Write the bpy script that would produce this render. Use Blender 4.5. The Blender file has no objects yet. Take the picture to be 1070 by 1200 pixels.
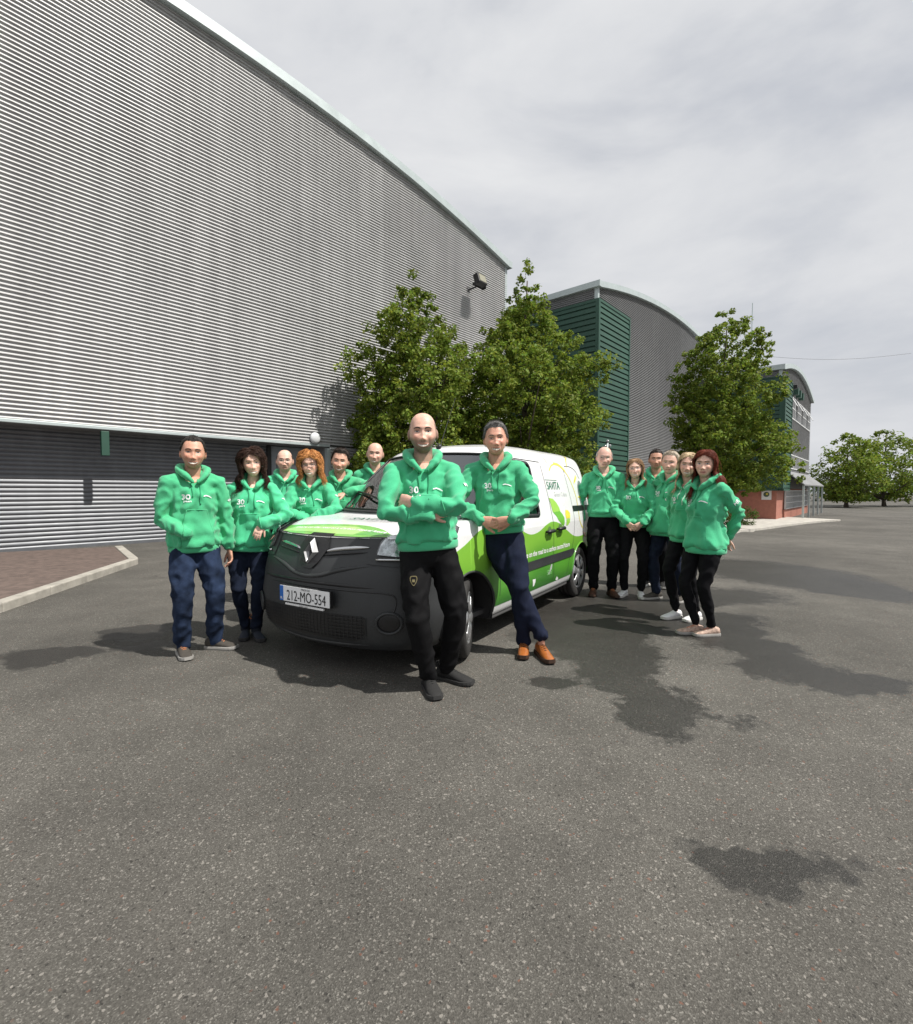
import bpy, bmesh, math, random
import numpy as np
from mathutils import Vector, Matrix, Euler, noise as mnoise
from mathutils.bvhtree import BVHTree

R = math.radians
scene = bpy.context.scene
COL = scene.collection

# ------------------------------------------------------------------ camera
CAM_H, FOC, HORIZON = 1.32, 575.0, 575.0          # metres, pixels of the 1070 px wide photograph
PITCH = math.atan((600.0 - HORIZON) / FOC)
cam_data = bpy.data.cameras.new('camera')
cam = bpy.data.objects.new('camera', cam_data)
COL.objects.link(cam)
cam.location = (0, 0, CAM_H)
cam.rotation_euler = (R(90) - PITCH, 0, 0)
cam_data.sensor_fit = 'HORIZONTAL'
cam_data.sensor_width = 36.0
cam_data.lens = 36.0 * FOC / 1070.0
cam_data.clip_start = 0.05
cam_data.clip_end = 2000
scene.camera = cam

def ray(px, py):
    u, v = (px - 535.0) / FOC, (600.0 - py) / FOC
    s, c = math.sin(PITCH), math.cos(PITCH)
    return Vector((u, c + v * s, -s + v * c))
def at_depth(px, py, Y):
    d = ray(px, py); k = Y / d.y
    return Vector((d.x * k, Y, CAM_H + d.z * k))
def at_ground(px, py, z=0.0):
    d = ray(px, py); k = (z - CAM_H) / d.z
    return Vector((d.x * k, d.y * k, z))

# ------------------------------------------------------------------ sky and sun
SUN_EL = R(57.0)
SUN_DIR = Vector((0.915 * math.cos(SUN_EL), -0.403 * math.cos(SUN_EL), math.sin(SUN_EL))).normalized()
world = bpy.data.worlds.new('World')
scene.world = world
world.use_nodes = True
wn, wl = world.node_tree.nodes, world.node_tree.links
wn.clear()
w_out = wn.new('ShaderNodeOutputWorld')
w_bg = wn.new('ShaderNodeBackground')
w_bg.inputs['Strength'].default_value = 0.072
w_sky = wn.new('ShaderNodeTexSky')
w_sky.sky_type = 'NISHITA'
w_sky.sun_disc = False
w_sky.sun_elevation = SUN_EL
w_sky.sun_rotation = math.atan2(SUN_DIR.x, SUN_DIR.y)
w_sky.air_density = 1.0
w_sky.dust_density = 2.0
w_tc = wn.new('ShaderNodeTexCoord')
w_map = wn.new('ShaderNodeMapping')
w_map.inputs['Scale'].default_value = (1.0, 1.0, 2.6)
w_n = wn.new('ShaderNodeTexNoise')
w_n.inputs['Scale'].default_value = 2.1
w_n.inputs['Detail'].default_value = 7
w_n.inputs['Roughness'].default_value = 0.55
w_n.inputs['Distortion'].default_value = 0.35
w_r = wn.new('ShaderNodeValToRGB')           # how much cloud covers the blue
w_r.color_ramp.elements[0].position = 0.22
w_r.color_ramp.elements[0].color = (0.82, 0.82, 0.82, 1)
w_r.color_ramp.elements[1].position = 0.5
w_r.color_ramp.elements[1].color = (1, 1, 1, 1)
w_r2 = wn.new('ShaderNodeValToRGB')          # cloud brightness
w_r2.color_ramp.elements[0].position = 0.30
w_r2.color_ramp.elements[0].color = (7.0, 7.25, 7.8, 1)
w_r2.color_ramp.elements[1].position = 0.66
w_r2.color_ramp.elements[1].color = (9.4, 9.5, 9.7, 1)
w_mix = wn.new('ShaderNodeMixRGB')
wl.new(w_tc.outputs['Generated'], w_map.inputs['Vector'])
wl.new(w_map.outputs['Vector'], w_n.inputs['Vector'])
wl.new(w_n.outputs['Fac'], w_r.inputs['Fac'])
wl.new(w_n.outputs['Fac'], w_r2.inputs['Fac'])
wl.new(w_r.outputs['Color'], w_mix.inputs['Fac'])
wl.new(w_sky.outputs['Color'], w_mix.inputs['Color1'])
wl.new(w_r2.outputs['Color'], w_mix.inputs['Color2'])
wl.new(w_mix.outputs['Color'], w_bg.inputs['Color'])
wl.new(w_bg.outputs['Background'], w_out.inputs['Surface'])

sun_data = bpy.data.lights.new('sun', 'SUN')
sun_data.energy = 5.0
sun_data.angle = R(0.9)
sun_data.color = (1.0, 0.955, 0.89)
sun = bpy.data.objects.new('sun', sun_data)
COL.objects.link(sun)
sun.rotation_euler = (-SUN_DIR).to_track_quat('-Z', 'Y').to_euler()
sun.location = SUN_DIR * 60

scene.view_settings.view_transform = 'Standard'
scene.view_settings.look = 'None'
scene.view_settings.exposure = 0.22
scene.view_settings.gamma = 1.0
scene.view_settings.use_curve_mapping = False
scene.cycles.max_bounces = 6
scene.cycles.transparent_max_bounces = 12

# ------------------------------------------------------------------ helpers: materials
def srgb(r, g, b):
    f = lambda c: (c / 12.92 if c <= 0.04045 else ((c + 0.055) / 1.055) ** 2.4)
    return (f(r / 255.0), f(g / 255.0), f(b / 255.0))

def mat(name, col, rough=0.6, metal=0.0, var=0.0, vscale=6.0, bump=0.0, bscale=60.0, coat=0.0, spec=0.5,
        attr=None, sheen=0.0, sss=0.0, coord='Object'):
    """principled material with colour variation and fine bump, both from noise"""
    m = bpy.data.materials.new(name); m.use_nodes = True
    nt = m.node_tree; n, l = nt.nodes, nt.links
    p = n['Principled BSDF']
    c4 = (col[0], col[1], col[2], 1)
    p.inputs['Base Color'].default_value = c4
    p.inputs['Roughness'].default_value = rough
    p.inputs['Metallic'].default_value = metal
    p.inputs['Specular IOR Level'].default_value = spec
    p.inputs['Coat Weight'].default_value = coat
    p.inputs['Coat Roughness'].default_value = 0.06
    p.inputs['Sheen Weight'].default_value = sheen
    if sss:
        p.inputs['Subsurface Weight'].default_value = sss
        p.inputs['Subsurface Radius'].default_value = (0.012, 0.005, 0.003)
        p.inputs['Subsurface Scale'].default_value = 1.0
    src = None
    tc = n.new('ShaderNodeTexCoord')
    if attr:
        a = n.new('ShaderNodeVertexColor'); a.layer_name = attr
        src = a.outputs['Color']
    if var > 0:
        t = n.new('ShaderNodeTexNoise'); t.inputs['Scale'].default_value = vscale
        t.inputs['Detail'].default_value = 5; t.inputs['Roughness'].default_value = 0.6
        l.new(tc.outputs[coord], t.inputs['Vector'])
        mr = n.new('ShaderNodeMapRange')
        mr.inputs['From Min'].default_value = 0.3; mr.inputs['From Max'].default_value = 0.7
        mr.inputs['To Min'].default_value = 1 - var; mr.inputs['To Max'].default_value = 1 + var
        l.new(t.outputs['Fac'], mr.inputs['Value'])
        mx = n.new('ShaderNodeVectorMath'); mx.operation = 'SCALE'
        if src: l.new(src, mx.inputs[0])
        else: mx.inputs[0].default_value = col
        l.new(mr.outputs['Result'], mx.inputs['Scale'])
        src = mx.outputs['Vector']
        m2 = n.new('ShaderNodeMapRange')
        m2.inputs['To Min'].default_value = max(0.02, rough - 0.12); m2.inputs['To Max'].default_value = min(1, rough + 0.12)
        l.new(t.outputs['Fac'], m2.inputs['Value']); l.new(m2.outputs['Result'], p.inputs['Roughness'])
    if src: l.new(src, p.inputs['Base Color'])
    if bump > 0:
        t2 = n.new('ShaderNodeTexNoise'); t2.inputs['Scale'].default_value = bscale; t2.inputs['Detail'].default_value = 4
        l.new(tc.outputs[coord], t2.inputs['Vector'])
        b = n.new('ShaderNodeBump'); b.inputs['Strength'].default_value = bump; b.inputs['Distance'].default_value = 0.01
        l.new(t2.outputs['Fac'], b.inputs['Height']); l.new(b.outputs['Normal'], p.inputs['Normal'])
    return m

# ------------------------------------------------------------------ helpers: objects
def tag(o, label=None, cat=None, group=None, kind=None):
    if label: o['label'] = label
    if cat: o['category'] = cat
    if group: o['group'] = group
    if kind: o['kind'] = kind
    return o
def empty(name, loc=(0, 0, 0), rz=0.0, parent=None):
    o = bpy.data.objects.new(name, None); COL.objects.link(o)
    o.location = loc; o.rotation_euler = (0, 0, rz); o.empty_display_size = 0.3
    if parent: o.parent = parent
    return o
def link_mesh(name, me, m=None, parent=None, smooth=False):
    o = bpy.data.objects.new(name, me); COL.objects.link(o)
    if m is not None:
        for k in (m if isinstance(m, (list, tuple)) else [m]): me.materials.append(k)
    if parent: o.parent = parent
    if smooth: me.polygons.foreach_set('use_smooth', [True] * len(me.polygons))
    return o
def mesh_from(name, v, f, m=None, parent=None, smooth=False):
    me = bpy.data.meshes.new(name)
    me.from_pydata([tuple(p) for p in v], [], [tuple(q) for q in f]); me.update()
    return link_mesh(name, me, m, parent, smooth)
def fix_normals(me):
    bm = bmesh.new(); bm.from_mesh(me); bmesh.ops.recalc_face_normals(bm, faces=bm.faces); bm.to_mesh(me); bm.free()

class MB:
    """collects shapes for one mesh"""
    def __init__(s): s.v = []; s.f = []
    def add(s, v, f):
        b = len(s.v); s.v += [tuple(p) for p in v]; s.f += [tuple(i + b for i in q) for q in f]; return s
    def box(s, a, b):
        x0, y0, z0 = a; x1, y1, z1 = b
        return s.add([(x0,y0,z0),(x1,y0,z0),(x1,y1,z0),(x0,y1,z0),(x0,y0,z1),(x1,y0,z1),(x1,y1,z1),(x0,y1,z1)],
                     [(0,3,2,1),(4,5,6,7),(0,1,5,4),(1,2,6,5),(2,3,7,6),(3,0,4,7)])
    def loft(s, *a, **k):
        v, f = loft(*a, **k); return s.add(v, f)
    def ell(s, c, r, n=14, m=10, rot=None):
        v, f = ellipsoid(c, r, n, m, rot); return s.add(v, f)
    def build(s, name, m=None, parent=None, smooth=False, bevel=0.0, seg=2, recalc=False):
        o = mesh_from(name, s.v, s.f, m, parent, smooth)
        if recalc: fix_normals(o.data)
        if bevel:
            md = o.modifiers.new('bevel', 'BEVEL'); md.width = bevel; md.segments = seg; md.limit_method = 'ANGLE'; md.angle_limit = R(35)
        return o

def loft(pts, rad, n=10, side=None, caps=True):
    """closed tube along pts; rad is r or (r_side, r_other) per point; side = direction of the first radius"""
    P = [Vector(p) for p in pts]; N = len(P)
    v, f = [], []
    prev = None
    rings = []
    for i in range(N):
        t = (P[min(i + 1, N - 1)] - P[max(i - 1, 0)])
        if t.length < 1e-9: t = Vector((0, 0, 1))
        t.normalize()
        if side is not None: a = Vector(side)
        elif prev is not None: a = prev
        else: a = Vector((1, 0, 0)) if abs(t.x) < 0.9 else Vector((0, 1, 0))
        a = a - t * a.dot(t)
        if a.length < 1e-6: a = t.orthogonal()
        a.normalize(); b = t.cross(a)
        prev = a
        r = rad[i]
        ra, rb = (r if isinstance(r, (tuple, list)) else (r, r))
        rings.append(len(v))
        for k in range(n):
            th = 2 * math.pi * k / n
            v.append(P[i] + a * (ra * math.cos(th)) + b * (rb * math.sin(th)))
    for i in range(N - 1):
        for k in range(n):
            k2 = (k + 1) % n
            f.append((rings[i] + k, rings[i] + k2, rings[i + 1] + k2, rings[i + 1] + k))
    if caps:
        f.append(tuple(rings[0] + k for k in reversed(range(n))))
        f.append(tuple(rings[-1] + k for k in range(n)))
    return v, f

def capsule_chain(pts, rad, n=12):
    """loft with rounded ends"""
    P = [Vector(p) for p in pts]
    r0 = rad[0] if not isinstance(rad[0], (tuple, list)) else min(rad[0])
    r1 = rad[-1] if not isinstance(rad[-1], (tuple, list)) else min(rad[-1])
    d0 = (P[0] - P[1]).normalized(); d1 = (P[-1] - P[-2]).normalized()
    sc = lambda r, k: (tuple(q * k for q in r) if isinstance(r, (tuple, list)) else r * k)
    pts2 = [P[0] + d0 * r0 * 0.97, P[0] + d0 * r0 * 0.72, P[0] + d0 * r0 * 0.35] + P + [P[-1] + d1 * r1 * 0.35, P[-1] + d1 * r1 * 0.72, P[-1] + d1 * r1 * 0.97]
    rad2 = [sc(rad[0], 0.25), sc(rad[0], 0.7), sc(rad[0], 0.94)] + list(rad) + [sc(rad[-1], 0.94), sc(rad[-1], 0.7), sc(rad[-1], 0.25)]
    return loft(pts2, rad2, n)

def ellipsoid(c, r, n=14, m=10, rot=None):
    v, f = [], []
    c = Vector(c)
    M = rot if rot is not None else Matrix.Identity(3)
    v.append(c + M @ Vector((0, 0, r[2])))
    for i in range(1, m):
        ph = math.pi * i / m
        for k in range(n):
            th = 2 * math.pi * k / n
            v.append(c + M @ Vector((r[0] * math.sin(ph) * math.cos(th), r[1] * math.sin(ph) * math.sin(th), r[2] * math.cos(ph))))
    v.append(c + M @ Vector((0, 0, -r[2])))
    for k in range(n): f.append((0, 1 + k, 1 + (k + 1) % n))
    for i in range(m - 2):
        for k in range(n):
            a = 1 + i * n; k2 = (k + 1) % n
            f.append((a + k, a + n + k, a + n + k2, a + k2))
    L = len(v) - 1; a = 1 + (m - 2) * n
    for k in range(n): f.append((a + k, L, a + (k + 1) % n))
    return v, f

def remesh(mb, voxel, smooth=4, factor=0.5):
    """union of overlapping closed shapes into one continuous mesh"""
    me = bpy.data.meshes.new('tmp'); me.from_pydata([tuple(p) for p in mb.v], [], mb.f); me.update()
    o = bpy.data.objects.new('tmp', me); COL.objects.link(o)
    md = o.modifiers.new('r', 'REMESH'); md.mode = 'VOXEL'; md.voxel_size = voxel; md.adaptivity = 0.0
    if smooth:
        sm = o.modifiers.new('s', 'SMOOTH'); sm.factor = factor; sm.iterations = smooth
    dg = bpy.context.evaluated_depsgraph_get()
    ev = o.evaluated_get(dg)
    out = bpy.data.meshes.new_from_object(ev)
    bpy.data.objects.remove(o); bpy.data.meshes.remove(me)
    return out
def get_co(me):
    a = np.empty(len(me.vertices) * 3); me.vertices.foreach_get('co', a); return a.reshape(-1, 3)
def get_no(me):
    a = np.empty(len(me.vertices) * 3); me.vertices.foreach_get('normal', a); return a.reshape(-1, 3)
def set_co(me, a):
    me.vertices.foreach_set('co', np.ascontiguousarray(a).ravel()); me.update()
def bvh_of(me):
    return BVHTree.FromPolygons([v.co.copy() for v in me.vertices], [tuple(p.vertices) for p in me.polygons])
def paint(me, cols):
    ca = me.color_attributes.new('Col', 'FLOAT_COLOR', 'POINT')
    a = np.ones((len(me.vertices), 4)); a[:, :3] = cols
    ca.data.foreach_set('color', a.ravel())

_font_cache = {}
def text_mesh(txt, size, bold=0.0, align='CENTER', shear=0.0, spacing=1.0):
    """flat text in the XY plane as a bmesh"""
    cu = bpy.data.curves.new('t', 'FONT'); cu.body = txt; cu.size = size; cu.align_x = align; cu.align_y = 'CENTER'
    cu.offset = bold; cu.shear = shear; cu.space_character = spacing; cu.resolution_u = 3
    o = bpy.data.objects.new('t', cu); COL.objects.link(o)
    dg = bpy.context.evaluated_depsgraph_get()
    me = bpy.data.meshes.new_from_object(o.evaluated_get(dg))
    bpy.data.objects.remove(o); bpy.data.curves.remove(cu)
    bm = bmesh.new(); bm.from_mesh(me); bpy.data.meshes.remove(me)
    return bm
def poly_bm(polys):
    bm = bmesh.new()
    for poly in polys:
        vs = [bm.verts.new((p[0], p[1], 0)) for p in poly]
        try: bm.faces.new(vs)
        except ValueError: pass
    return bm
def drape(bm, name, m, parent, bvh, frame, direction, off=0.002, cell=0.05, flip_to=None, smooth=True, maxd=2.0):
    """lays a flat bmesh (x, y) on a surface: frame maps (x, y) to a start point, then along direction to the surface"""
    bmesh.ops.triangulate(bm, faces=bm.faces)
    xs = [v.co.x for v in bm.verts]; ys = [v.co.y for v in bm.verts]
    if not xs: return None
    for ax, lo, hi in ((0, min(xs), max(xs)), (1, min(ys), max(ys))):
        k = math.floor(lo / cell) + 1
        while k * cell < hi:
            co = [0, 0, 0]; no = [0, 0, 0]; co[ax] = k * cell; no[ax] = 1
            bmesh.ops.bisect_plane(bm, geom=bm.verts[:] + bm.edges[:] + bm.faces[:], plane_co=co, plane_no=no)
            k += 1
    d = Vector(direction).normalized()
    bad = []
    for v in bm.verts:
        s = frame(v.co.x, v.co.y)
        hit, nrm, idx, dist = bvh.ray_cast(s, d, maxd)
        if hit is None:
            hit, nrm, idx, dist = bvh.find_nearest(s)
            bad.append(v)
        if nrm.dot(d) > 0: nrm = -nrm
        v.co = hit + nrm * off
    if bad: bmesh.ops.delete(bm, geom=bad, context='VERTS')
    bm.normal_update()
    for fa in bm.faces:
        if fa.normal.dot(d) > 0: fa.normal_flip()
        fa.smooth = smooth
    me = bpy.data.meshes.new(name); bm.to_mesh(me); bm.free()
    return link_mesh(name, me, m, parent)
def crv(pts, n=8, closed=False):
    """Catmull-Rom through 2-D or 3-D points"""
    P = [np.array(p, float) for p in pts]; N = len(P); out = []
    rng = range(N) if closed else range(N - 1)
    for i in rng:
        if closed: p0, p1, p2, p3 = P[(i - 1) % N], P[i], P[(i + 1) % N], P[(i + 2) % N]
        else: p0, p1, p2, p3 = P[max(i - 1, 0)], P[i], P[i + 1], P[min(i + 2, N - 1)]
        for k in range(n):
            t = k / n
            out.append(0.5 * ((2 * p1) + (-p0 + p2) * t + (2 * p0 - 5 * p1 + 4 * p2 - p3) * t * t + (-p0 + 3 * p1 - 3 * p2 + p3) * t ** 3))
    if not closed: out.append(P[-1])
    return out
def sstep(a, b, x):
    t = np.clip((x - a) / (b - a), 0, 1); return t * t * (3 - 2 * t)

# ================================================================== the place
D1 = Vector((0.66, 0.751, 0)).normalized()        # along the facades
RZ = math.atan2(D1.y, D1.x)
def gz(x, y):
    return -0.65 * float(sstep(10, 24, y)) * float(sstep(6.5, 15, x))

# ------------------------------------------------------------------ asphalt yard
def asphalt_material():
    m = bpy.data.materials.new('asphalt'); m.use_nodes = True
    nt = m.node_tree; n, l = nt.nodes, nt.links
    p = n['Principled BSDF']
    tc = n.new('ShaderNodeTexCoord'); P = tc.outputs['Object']
    def noise_(scale, detail=4, rough=0.6, dist=0.0):
        t = n.new('ShaderNodeTexNoise'); t.inputs['Scale'].default_value = scale; t.inputs['Detail'].default_value = detail
        t.inputs['Roughness'].default_value = rough; t.inputs['Distortion'].default_value = dist
        l.new(P, t.inputs['Vector']); return t
    def ramp(src, *stops):
        r = n.new('ShaderNodeValToRGB'); e = r.color_ramp.elements
        while len(e) < len(stops): e.new(0.5)
        for k, (pos, c) in enumerate(stops):
            e[k].position = pos; e[k].color = (c, c, c, 1) if not isinstance(c, tuple) else (*c, 1)
        l.new(src, r.inputs['Fac']); return r.outputs['Color']
    def mix(f, a, b, mode='MIX'):
        x = n.new('ShaderNodeMixRGB'); x.blend_type = mode
        for s, v in ((x.inputs['Fac'], f), (x.inputs['Color1'], a), (x.inputs['Color2'], b)):
            if isinstance(v, (int, float)): s.default_value = v if s.name == 'Fac' else (v, v, v, 1)
            elif isinstance(v, tuple): s.default_value = (*v, 1)
            else: l.new(v, s)
        return x.outputs['Color']
    def math_(op, a, b=None):
        x = n.new('ShaderNodeMath'); x.operation = op
        for k, v in enumerate((a, b)):
            if v is None: continue
            if isinstance(v, (int, float)): x.inputs[k].default_value = v
            else: l.new(v, x.inputs[k])
        return x.outputs[0]
    big = noise_(0.35, 5, 0.55).outputs['Fac']
    mid = noise_(2.2, 5, 0.6).outputs['Fac']
    # aggregate: stones of different greys
    vo = n.new('ShaderNodeTexVoronoi'); vo.inputs['Scale'].default_value = 260; l.new(P, vo.inputs['Vector'])
    stone = n.new('ShaderNodeSeparateColor'); l.new(vo.outputs['Color'], stone.inputs['Color'])
    vo2 = n.new('ShaderNodeTexVoronoi'); vo2.inputs['Scale'].default_value = 140; l.new(P, vo2.inputs['Vector'])
    stone2 = n.new('ShaderNodeSeparateColor'); l.new(vo2.outputs['Color'], stone2.inputs['Color'])
    base = ramp(stone.outputs['Red'], (0.0, (0.074, 0.070, 0.061)), (0.55, (0.106, 0.100, 0.088)), (0.90, (0.140, 0.133, 0.118)), (0.99, (0.25, 0.24, 0.215)))
    base = mix(ramp(stone2.outputs['Green'], (0.972, 0.0), (0.98, 0.8)), base, (0.31, 0.29, 0.26))
    base = mix(ramp(stone2.outputs['Blue'], (0.993, 0.0), (0.995, 0.6)), base, (0.22, 0.09, 0.055))
    base = mix(ramp(stone2.outputs['Red'], (0.0, 0.8), (0.05, 0.0)), base, (0.03, 0.028, 0.025))
    base = mix(1.0, base, ramp(big, (0.3, 0.58), (0.7, 1.02)), 'MULTIPLY')
    base = mix(1.0, base, ramp(mid, (0.3, 0.84), (0.7, 1.14)), 'MULTIPLY')
    # tar-filled cracks
    wv = n.new('ShaderNodeTexVoronoi'); wv.feature = 'DISTANCE_TO_EDGE'; wv.inputs['Scale'].default_value = 0.16
    wob = n.new('ShaderNodeTexNoise'); wob.inputs['Scale'].default_value = 0.9; wob.inputs['Detail'].default_value = 5; l.new(P, wob.inputs['Vector'])
    sc = n.new('ShaderNodeVectorMath'); sc.operation = 'SCALE'; sc.inputs['Scale'].default_value = 2.2
    ad = n.new('ShaderNodeVectorMath'); ad.operation = 'ADD'
    l.new(wob.outputs['Color'], sc.inputs[0]); l.new(P, ad.inputs[0]); l.new(sc.outputs['Vector'], ad.inputs[1]); l.new(ad.outputs['Vector'], wv.inputs['Vector'])
    crack = ramp(wv.outputs['Distance'], (0.0, 0.6), (0.0028, 0.0))
    base = mix(math_('MULTIPLY', crack, ramp(big, (0.45, 0.0), (0.62, 1.0))), base, (0.035, 0.033, 0.031))
    # damp patches left by rain
    blobs = [(688, 742, 74, 40), (718, 778, 54, 28), (772, 824, 54, 32), (715, 711, 90, 16), (806, 728, 84, 15), (840, 742, 60, 14), (640, 726, 50, 14),
             (878, 757, 60, 16), (936, 784, 60, 20), (790, 698, 130, 13), (915, 672, 84, 20), (1010, 800, 60, 20),
             (170, 759, 42, 9), (652, 797, 36, 10), (150, 742, 40, 8), (1000, 690, 60, 14), (60, 770, 60, 12), (900, 1000, 80, 36)]
    best = None
    wobn = noise_(1.3, 6, 0.65).outputs['Color']
    so = n.new('ShaderNodeVectorMath'); so.operation = 'SUBTRACT'; so.inputs[1].default_value = (0.5, 0.5, 0.5); l.new(wobn, so.inputs[0])
    s2 = n.new('ShaderNodeVectorMath'); s2.operation = 'SCALE'; s2.inputs['Scale'].default_value = 1.15; l.new(so.outputs['Vector'], s2.inputs[0])
    a2 = n.new('ShaderNodeVectorMath'); a2.operation = 'ADD'; l.new(P, a2.inputs[0]); l.new(s2.outputs['Vector'], a2.inputs[1])
    for (px, py, rx, ry) in blobs:
        g = at_ground(px, py); Z = g.y
        q = n.new('ShaderNodeVectorMath'); q.operation = 'SUBTRACT'; q.inputs[1].default_value = (g.x, g.y, 0); l.new(a2.outputs['Vector'], q.inputs[0])
        s = n.new('ShaderNodeVectorMath'); s.operation = 'MULTIPLY'
        s.inputs[1].default_value = (1.0 / (rx / FOC * Z), 1.0 / (ry * Z * Z / 759.0), 0); l.new(q.outputs['Vector'], s.inputs[0])
        e = n.new('ShaderNodeVectorMath'); e.operation = 'LENGTH'; l.new(s.outputs['Vector'], e.inputs[0])
        best = e.outputs['Value'] if best is None else math_('MINIMUM', best, e.outputs['Value'])
    fine = noise_(14, 5, 0.7).outputs['Fac']
    wet = ramp(math_('ADD', math_('MULTIPLY', best, 0.5), math_('MULTIPLY', math_('SUBTRACT', fine, 0.5), 0.35)), (0.44, 1.0), (0.56, 0.0))
    base = mix(math_('MULTIPLY', wet, 0.80), base, mix(1.0, base, (0.26, 0.26, 0.265), 'MULTIPLY'))
    l.new(base, p.inputs['Base Color'])
    rgh = mix(math_('MULTIPLY', wet, 0.85), 0.88, 0.34)
    l.new(rgh, p.inputs['Roughness'])
    p.inputs['Specular IOR Level'].default_value = 0.35
    h = mix(0.5, vo.outputs['Distance'], noise_(330, 3, 0.7).outputs['Fac'])
    b = n.new('ShaderNodeBump'); b.inputs['Strength'].default_value = 0.55; b.inputs['Distance'].default_value = 0.006
    l.new(h, b.inputs['Height']); l.new(b.outputs['Normal'], p.inputs['Normal'])
    return m

def build_ground():
    xs = sorted(set([-260, -140, -80, -50, -30] + list(range(-20, 31, 1)) + [36, 44, 60, 90, 140, 260]))
    ys = sorted(set([-40, -20, -8] + [k for k in range(-4, 40)] + [44, 50, 60, 80, 120, 200, 420]))
    v = [(x, y, gz(x, y)) for y in ys for x in xs]
    W = len(xs)
    f = [(j * W + i, j * W + i + 1, (j + 1) * W + i + 1, (j + 1) * W + i) for j in range(len(ys) - 1) for i in range(W - 1)]
    tag(mesh_from('yard', v, f, asphalt_material(), None, True), kind='structure')
build_ground()

M_CONC = mat('concrete', (0.34, 0.32, 0.28), 0.85, var=0.25, vscale=5, bump=0.4, bscale=40)
M_CONC2 = mat('pale_concrete', (0.42, 0.40, 0.36), 0.85, var=0.2, vscale=3, bump=0.4, bscale=40)
M_SOIL = mat('soil', (0.075, 0.052, 0.036), 0.95, var=0.45, vscale=12, bump=0.9, bscale=30)
M_PAVER = mat('brick_paver', (0.115, 0.085, 0.072), 0.85, var=0.35, vscale=9, bump=0.5, bscale=60)

def strip_on_ground(name, line_a, line_b, h, m, n=12, kind=True):
    """raised strip between two polylines of ground points, with side faces"""
    A = [Vector(p) for p in line_a]; B = [Vector(p) for p in line_b]
    v, f = [], []
    for a, b in zip(A, B):
        za, zb = gz(a.x, a.y), gz(b.x, b.y)
        v += [(a.x, a.y, za - 0.05), (a.x, a.y, za + h), (b.x, b.y, zb + h), (b.x, b.y, zb - 0.05)]
    for i in range(len(A) - 1):
        o = i * 4; q = o + 4
        f += [(o, q, q + 1, o + 1), (o + 1, q + 1, q + 2, o + 2), (o + 2, q + 2, q + 3, o + 3)]
    f += [(0, 1, 2, 3), (len(v) - 4, len(v) - 1, len(v) - 2, len(v) - 3)]
    o = mesh_from(name, v, f, m)
    fix_normals(o.data)
    if kind: tag(o, kind='structure')
    return o

# kerbed island by the roller shutter
def build_island():
    k1 = at_ground(157, 661); k2 = at_ground(139, 645); k0 = k1 + (at_ground(134, 669) - k1) * 9
    k3 = k2 + Vector((-5.2, -5.0, 0)) * 0.9
    bed = mesh_from('paved_island', [(k0.x, k0.y, 0.085), (k1.x, k1.y, 0.085), (k2.x, k2.y, 0.085), (k3.x - 3, k3.y, 0.085)], [(0, 1, 2, 3)], M_PAVER)
    tag(bed, kind='structure')
    r = empty('kerb', (k1.x, k1.y, 0)); tag(r, 'pale concrete kerb round the paved corner by the roller shutter', 'kerb')
    def stones(a, b, start):
        d = (b - a); L = d.length; d.normalize(); nn = Vector((-d.y, d.x, 0)); k = 0.0
        while k < L - 0.05:
            e = min(k + 0.9, L)
            p, q = a + d * (k + 0.006) - k1, a + d * (e - 0.006) - k1
            w = nn * 0.075
            mb = MB(); z0, z1 = -0.03, 0.105
            mb.add([p - w, q - w, q + w, p + w, p - w, q - w, q + w, p + w], [(0, 3, 2, 1), (4, 5, 6, 7), (0, 1, 5, 4), (1, 2, 6, 5), (2, 3, 7, 6), (3, 0, 4, 7)])
            mb.v = [(x, y, z0 if i < 4 else z1) for i, (x, y, z) in enumerate(mb.v)]
            mb.build('kerbstone', M_CONC, r, bevel=0.015, recalc=True)
            k += 0.9
    stones(k1, k0, 0); stones(k1 + (k2 - k1).normalized() * 0.09, k2, 0)
build_island()

# ------------------------------------------------------------------ cladding
M_SILVER = mat('silver_cladding', (0.47, 0.47, 0.468), 0.45, metal=0.10, var=0.06, vscale=0.7, bump=0.05, bscale=3)
M_GREYCL = mat('grey_cladding', (0.225, 0.228, 0.232), 0.5, metal=0.10, var=0.06, vscale=0.7)
M_TRIM = mat('pale_trim', (0.44, 0.50, 0.50), 0.45, metal=0.2, var=0.08, vscale=2)
M_GREEN_CL = mat('green_cladding', (0.022, 0.074, 0.050), 0.55, var=0.12, vscale=1.5)
M_SHUTTER = mat('shutter_steel', (0.135, 0.142, 0.154), 0.45, metal=0.25, var=0.12, vscale=4)
M_GDOOR = mat('grey_door_paint', (0.30, 0.33, 0.36), 0.45, var=0.06, vscale=3)
M_DARK = mat('dark_void', (0.02, 0.02, 0.02), 0.8)
M_ROOF = mat('roof_sheet', (0.33, 0.35, 0.36), 0.5, metal=0.3, var=0.1)
M_BRICK = mat('terracotta_render', (0.34, 0.140, 0.100), 0.8, var=0.14, vscale=5, bump=0.35, bscale=45)
M_PINK = M_BRICK
M_GLASS_D = mat('window_glass', (0.05, 0.06, 0.07), 0.08, var=0.3, vscale=1.5, spec=0.9)
M_WHITE_FR = mat('pale_frame', (0.62, 0.63, 0.63), 0.5)
M_BLACKP = mat('black_plastic', (0.018, 0.018, 0.019), 0.55, var=0.2, vscale=20)

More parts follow.
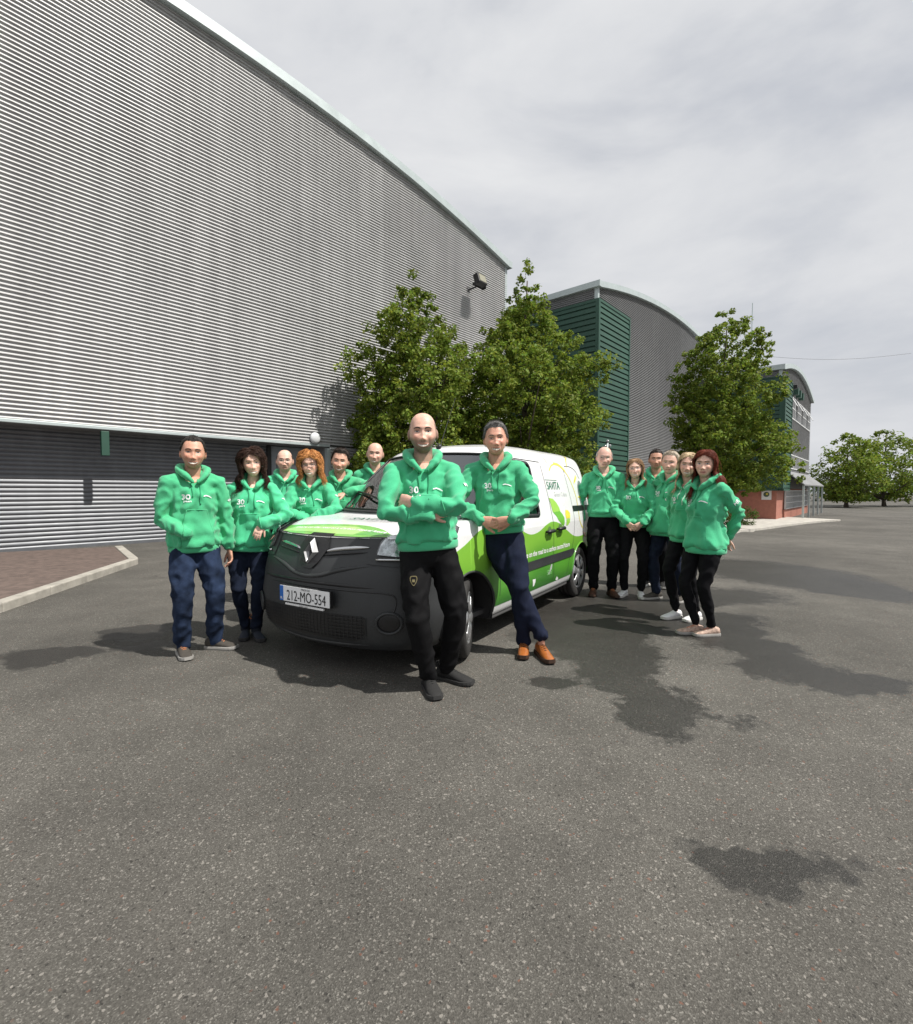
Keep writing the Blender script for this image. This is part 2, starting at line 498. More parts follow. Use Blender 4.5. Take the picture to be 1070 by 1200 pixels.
# one rib from below: dark underside, bright face leaning back, ledge, deep valley
RIB = [(0.0, 0.0), (0.06, 0.90), (0.12, 1.0), (0.28, 0.96), (0.46, 0.74), (0.56, 0.40), (0.62, 0.06), (0.70, 0.0)]
def weather(m, amt=0.16):
    """rain streaks running down the sheets and a slight change of tone from sheet to sheet"""
    n, l = m.node_tree.nodes, m.node_tree.links; p = n['Principled BSDF']
    src = p.inputs['Base Color'].links[0].from_socket
    tc = n.new('ShaderNodeTexCoord'); mp = n.new('ShaderNodeMapping'); mp.inputs['Scale'].default_value = (3.2, 3.2, 0.16)
    t = n.new('ShaderNodeTexNoise'); t.inputs['Scale'].default_value = 1.0; t.inputs['Detail'].default_value = 6; t.inputs['Roughness'].default_value = 0.65
    l.new(tc.outputs['Object'], mp.inputs['Vector']); l.new(mp.outputs['Vector'], t.inputs['Vector'])
    sx = n.new('ShaderNodeSeparateXYZ'); l.new(tc.outputs['Object'], sx.inputs['Vector'])
    q = n.new('ShaderNodeMath'); q.operation = 'SNAP'; q.inputs[1].default_value = 4.1; l.new(sx.outputs['X'], q.inputs[0])
    wn_ = n.new('ShaderNodeTexWhiteNoise'); wn_.noise_dimensions = '1D'; l.new(q.outputs[0], wn_.inputs['W'])
    a = n.new('ShaderNodeMath'); a.operation = 'MULTIPLY_ADD'; a.inputs[1].default_value = 0.22; l.new(wn_.outputs['Value'], a.inputs[0]); l.new(t.outputs['Fac'], a.inputs[2])
    mr = n.new('ShaderNodeMapRange'); mr.inputs['From Min'].default_value = 0.35; mr.inputs['From Max'].default_value = 0.85
    mr.inputs['To Min'].default_value = 1 - amt; mr.inputs['To Max'].default_value = 1 + amt * 0.6; l.new(a.outputs[0], mr.inputs['Value'])
    sc = n.new('ShaderNodeVectorMath'); sc.operation = 'SCALE'; l.new(src, sc.inputs[0]); l.new(mr.outputs['Result'], sc.inputs['Scale'])
    l.new(sc.outputs['Vector'], p.inputs['Base Color'])
for m_ in (M_SILVER, M_GREYCL, M_GREEN_CL, M_SHUTTER): weather(m_)
def corr(a0, a1, z0, z1, fmap, pitch=0.092, depth=0.052, top=None, step=None, npp=6):
    """corrugated sheet with horizontal ribs; fmap(a, d, z): a along the wall, d towards the viewer"""
    npp = len(RIB); K = int((z1 - z0) / pitch) * npp
    zs = [z0 + (k // npp + RIB[k % npp][0]) * pitch for k in range(K + 1)]
    n = 1 if not step else max(1, int((a1 - a0) / step))
    As = [a0 + (a1 - a0) * i / n for i in range(n + 1)]
    tops = [top(a) if top else 1e9 for a in As]
    v, f = [], []
    for k, z in enumerate(zs):
        d = depth * RIB[k % npp][1]; z = z0 + (k // npp + RIB[k % npp][0]) * pitch
        for a, t in zip(As, tops): v.append(fmap(a, d, min(z, t)))
    W = n + 1
    for k in range(K):
        for i in range(n):
            if zs[k] >= tops[i] and zs[k] >= tops[i + 1]: continue
            f.append((k * W + i, k * W + i + 1, (k + 1) * W + i + 1, (k + 1) * W + i))
    return v, f
def lap(a0, a1, z0, z1, fmap, pitch=0.263):
    """wide lap boards with a deep shadow groove between them"""
    v, f = [], []; z = z0; lv = []
    while z < z1 - 0.01:
        e = min(z + pitch, z1)
        lv += [(z, 0.0), (z + 0.055, 0.0), (z + 0.06, 0.075), (e - 0.006, 0.055)]
        z = e
    lv.append((z1, 0.0))
    for zz, d in lv: v += [fmap(a0, d, zz), fmap(a1, d, zz)]
    for k in range(len(lv) - 1): f.append((2 * k, 2 * k + 1, 2 * k + 3, 2 * k + 2))
    return v, f
FRONT = lambda y=0.0: (lambda a, d, z: (a, y - d, z))
SIDE = lambda x=0.0: (lambda a, d, z: (x - d, a, z))      # the face that looks towards local -x, a runs along local y

def arch_fn(w, eaves, rise, x0=0.0):
    return lambda a: eaves + rise * (1 - ((a - x0 - w / 2) / (w / 2)) ** 2)
def barrel(root, w, dep, arch, x0, fascia_h=0.26, over=0.22):
    N = 30; xs = [x0 + w * i / N for i in range(N + 1)]
    v, f = [], []
    for x in xs: v += [(x, -0.1, arch(x) + 0.02), (x, dep, arch(x) + 0.02)]
    for i in range(N): f.append((2 * i, 2 * i + 2, 2 * i + 3, 2 * i + 1))
    mesh_from('roof', v, f, M_ROOF, root, True)
    v, f = [], []
    for x in xs:
        z = arch(x)
        v += [(x, -over, z - fascia_h + 0.05), (x, -over, z + 0.06), (x, 0.35, z + 0.10), (x, 0.02, z - fascia_h + 0.05)]
    for i in range(N):
        o, q = 4 * i, 4 * i + 4
        f += [(o, q, q + 1, o + 1), (o + 1, q + 1, q + 2, o + 2), (o + 3, o, q, q + 3)[::-1]]
    o = mesh_from('fascia', v, f, M_TRIM, root); fix_normals(o.data)
    # side eaves fascia
    z = arch(x0)
    MB().box((x0 - over, -over - 0.003, z - fascia_h + 0.05), (x0 + 0.02, dep, z + 0.065)).build('eaves_fascia', M_TRIM, root)
    MB().box((x0 + w - 0.02, -over - 0.003, z - fascia_h + 0.05), (x0 + w + over, dep, z + 0.065)).build('eaves_fascia', M_TRIM, root)

# ------------------------------------------------------------------ the large silver warehouse
PA = at_ground(134, 641.5)
def build_warehouse():
    r = empty('warehouse', (PA.x, PA.y, 0), RZ)
    tag(r, 'large silver corrugated warehouse with a recessed roller shutter and grey door', 'warehouse')
    W, X0, X1 = 26.0, -10.5, 15.5
    arch = arch_fn(W, 11.75, 1.5, X0)
    ZR = 2.68; XR = 5.79; XL = -5.6
    mb = MB()
    mb.add(*corr(X0, X1, ZR + 0.10, 13.4, FRONT(), top=arch, step=1.0))
    mb.build('wall_cladding', M_SILVER, r)
    mb = MB(); mb.add(*corr(XR + 0.1, X1, 0.25, ZR + 0.10, FRONT(-0.001)))
    mb.build('wall_cladding', M_SILVER, r)
    mb = MB(); mb.add(*corr(X0, XL, 0.25, ZR + 0.10, FRONT(-0.001)))
    mb.build('wall_cladding', M_SILVER, r)
    mb = MB(); mb.box((XR + 0.1, -0.04, 0), (X1, 0.1, 0.26)); mb.build('plinth', M_CONC, r)
    mb = MB(); mb.box((X0, -0.04, 0), (XL, 0.1, 0.26)); mb.build('plinth', M_CONC, r)
    mb = MB(); mb.box((XL, -0.05, ZR + 0.03), (XR + 0.1, 0.02, ZR + 0.105)); mb.build('drip_flashing', M_TRIM, r, bevel=0.01)
    mb = MB(); mb.box((XR, -0.05, 0), (XR + 0.115, 0.10, ZR - 0.002)); mb.build('opening_trim', M_TRIM, r)
    # recess
    D = 0.66
    mb = MB(); mb.box((XL, 0.02, ZR + 0.02), (XR, D + 0.4, ZR + 0.10)); mb.build('soffit', M_GREYCL, r)
    mb = MB(); mb.box((XR + 0.001, 0.10, 0), (XR + 0.05, D + 0.4, ZR + 0.02)); mb.build('reveal', M_GREYCL, r)
    # roller shutter: curved laths
    v, f = [], []
    P = 0.098; z = 0.0; lv = []
    while z < ZR:
        for k in range(5):
            t = k / 5.0; lv.append((z + P * t, 0.022 * math.sin(math.pi * t)))
        z += P
    for zz, d in lv: v += [(XL, D - d, zz), (4.16, D - d, zz)]
    for k in range(len(lv) - 1): f.append((2 * k, 2 * k + 1, 2 * k + 3, 2 * k + 2))
    sh = mesh_from('roller_shutter', v, f, M_SHUTTER, r)
    mb = MB(); mb.box((4.10, D - 0.09, 0), (4.22, D + 0.02, ZR)); mb.build('shutter_guide', M_BLACKP, sh)
    mb = MB(); mb.box((XL, D - 0.05, 0.0), (4.09, D + 0.01, 0.07)); mb.build('bottom_bar', M_SHUTTER, sh)
    # door bay
    mb = MB(); mb.box((4.225, D + 0.02, 0), (XR, D + 0.1, ZR)); mb.build('door_bay_wall', M_GDOOR, r)
    d_ = MB(); d_.box((4.52, D - 0.035, 0.02), (5.50, D + 0.019, 2.12)); dr = d_.build('door', mat('pale_grey_door', (0.42, 0.44, 0.46), 0.4, var=0.05), r, bevel=0.008)
    h = MB(); h.box((4.60, D - 0.10, 1.02), (4.74, D - 0.07, 1.05)); h.box((4.61, D - 0.1, 1.0), (4.64, D - 0.033, 1.07)); h.build('door_handle', M_BLACKP, dr)
    fr = MB()
    fr.box((4.44, D - 0.05, 0), (4.515, D + 0.018, 2.20)); fr.box((5.505, D - 0.05, 0), (5.58, D + 0.018, 2.20)); fr.box((4.516, D - 0.05, 2.125), (5.504, D + 0.018, 2.20))
    fr.build('door_frame', M_GREYCL, r)
    # green corner post at the far end of the opening
    mb = MB(); mb.box((-0.20, -0.06, 2.12), (-0.045, 0.05, 2.677)); mb.build('shutter_motor_box', M_GREEN_CL, r, bevel=0.01)
    # flank and rear walls
    mb = MB(); zt = arch(X1) - 0.05
    mb.add([(X1, 0, 0), (X1, 24, 0), (X1, 24, zt), (X1, 0, zt)], [(0, 1, 2, 3)])
    mb.add([(X0, 0, 0), (X0, 24, 0), (X0, 24, zt), (X0, 0, zt)], [(3, 2, 1, 0)])
    mb.add([(X0, 24, 0), (X1, 24, 0), (X1, 24, zt), (X0, 24, zt)], [(3, 2, 1, 0)])
    mb.build('rear_wall', M_SILVER, r)
    mb = MB(); mb.box((X1 - 0.11, -0.045, 0.0), (X1 + 0.05, 0.12, zt)); mb.build('corner_trim', M_TRIM, r)
    barrel(r, W, 24, arch, X0)
    # screw-fixed sheet joints
    for xj in (-6.4, -2.3, 1.8, 5.95, 10.1, 14.2):
        mb = MB()
        z = 2.95
        while z < arch(xj) - 0.4:
            mb.add(*ellipsoid((xj, -0.036, z), (0.016, 0.01, 0.016), 6, 4)); z += 0.092 * 8
        mb.build('fixing_screw_row', M_BLACKP, r)['kind'] = 'stuff'
    return r
build_warehouse()
def warehouse_pt(t, z, d=0.0):
    return PA + D1 * t + Vector((D1.y, -D1.x, 0)) * d + Vector((0, 0, z))

def wall_lamp():
    p = warehouse_pt(5.33, 2.95, 0.02)
    r = empty('wall_lamp', p, RZ); tag(r, 'round white bulkhead lamp on the silver cladding above the grey door', 'lamp')
    MB().loft([(0, 0.0, 0), (0, -0.06, 0)], [0.185, 0.185], 28).build('base', M_GREYCL, r, smooth=False)
    v, f = ellipsoid((0, -0.06, 0), (0.178, 0.085, 0.178), 28, 14)
    mesh_from('diffuser', v, f, mat('opal_diffuser', (0.66, 0.68, 0.69), 0.35, coat=0.2), r, True)
wall_lamp()
def floodlight():
    p = warehouse_pt(12.78, 9.72, 0.02)
    r = empty('floodlight', p, RZ); tag(r, 'black square floodlight on an arm high on the silver warehouse wall', 'floodlight')
    MB().box((-0.10, -0.03, -0.10), (0.10, 0.0, 0.10)).build('wall_plate', M_BLACKP, r)
    MB().loft([(0, -0.02, 0), (0, -0.55, 0.03)], [0.035, 0.035], 10).build('arm', M_BLACKP, r)
    b = MB(); b.box((-0.27, -0.82, -0.20), (0.27, -0.56, 0.24)); ob = b.build('housing', M_BLACKP, r, bevel=0.03)
    ob.rotation_euler = (R(-18), 0, 0)
    g = MB(); g.box((-0.21, -0.835, -0.14), (0.21, -0.822, 0.18)); g.build('lens', mat('flood_lens', (0.28, 0.27, 0.20), 0.15, spec=0.8), ob)
    y = MB(); y.box((-0.31, -0.72, -0.05), (-0.285, -0.5, 0.08)); y.box((0.285, -0.72, -0.05), (0.31, -0.5, 0.08)); y.box((-0.31, -0.53, -0.03), (0.31, -0.5, 0.06)); y.build('yoke', M_BLACKP, r)
floodlight()

# ------------------------------------------------------------------ barrel-roofed unit with green corner
def build_unit():
    Z = 23.5
    px = (697 - 535) / FOC * Z
    r = empty('office_block', (px, Z, -0.7), RZ)
    tag(r, 'grey corrugated barrel-roofed block with a dark green panelled corner', 'building')
    B = 0.7
    W = 25.0
    arch = arch_fn(W, 11.05 + B, 1.42, 0)
    MB().add(*corr(0, W, 2.2 + B, 12.6 + B, FRONT(), top=arch, step=1.0)).build('wall_cladding', M_GREYCL, r)
    MB().add(*corr(0, 15, 2.2 + B, 11.0 + B, SIDE())).build('wall_cladding', M_GREYCL, r)
    MB().box((0.05, 0.05, 0), (W, 15, 2.2 + B)).build('plinth_wall', M_BRICK, r)
    MB().add([(W, 0, 2.2 + B), (W, 15, 2.2 + B), (W, 15, 11 + B), (W, 0, 11 + B)], [(0, 1, 2, 3)]).add([(0, 15, 2.2 + B), (W, 15, 2.2 + B), (W, 15, 11 + B), (0, 15, 11 + B)], [(3, 2, 1, 0)]).build('rear_wall', M_GREYCL, r)
    MB().box((-0.06, -0.06, 10.2 + B), (0.11, 0.11, 10.85 + B)).build('corner_trim', M_TRIM, r)
    barrel(r, W, 15, arch, 0)
    g = empty('green_corner_bay', (0, 0, 0), 0, r)
    z0, z1 = 2.3 + B, 10.25 + B
    MB().add(*lap(-0.02, 3.42, z0, z1, FRONT(-0.10))).build('front_boards', M_GREEN_CL, g)
    MB().add(*lap(-0.02, 14.9, z0, z1, SIDE(-0.10))).build('side_boards', M_GREEN_CL, g)
    mb = MB()
    mb.box((-0.19, -0.19, z0), (-0.02, -0.02, z1 + 0.05)); mb.box((3.42, -0.19, z0), (3.53, 0.0, z1 + 0.05))
    mb.box((-0.021, -0.19, z1 - 0.08), (3.421, 0.0, z1 + 0.05)); mb.box((-0.19, -0.021, z1 - 0.08), (0.0, 14.9, z1 + 0.05))
    mb.box((-0.021, -0.19, z0 - 0.1), (3.421, 0.0, z0)); mb.box((-0.19, -0.021, z0 - 0.1), (0.0, 14.9, z0))
    mb.build('edge_trim', M_GREEN_CL, g)
    MB().box((3.56, -0.12, 0.0), (3.72, 0.0, 3.3 + B)).build('rainwater_pipe', M_TRIM, r)
    return r
build_unit()

def lamp_post():
    Z = 13.5
    top = at_depth(712, 517, Z)
    r = empty('globe_lamp_post', (top.x, Z, gz(top.x, Z))); tag(r, 'slim lamp post with small round lamp heads in front of the green panelled corner', 'lamp post')
    h = top.z - gz(top.x, Z)
    MB().loft([(0, 0, 0), (0, 0, h - 0.05)], [0.035, 0.025], 10).build('post', M_TRIM, r, smooth=True)
    m = mat('globe', (0.24, 0.25, 0.26), 0.3, coat=0.3)
    for dx, dz in ((0.0, 0.0), (-0.05, -0.135), (0.06, -0.125)):
        MB().ell((dx, 0, h + dz), (0.045, 0.045, 0.042), 12, 8).build('lamp_globe', m, r, smooth=True)
    MB().loft([(-0.05, 0, h - 0.15), (0.06, 0, h - 0.15)], [0.014, 0.014], 8).build('crossbar', M_BLACKP, r)
lamp_post()

# ------------------------------------------------------------------ far office wing on the right
def build_wing():
    Z = 32.0
    px = (911 - 535) / FOC * Z
    zb = gz(px, Z)
    r = empty('office_wing', (px, Z, zb), RZ)
    tag(r, 'far barrel-roofed wing with green corner, window bands and terracotta base', 'building')
    B = -zb
    W = 34.0
    zt = 9.35 + B
    arch = lambda a: zt + 0.9 * (1 - ((a - 9.0) / 9.0) ** 2) if a < 18 else zt
    arch2 = arch_fn(W, zt, 1.1, 0)
    arch = arch_fn(16.0, zt, 1.0, 0)
    zp = 1.46 + B
    MB().add(*corr(0, 16, zp, zt + 1.05, FRONT(), top=arch, step=0.8)).build('wall_cladding', M_GREYCL, r)
    MB().add(*corr(0, 12, zp, zt - 0.05, SIDE())).build('wall_cladding', M_GREYCL, r)
    MB().box((0.06, 0.06, 0), (16, 12, zp)).build('terracotta_base', M_BRICK, r)
    barrel(r, 16, 12, arch, 0, 0.3, 0.25)
    g = empty('green_corner_bay', (0, 0, 0), 0, r)
    z1 = 8.6 + B
    MB().add(*lap(-0.02, 2.6, zp, z1, FRONT(-0.25))).build('front_boards', M_GREEN_CL, g)
    MB().add(*lap(-0.02, 11.8, zp, z1, SIDE(-0.25))).build('side_boards', M_GREEN_CL, g)
    mb = MB()
    mb.box((-0.34, -0.34, zp), (-0.02, -0.02, z1 + 0.06)); mb.box((2.6, -0.34, zp), (2.72, 0.0, z1 + 0.06))
    mb.box((-0.021, -0.34, z1 - 0.02), (2.601, 0.0, z1 + 0.06)); mb.box((-0.34, -0.021, z1 - 0.02), (0.0, 11.8, z1 + 0.06))
    mb.box((-0.021, -0.34, zp - 0.14), (2.601, 0.0, zp)); mb.box((-0.34, -0.021, zp - 0.14), (0.0, 11.8, zp))
    mb.build('edge_trim', M_GREEN_CL, g)
    MB().box((-0.06, -0.06, z1 + 0.06), (0.11, 0.11, zt - 0.2)).build('corner_trim', M_TRIM, r)
    def window(x0, x1, z0, z1, nx, nz, tilt=False):
        w = empty('window', (x0, 0, z0), 0, r)
        MB().box((0.03, -0.03, 0.03), (x1 - x0 - 0.03, 0.02, z1 - z0 - 0.03)).build('pane', M_GLASS_D, w)
        fr = MB(); h = z1 - z0; L = x1 - x0
        fr.box((0, -0.09, 0), (L, 0.01, 0.07)); fr.box((0, -0.09, h - 0.07), (L, 0.01, h))
        for k in range(nx + 1):
            x = (L - 0.07) * k / nx; fr.box((x, -0.085, 0.071), (x + 0.07, 0.01, h - 0.071))
        for k in range(1, nz): fr.box((0.07, -0.08, h * k / nz - 0.03), (L - 0.07, 0.01, h * k / nz + 0.03))
        fr.build('frame', M_WHITE_FR, w)
        if tilt:
            v = MB(); v.box((0.1, -0.03, -0.75), (0.95, 0.0, 0)); s = v.build('open_light', M_WHITE_FR, w); s.location = (0.3, -0.1, h - 0.15); s.rotation_euler = (R(-28), 0, 0)
    for k in range(4): window(3.2 + 3.1 * k, 6.15 + 3.1 * k, 6.5 + B, 8.05 + B, 4, 2, True)
    for k in range(4): window(3.2 + 3.1 * k, 6.15 + 3.1 * k, 2.9 + B, 3.95 + B, 4, 1)
    for k in range(4): window(2.95 + 3.1 * k, 5.95 + 3.1 * k, 0.02 + B, 1.35 + B, 5, 3)
    # sloping canopy over the lower windows
    mb = MB(); mb.add([(2.75, 0, 2.75 + B), (15.9, 0, 2.75 + B), (15.9, -1.15, 1.75 + B), (2.75, -1.15, 1.75 + B)] +
                      [(2.75, 0, 2.68 + B), (15.9, 0, 2.68 + B), (15.9, -1.15, 1.66 + B), (2.75, -1.15, 1.66 + B)],
                      [(0, 1, 2, 3)[::-1], (4, 5, 6, 7), (3, 2, 6, 7), (0, 3, 7, 4), (2, 1, 5, 6)])
    mb.build('canopy', M_GREYCL, r, recalc=True)
    for x in (3.0, 6.2, 9.3, 12.4, 15.5): MB().box((x, -1.12, 0), (x + 0.12, -1.0, 1.68 + B)).build('canopy_post', M_TRIM, r)
    MB().box((2.75, -0.03, 0), (16, 0.055, 0.0 + B)).build('low_wall', M_PINK, r)
    # grey box on the green panels, and vents above the windows
    MB().box((3.3, -0.5, 8.35 + B), (3.5, 0, 8.62 + B)).build('camera_bracket', M_BLACKP, r)
    for x in (5.2, 6.6, 8.0): MB().box((x, -0.35, 8.25 + B), (x + 0.45, 0, 8.75 + B)).build('vent_box', M_GREEN_CL, r)
    # sign plate on the shaded base
    s = empty('notice_board', (px - 0, Z, 0), RZ)
    n_ = D1; m_ = Vector((-D1.y, D1.x, 0))
    base = Vector((px, Z, 0)) + m_ * 0.62
    s.location = (base.x, base.y, 1.05)
    tag(s, 'small pale square notice with a coloured emblem on the shaded terracotta wall', 'notice')
    MB().box((0.0, -0.28, -0.33), (0.055, 0.28, 0.33)).build('board', M_WHITE_FR, s)
    MB().ell((-0.004, 0.0, 0.02), (0.008, 0.17, 0.17), 16, 10).build('emblem', mat('emblem_dark', (0.06, 0.09, 0.05), 0.5), s)
    MB().ell((-0.010, -0.03, 0.05), (0.006, 0.07, 0.07), 12, 8).build('emblem_centre', mat('emblem_yellow', (0.55, 0.45, 0.06), 0.5), s)
    return r
build_wing()

# footpath and kerb in front of the wing
def at_terrain(px, py):
    z = 0.0
    for _ in range(30):
        p = at_ground(px, py, z); z = 0.5 * z + 0.5 * gz(p.x, p.y)
    return p
def build_path():
    a = [at_terrain(x, y) for x, y in ((800, 640), (835, 631), (864, 625), (885, 622), (905, 619.5), (925, 616.5), (945, 614), (965, 612), (985, 610.5))]
    b = [p + Vector((-1.6, 3.6, 0)) for p in a]
    strip_on_ground('footpath', a, b, 0.10, M_CONC2)
build_path()
# planted bed behind the right-hand group
def build_bed():
    a = [Vector((-3.0, 13.6, 0)), Vector((1.5, 13.0, 0)), Vector((5.0, 13.2, 0)), Vector((7.0, 14.4, 0))]
    b = [Vector((-3.2, 17.2, 0)), Vector((1.0, 19.8, 0)), Vector((4.5, 21.2, 0)), Vector((8.6, 22.4, 0))]
    strip_on_ground('planting_bed', a, b, 0.05, M_SOIL)
    c = [p + Vector((0.03, -0.16, 0)) for p in a]
    k = strip_on_ground('bed_edging', c, [p + Vector((0.0, -0.01, 0)) for p in a], 0.13, M_CONC, kind=False)
    tag(k, 'pale concrete edging along the planting bed under the trees', 'edging')
build_bed()

def mast():
    Z = 46.0
    t = at_depth(882, 355, Z); b = at_depth(882, 470, Z)
    g0 = gz(t.x, Z)
    r = empty('radio_mast', (t.x, Z, g0)); tag(r, 'thin grey radio mast rising behind the right-hand tree', 'mast')
    h = t.z - g0
    MB().loft([(0, 0, 0), (0, 0, h * 0.6), (0, 0, h)], [0.11, 0.08, 0.035], 8).build('pole', M_TRIM, r)
    MB().box((-0.16, -0.06, h * 0.74), (-0.05, 0.06, h * 0.80)).build('antenna_panel', M_WHITE_FR, r)
    MB().loft([(0, -0.3, h * 0.93), (0, 0.3, h * 0.93)], [0.02, 0.02], 6).build('aerial_bar', M_TRIM, r)
    w0 = at_depth(882, 416, Z); w1 = at_depth(1068, 414, Z + 3)
    pts = [w0.lerp(w1, k / 16) + Vector((0, 0, -0.5 * math.sin(math.pi * k / 16))) for k in range(17)]
    o = MB().loft(pts, [0.012] * 17, 4).build('overhead_wire', M_BLACKP)
    tag(o, 'thin overhead wire running from the mast across the sky', 'wire')
mast()

# ------------------------------------------------------------------ trees and shrubs
def leaf_material(name, c):
    m = bpy.data.materials.new(name); m.use_nodes = True
    nt = m.node_tree; n, l = nt.nodes, nt.links
    p = n['Principled BSDF']; out = n['Material Output']
    a = n.new('ShaderNodeVertexColor'); a.layer_name = 'Col'
    mx = n.new('ShaderNodeMixRGB'); mx.blend_type = 'MULTIPLY'; mx.inputs['Fac'].default_value = 1
    mx.inputs['Color2'].default_value = (*c, 1); l.new(a.outputs['Color'], mx.inputs['Color1'])
    l.new(mx.outputs['Color'], p.inputs['Base Color']); p.inputs['Roughness'].default_value = 0.6
    p.inputs['Specular IOR Level'].default_value = 0.25
    t = n.new('ShaderNodeBsdfTranslucent'); l.new(mx.outputs['Color'], t.inputs['Color'])
    ms = n.new('ShaderNodeMixShader'); ms.inputs['Fac'].default_value = 0.42
    l.new(p.outputs['BSDF'], ms.inputs[1]); l.new(t.outputs['BSDF'], ms.inputs[2]); l.new(ms.outputs['Shader'], out.inputs['Surface'])
    return m
M_LEAF = leaf_material('leaf', (0.190, 0.255, 0.036))
M_LEAF2 = leaf_material('shrub_leaf', (0.085, 0.135, 0.025))
M_BARK = mat('bark', (0.085, 0.068, 0.052), 0.9, var=0.35, vscale=9, bump=0.8, bscale=25)

def leaf_cloud(name, centres, radii, per, size, m, parent, rng, up=0.55, col_rng=None, flat=0.75):
    """thousands of folded leaves gathered in clumps"""
    C = np.repeat(np.array(centres), per, axis=0); Rr = np.repeat(np.array(radii), per)
    N = len(C)
    d = rng.normal(size=(N, 3)); d /= np.linalg.norm(d, axis=1)[:, None]
    rad = rng.random(N) ** 0.5
    P = C + d * (Rr * rad)[:, None] * np.array([1, 1, flat])
    nrm = rng.normal(size=(N, 3)) * 0.55 + d * 0.5; nrm[:, 2] += up
    nrm /= np.linalg.norm(nrm, axis=1)[:, None]
    t = rng.normal(size=(N, 3)); t -= nrm * (t * nrm).sum(1)[:, None]; t /= np.linalg.norm(t, axis=1)[:, None]
    b = np.cross(nrm, t)
    s = size * (0.65 + 0.7 * rng.random(N))[:, None]
    w = s * 0.36
    v = np.empty((N, 4, 3))
    v[:, 0] = P - t * s * 0.5
    v[:, 1] = P + b * w + nrm * w * 0.25 + t * s * 0.05
    v[:, 2] = P + t * s * 0.5 - nrm * s * 0.10
    v[:, 3] = P - b * w + nrm * w * 0.25 + t * s * 0.05
    me = bpy.data.meshes.new(name)
    me.vertices.add(4 * N); me.vertices.foreach_set('co', v.ravel())
    idx = np.arange(4 * N).reshape(N, 4)
    tri = np.concatenate([idx[:, [0, 1, 2]], idx[:, [0, 2, 3]]], axis=1).reshape(-1)
    me.loops.add(6 * N); me.loops.foreach_set('vertex_index', tri.astype(np.int32))
    me.polygons.add(2 * N)
    me.polygons.foreach_set('loop_start', np.arange(0, 6 * N, 3, dtype=np.int32))
    try: me.polygons.foreach_set('loop_total', np.full(2 * N, 3, dtype=np.int32))
    except Exception: pass
    me.update(calc_edges=True); me.validate()
    clump = rng.random(len(centres))
    k = 0.66 + 0.48 * np.repeat(clump, per) + 0.34 * (rng.random(N) - 0.5)
    yel = 0.80 + 0.38 * rng.random(N)
    cols = np.stack([k * yel, k * (0.95 + 0.1 * rng.random(N)), k * (0.7 + 0.6 * rng.random(N))], axis=1)
    paint(me, np.repeat(cols, 4, axis=0))
    return link_mesh(name, me, m, parent)

def tree(name, label, base, prof, seed, clumps, per, leaf, lean=(0, 0), group=None, cr=(0.15, 0.32), trunk_r=0.13):
    """prof: (height, crown radius) pairs in metres"""
    rng = np.random.default_rng(seed)
    r = empty(name, base); tag(r, label, 'tree', group)
    hs = np.array([p[0] for p in prof]); rs = np.array([p[1] for p in prof])
    top = hs[-1]
    z0 = hs[0]
    axis = lambda z: np.array([lean[0] * z / top + 0.08 * math.sin(z * 1.1 + seed), lean[1] * z / top + 0.06 * math.cos(z * 0.9 + seed), z])
    # lobes make the outline uneven
    lob = rng.random((9, 3)); amp = 0.34
    def rad_at(z, th):
        rr = np.interp(z, hs, rs)
        q = Vector((math.cos(th) * 1.7 + seed, math.sin(th) * 1.7, z * 0.75))
        return rr * (1 + amp * 1.9 * mnoise.noise(q))
    # clump centres, denser near the outside
    cen, crad = [], []
    vol = rs ** 2; cdf = np.cumsum((vol[1:] + vol[:-1]) / 2 * np.diff(hs)); cdf = np.insert(cdf, 0, 0); cdf /= cdf[-1]
    for k in range(clumps):
        z = float(np.interp(rng.random(), cdf, hs)); th = rng.random() * 2 * math.pi
        q = rng.random() ** 0.42
        rr = max(0.04, rad_at(z, th)) * q
        c = axis(z) + np.array([rr * math.cos(th), rr * math.sin(th), -0.10 * rr])
        cen.append(c); crad.append((cr[0] + (cr[1] - cr[0]) * rng.random()) * (0.6 + 0.4 * min(1, rs[np.argmin(abs(hs - z))] / max(rs))))
    # trunk and limbs
    tp = [axis(z) for z in np.linspace(0, top * 0.93, 14)]
    MB().loft(tp, [trunk_r * (1 - 0.9 * (k / 13) ** 0.9) * (1.35 if k == 0 else 1) + 0.008 for k in range(14)], 9).build('trunk', M_BARK, r, smooth=True)
    order = sorted(range(clumps), key=lambda i: -((cen[i][0] - axis(cen[i][2])[0]) ** 2 + (cen[i][1] - axis(cen[i][2])[1]) ** 2))
    for i in order[:int(clumps * 0.5):max(1, clumps // 70)]:
        c = cen[i]
        rr = math.hypot(c[0] - axis(c[2])[0], c[1] - axis(c[2])[1])
        zb = max(z0 * 0.75, c[2] - rr * (0.55 + 0.5 * rng.random()))
        a = axis(zb)
        m1 = a * 0.55 + c * 0.45 + np.array([0, 0, 0.06 * rr]) + rng.normal(size=3) * 0.05 * rr
        pts = crv([a, m1, c], 4)
        rb = max(0.012, trunk_r * 0.42 * (1 - zb / top))
        MB().loft(pts, [rb * (1 - 0.85 * k / (len(pts) - 1)) + 0.003 for k in range(len(pts))], 5).build('limb', M_BARK, r, smooth=True)
    leaf_cloud('crown', cen, crad, per, leaf, M_LEAF, r, rng)
    return r

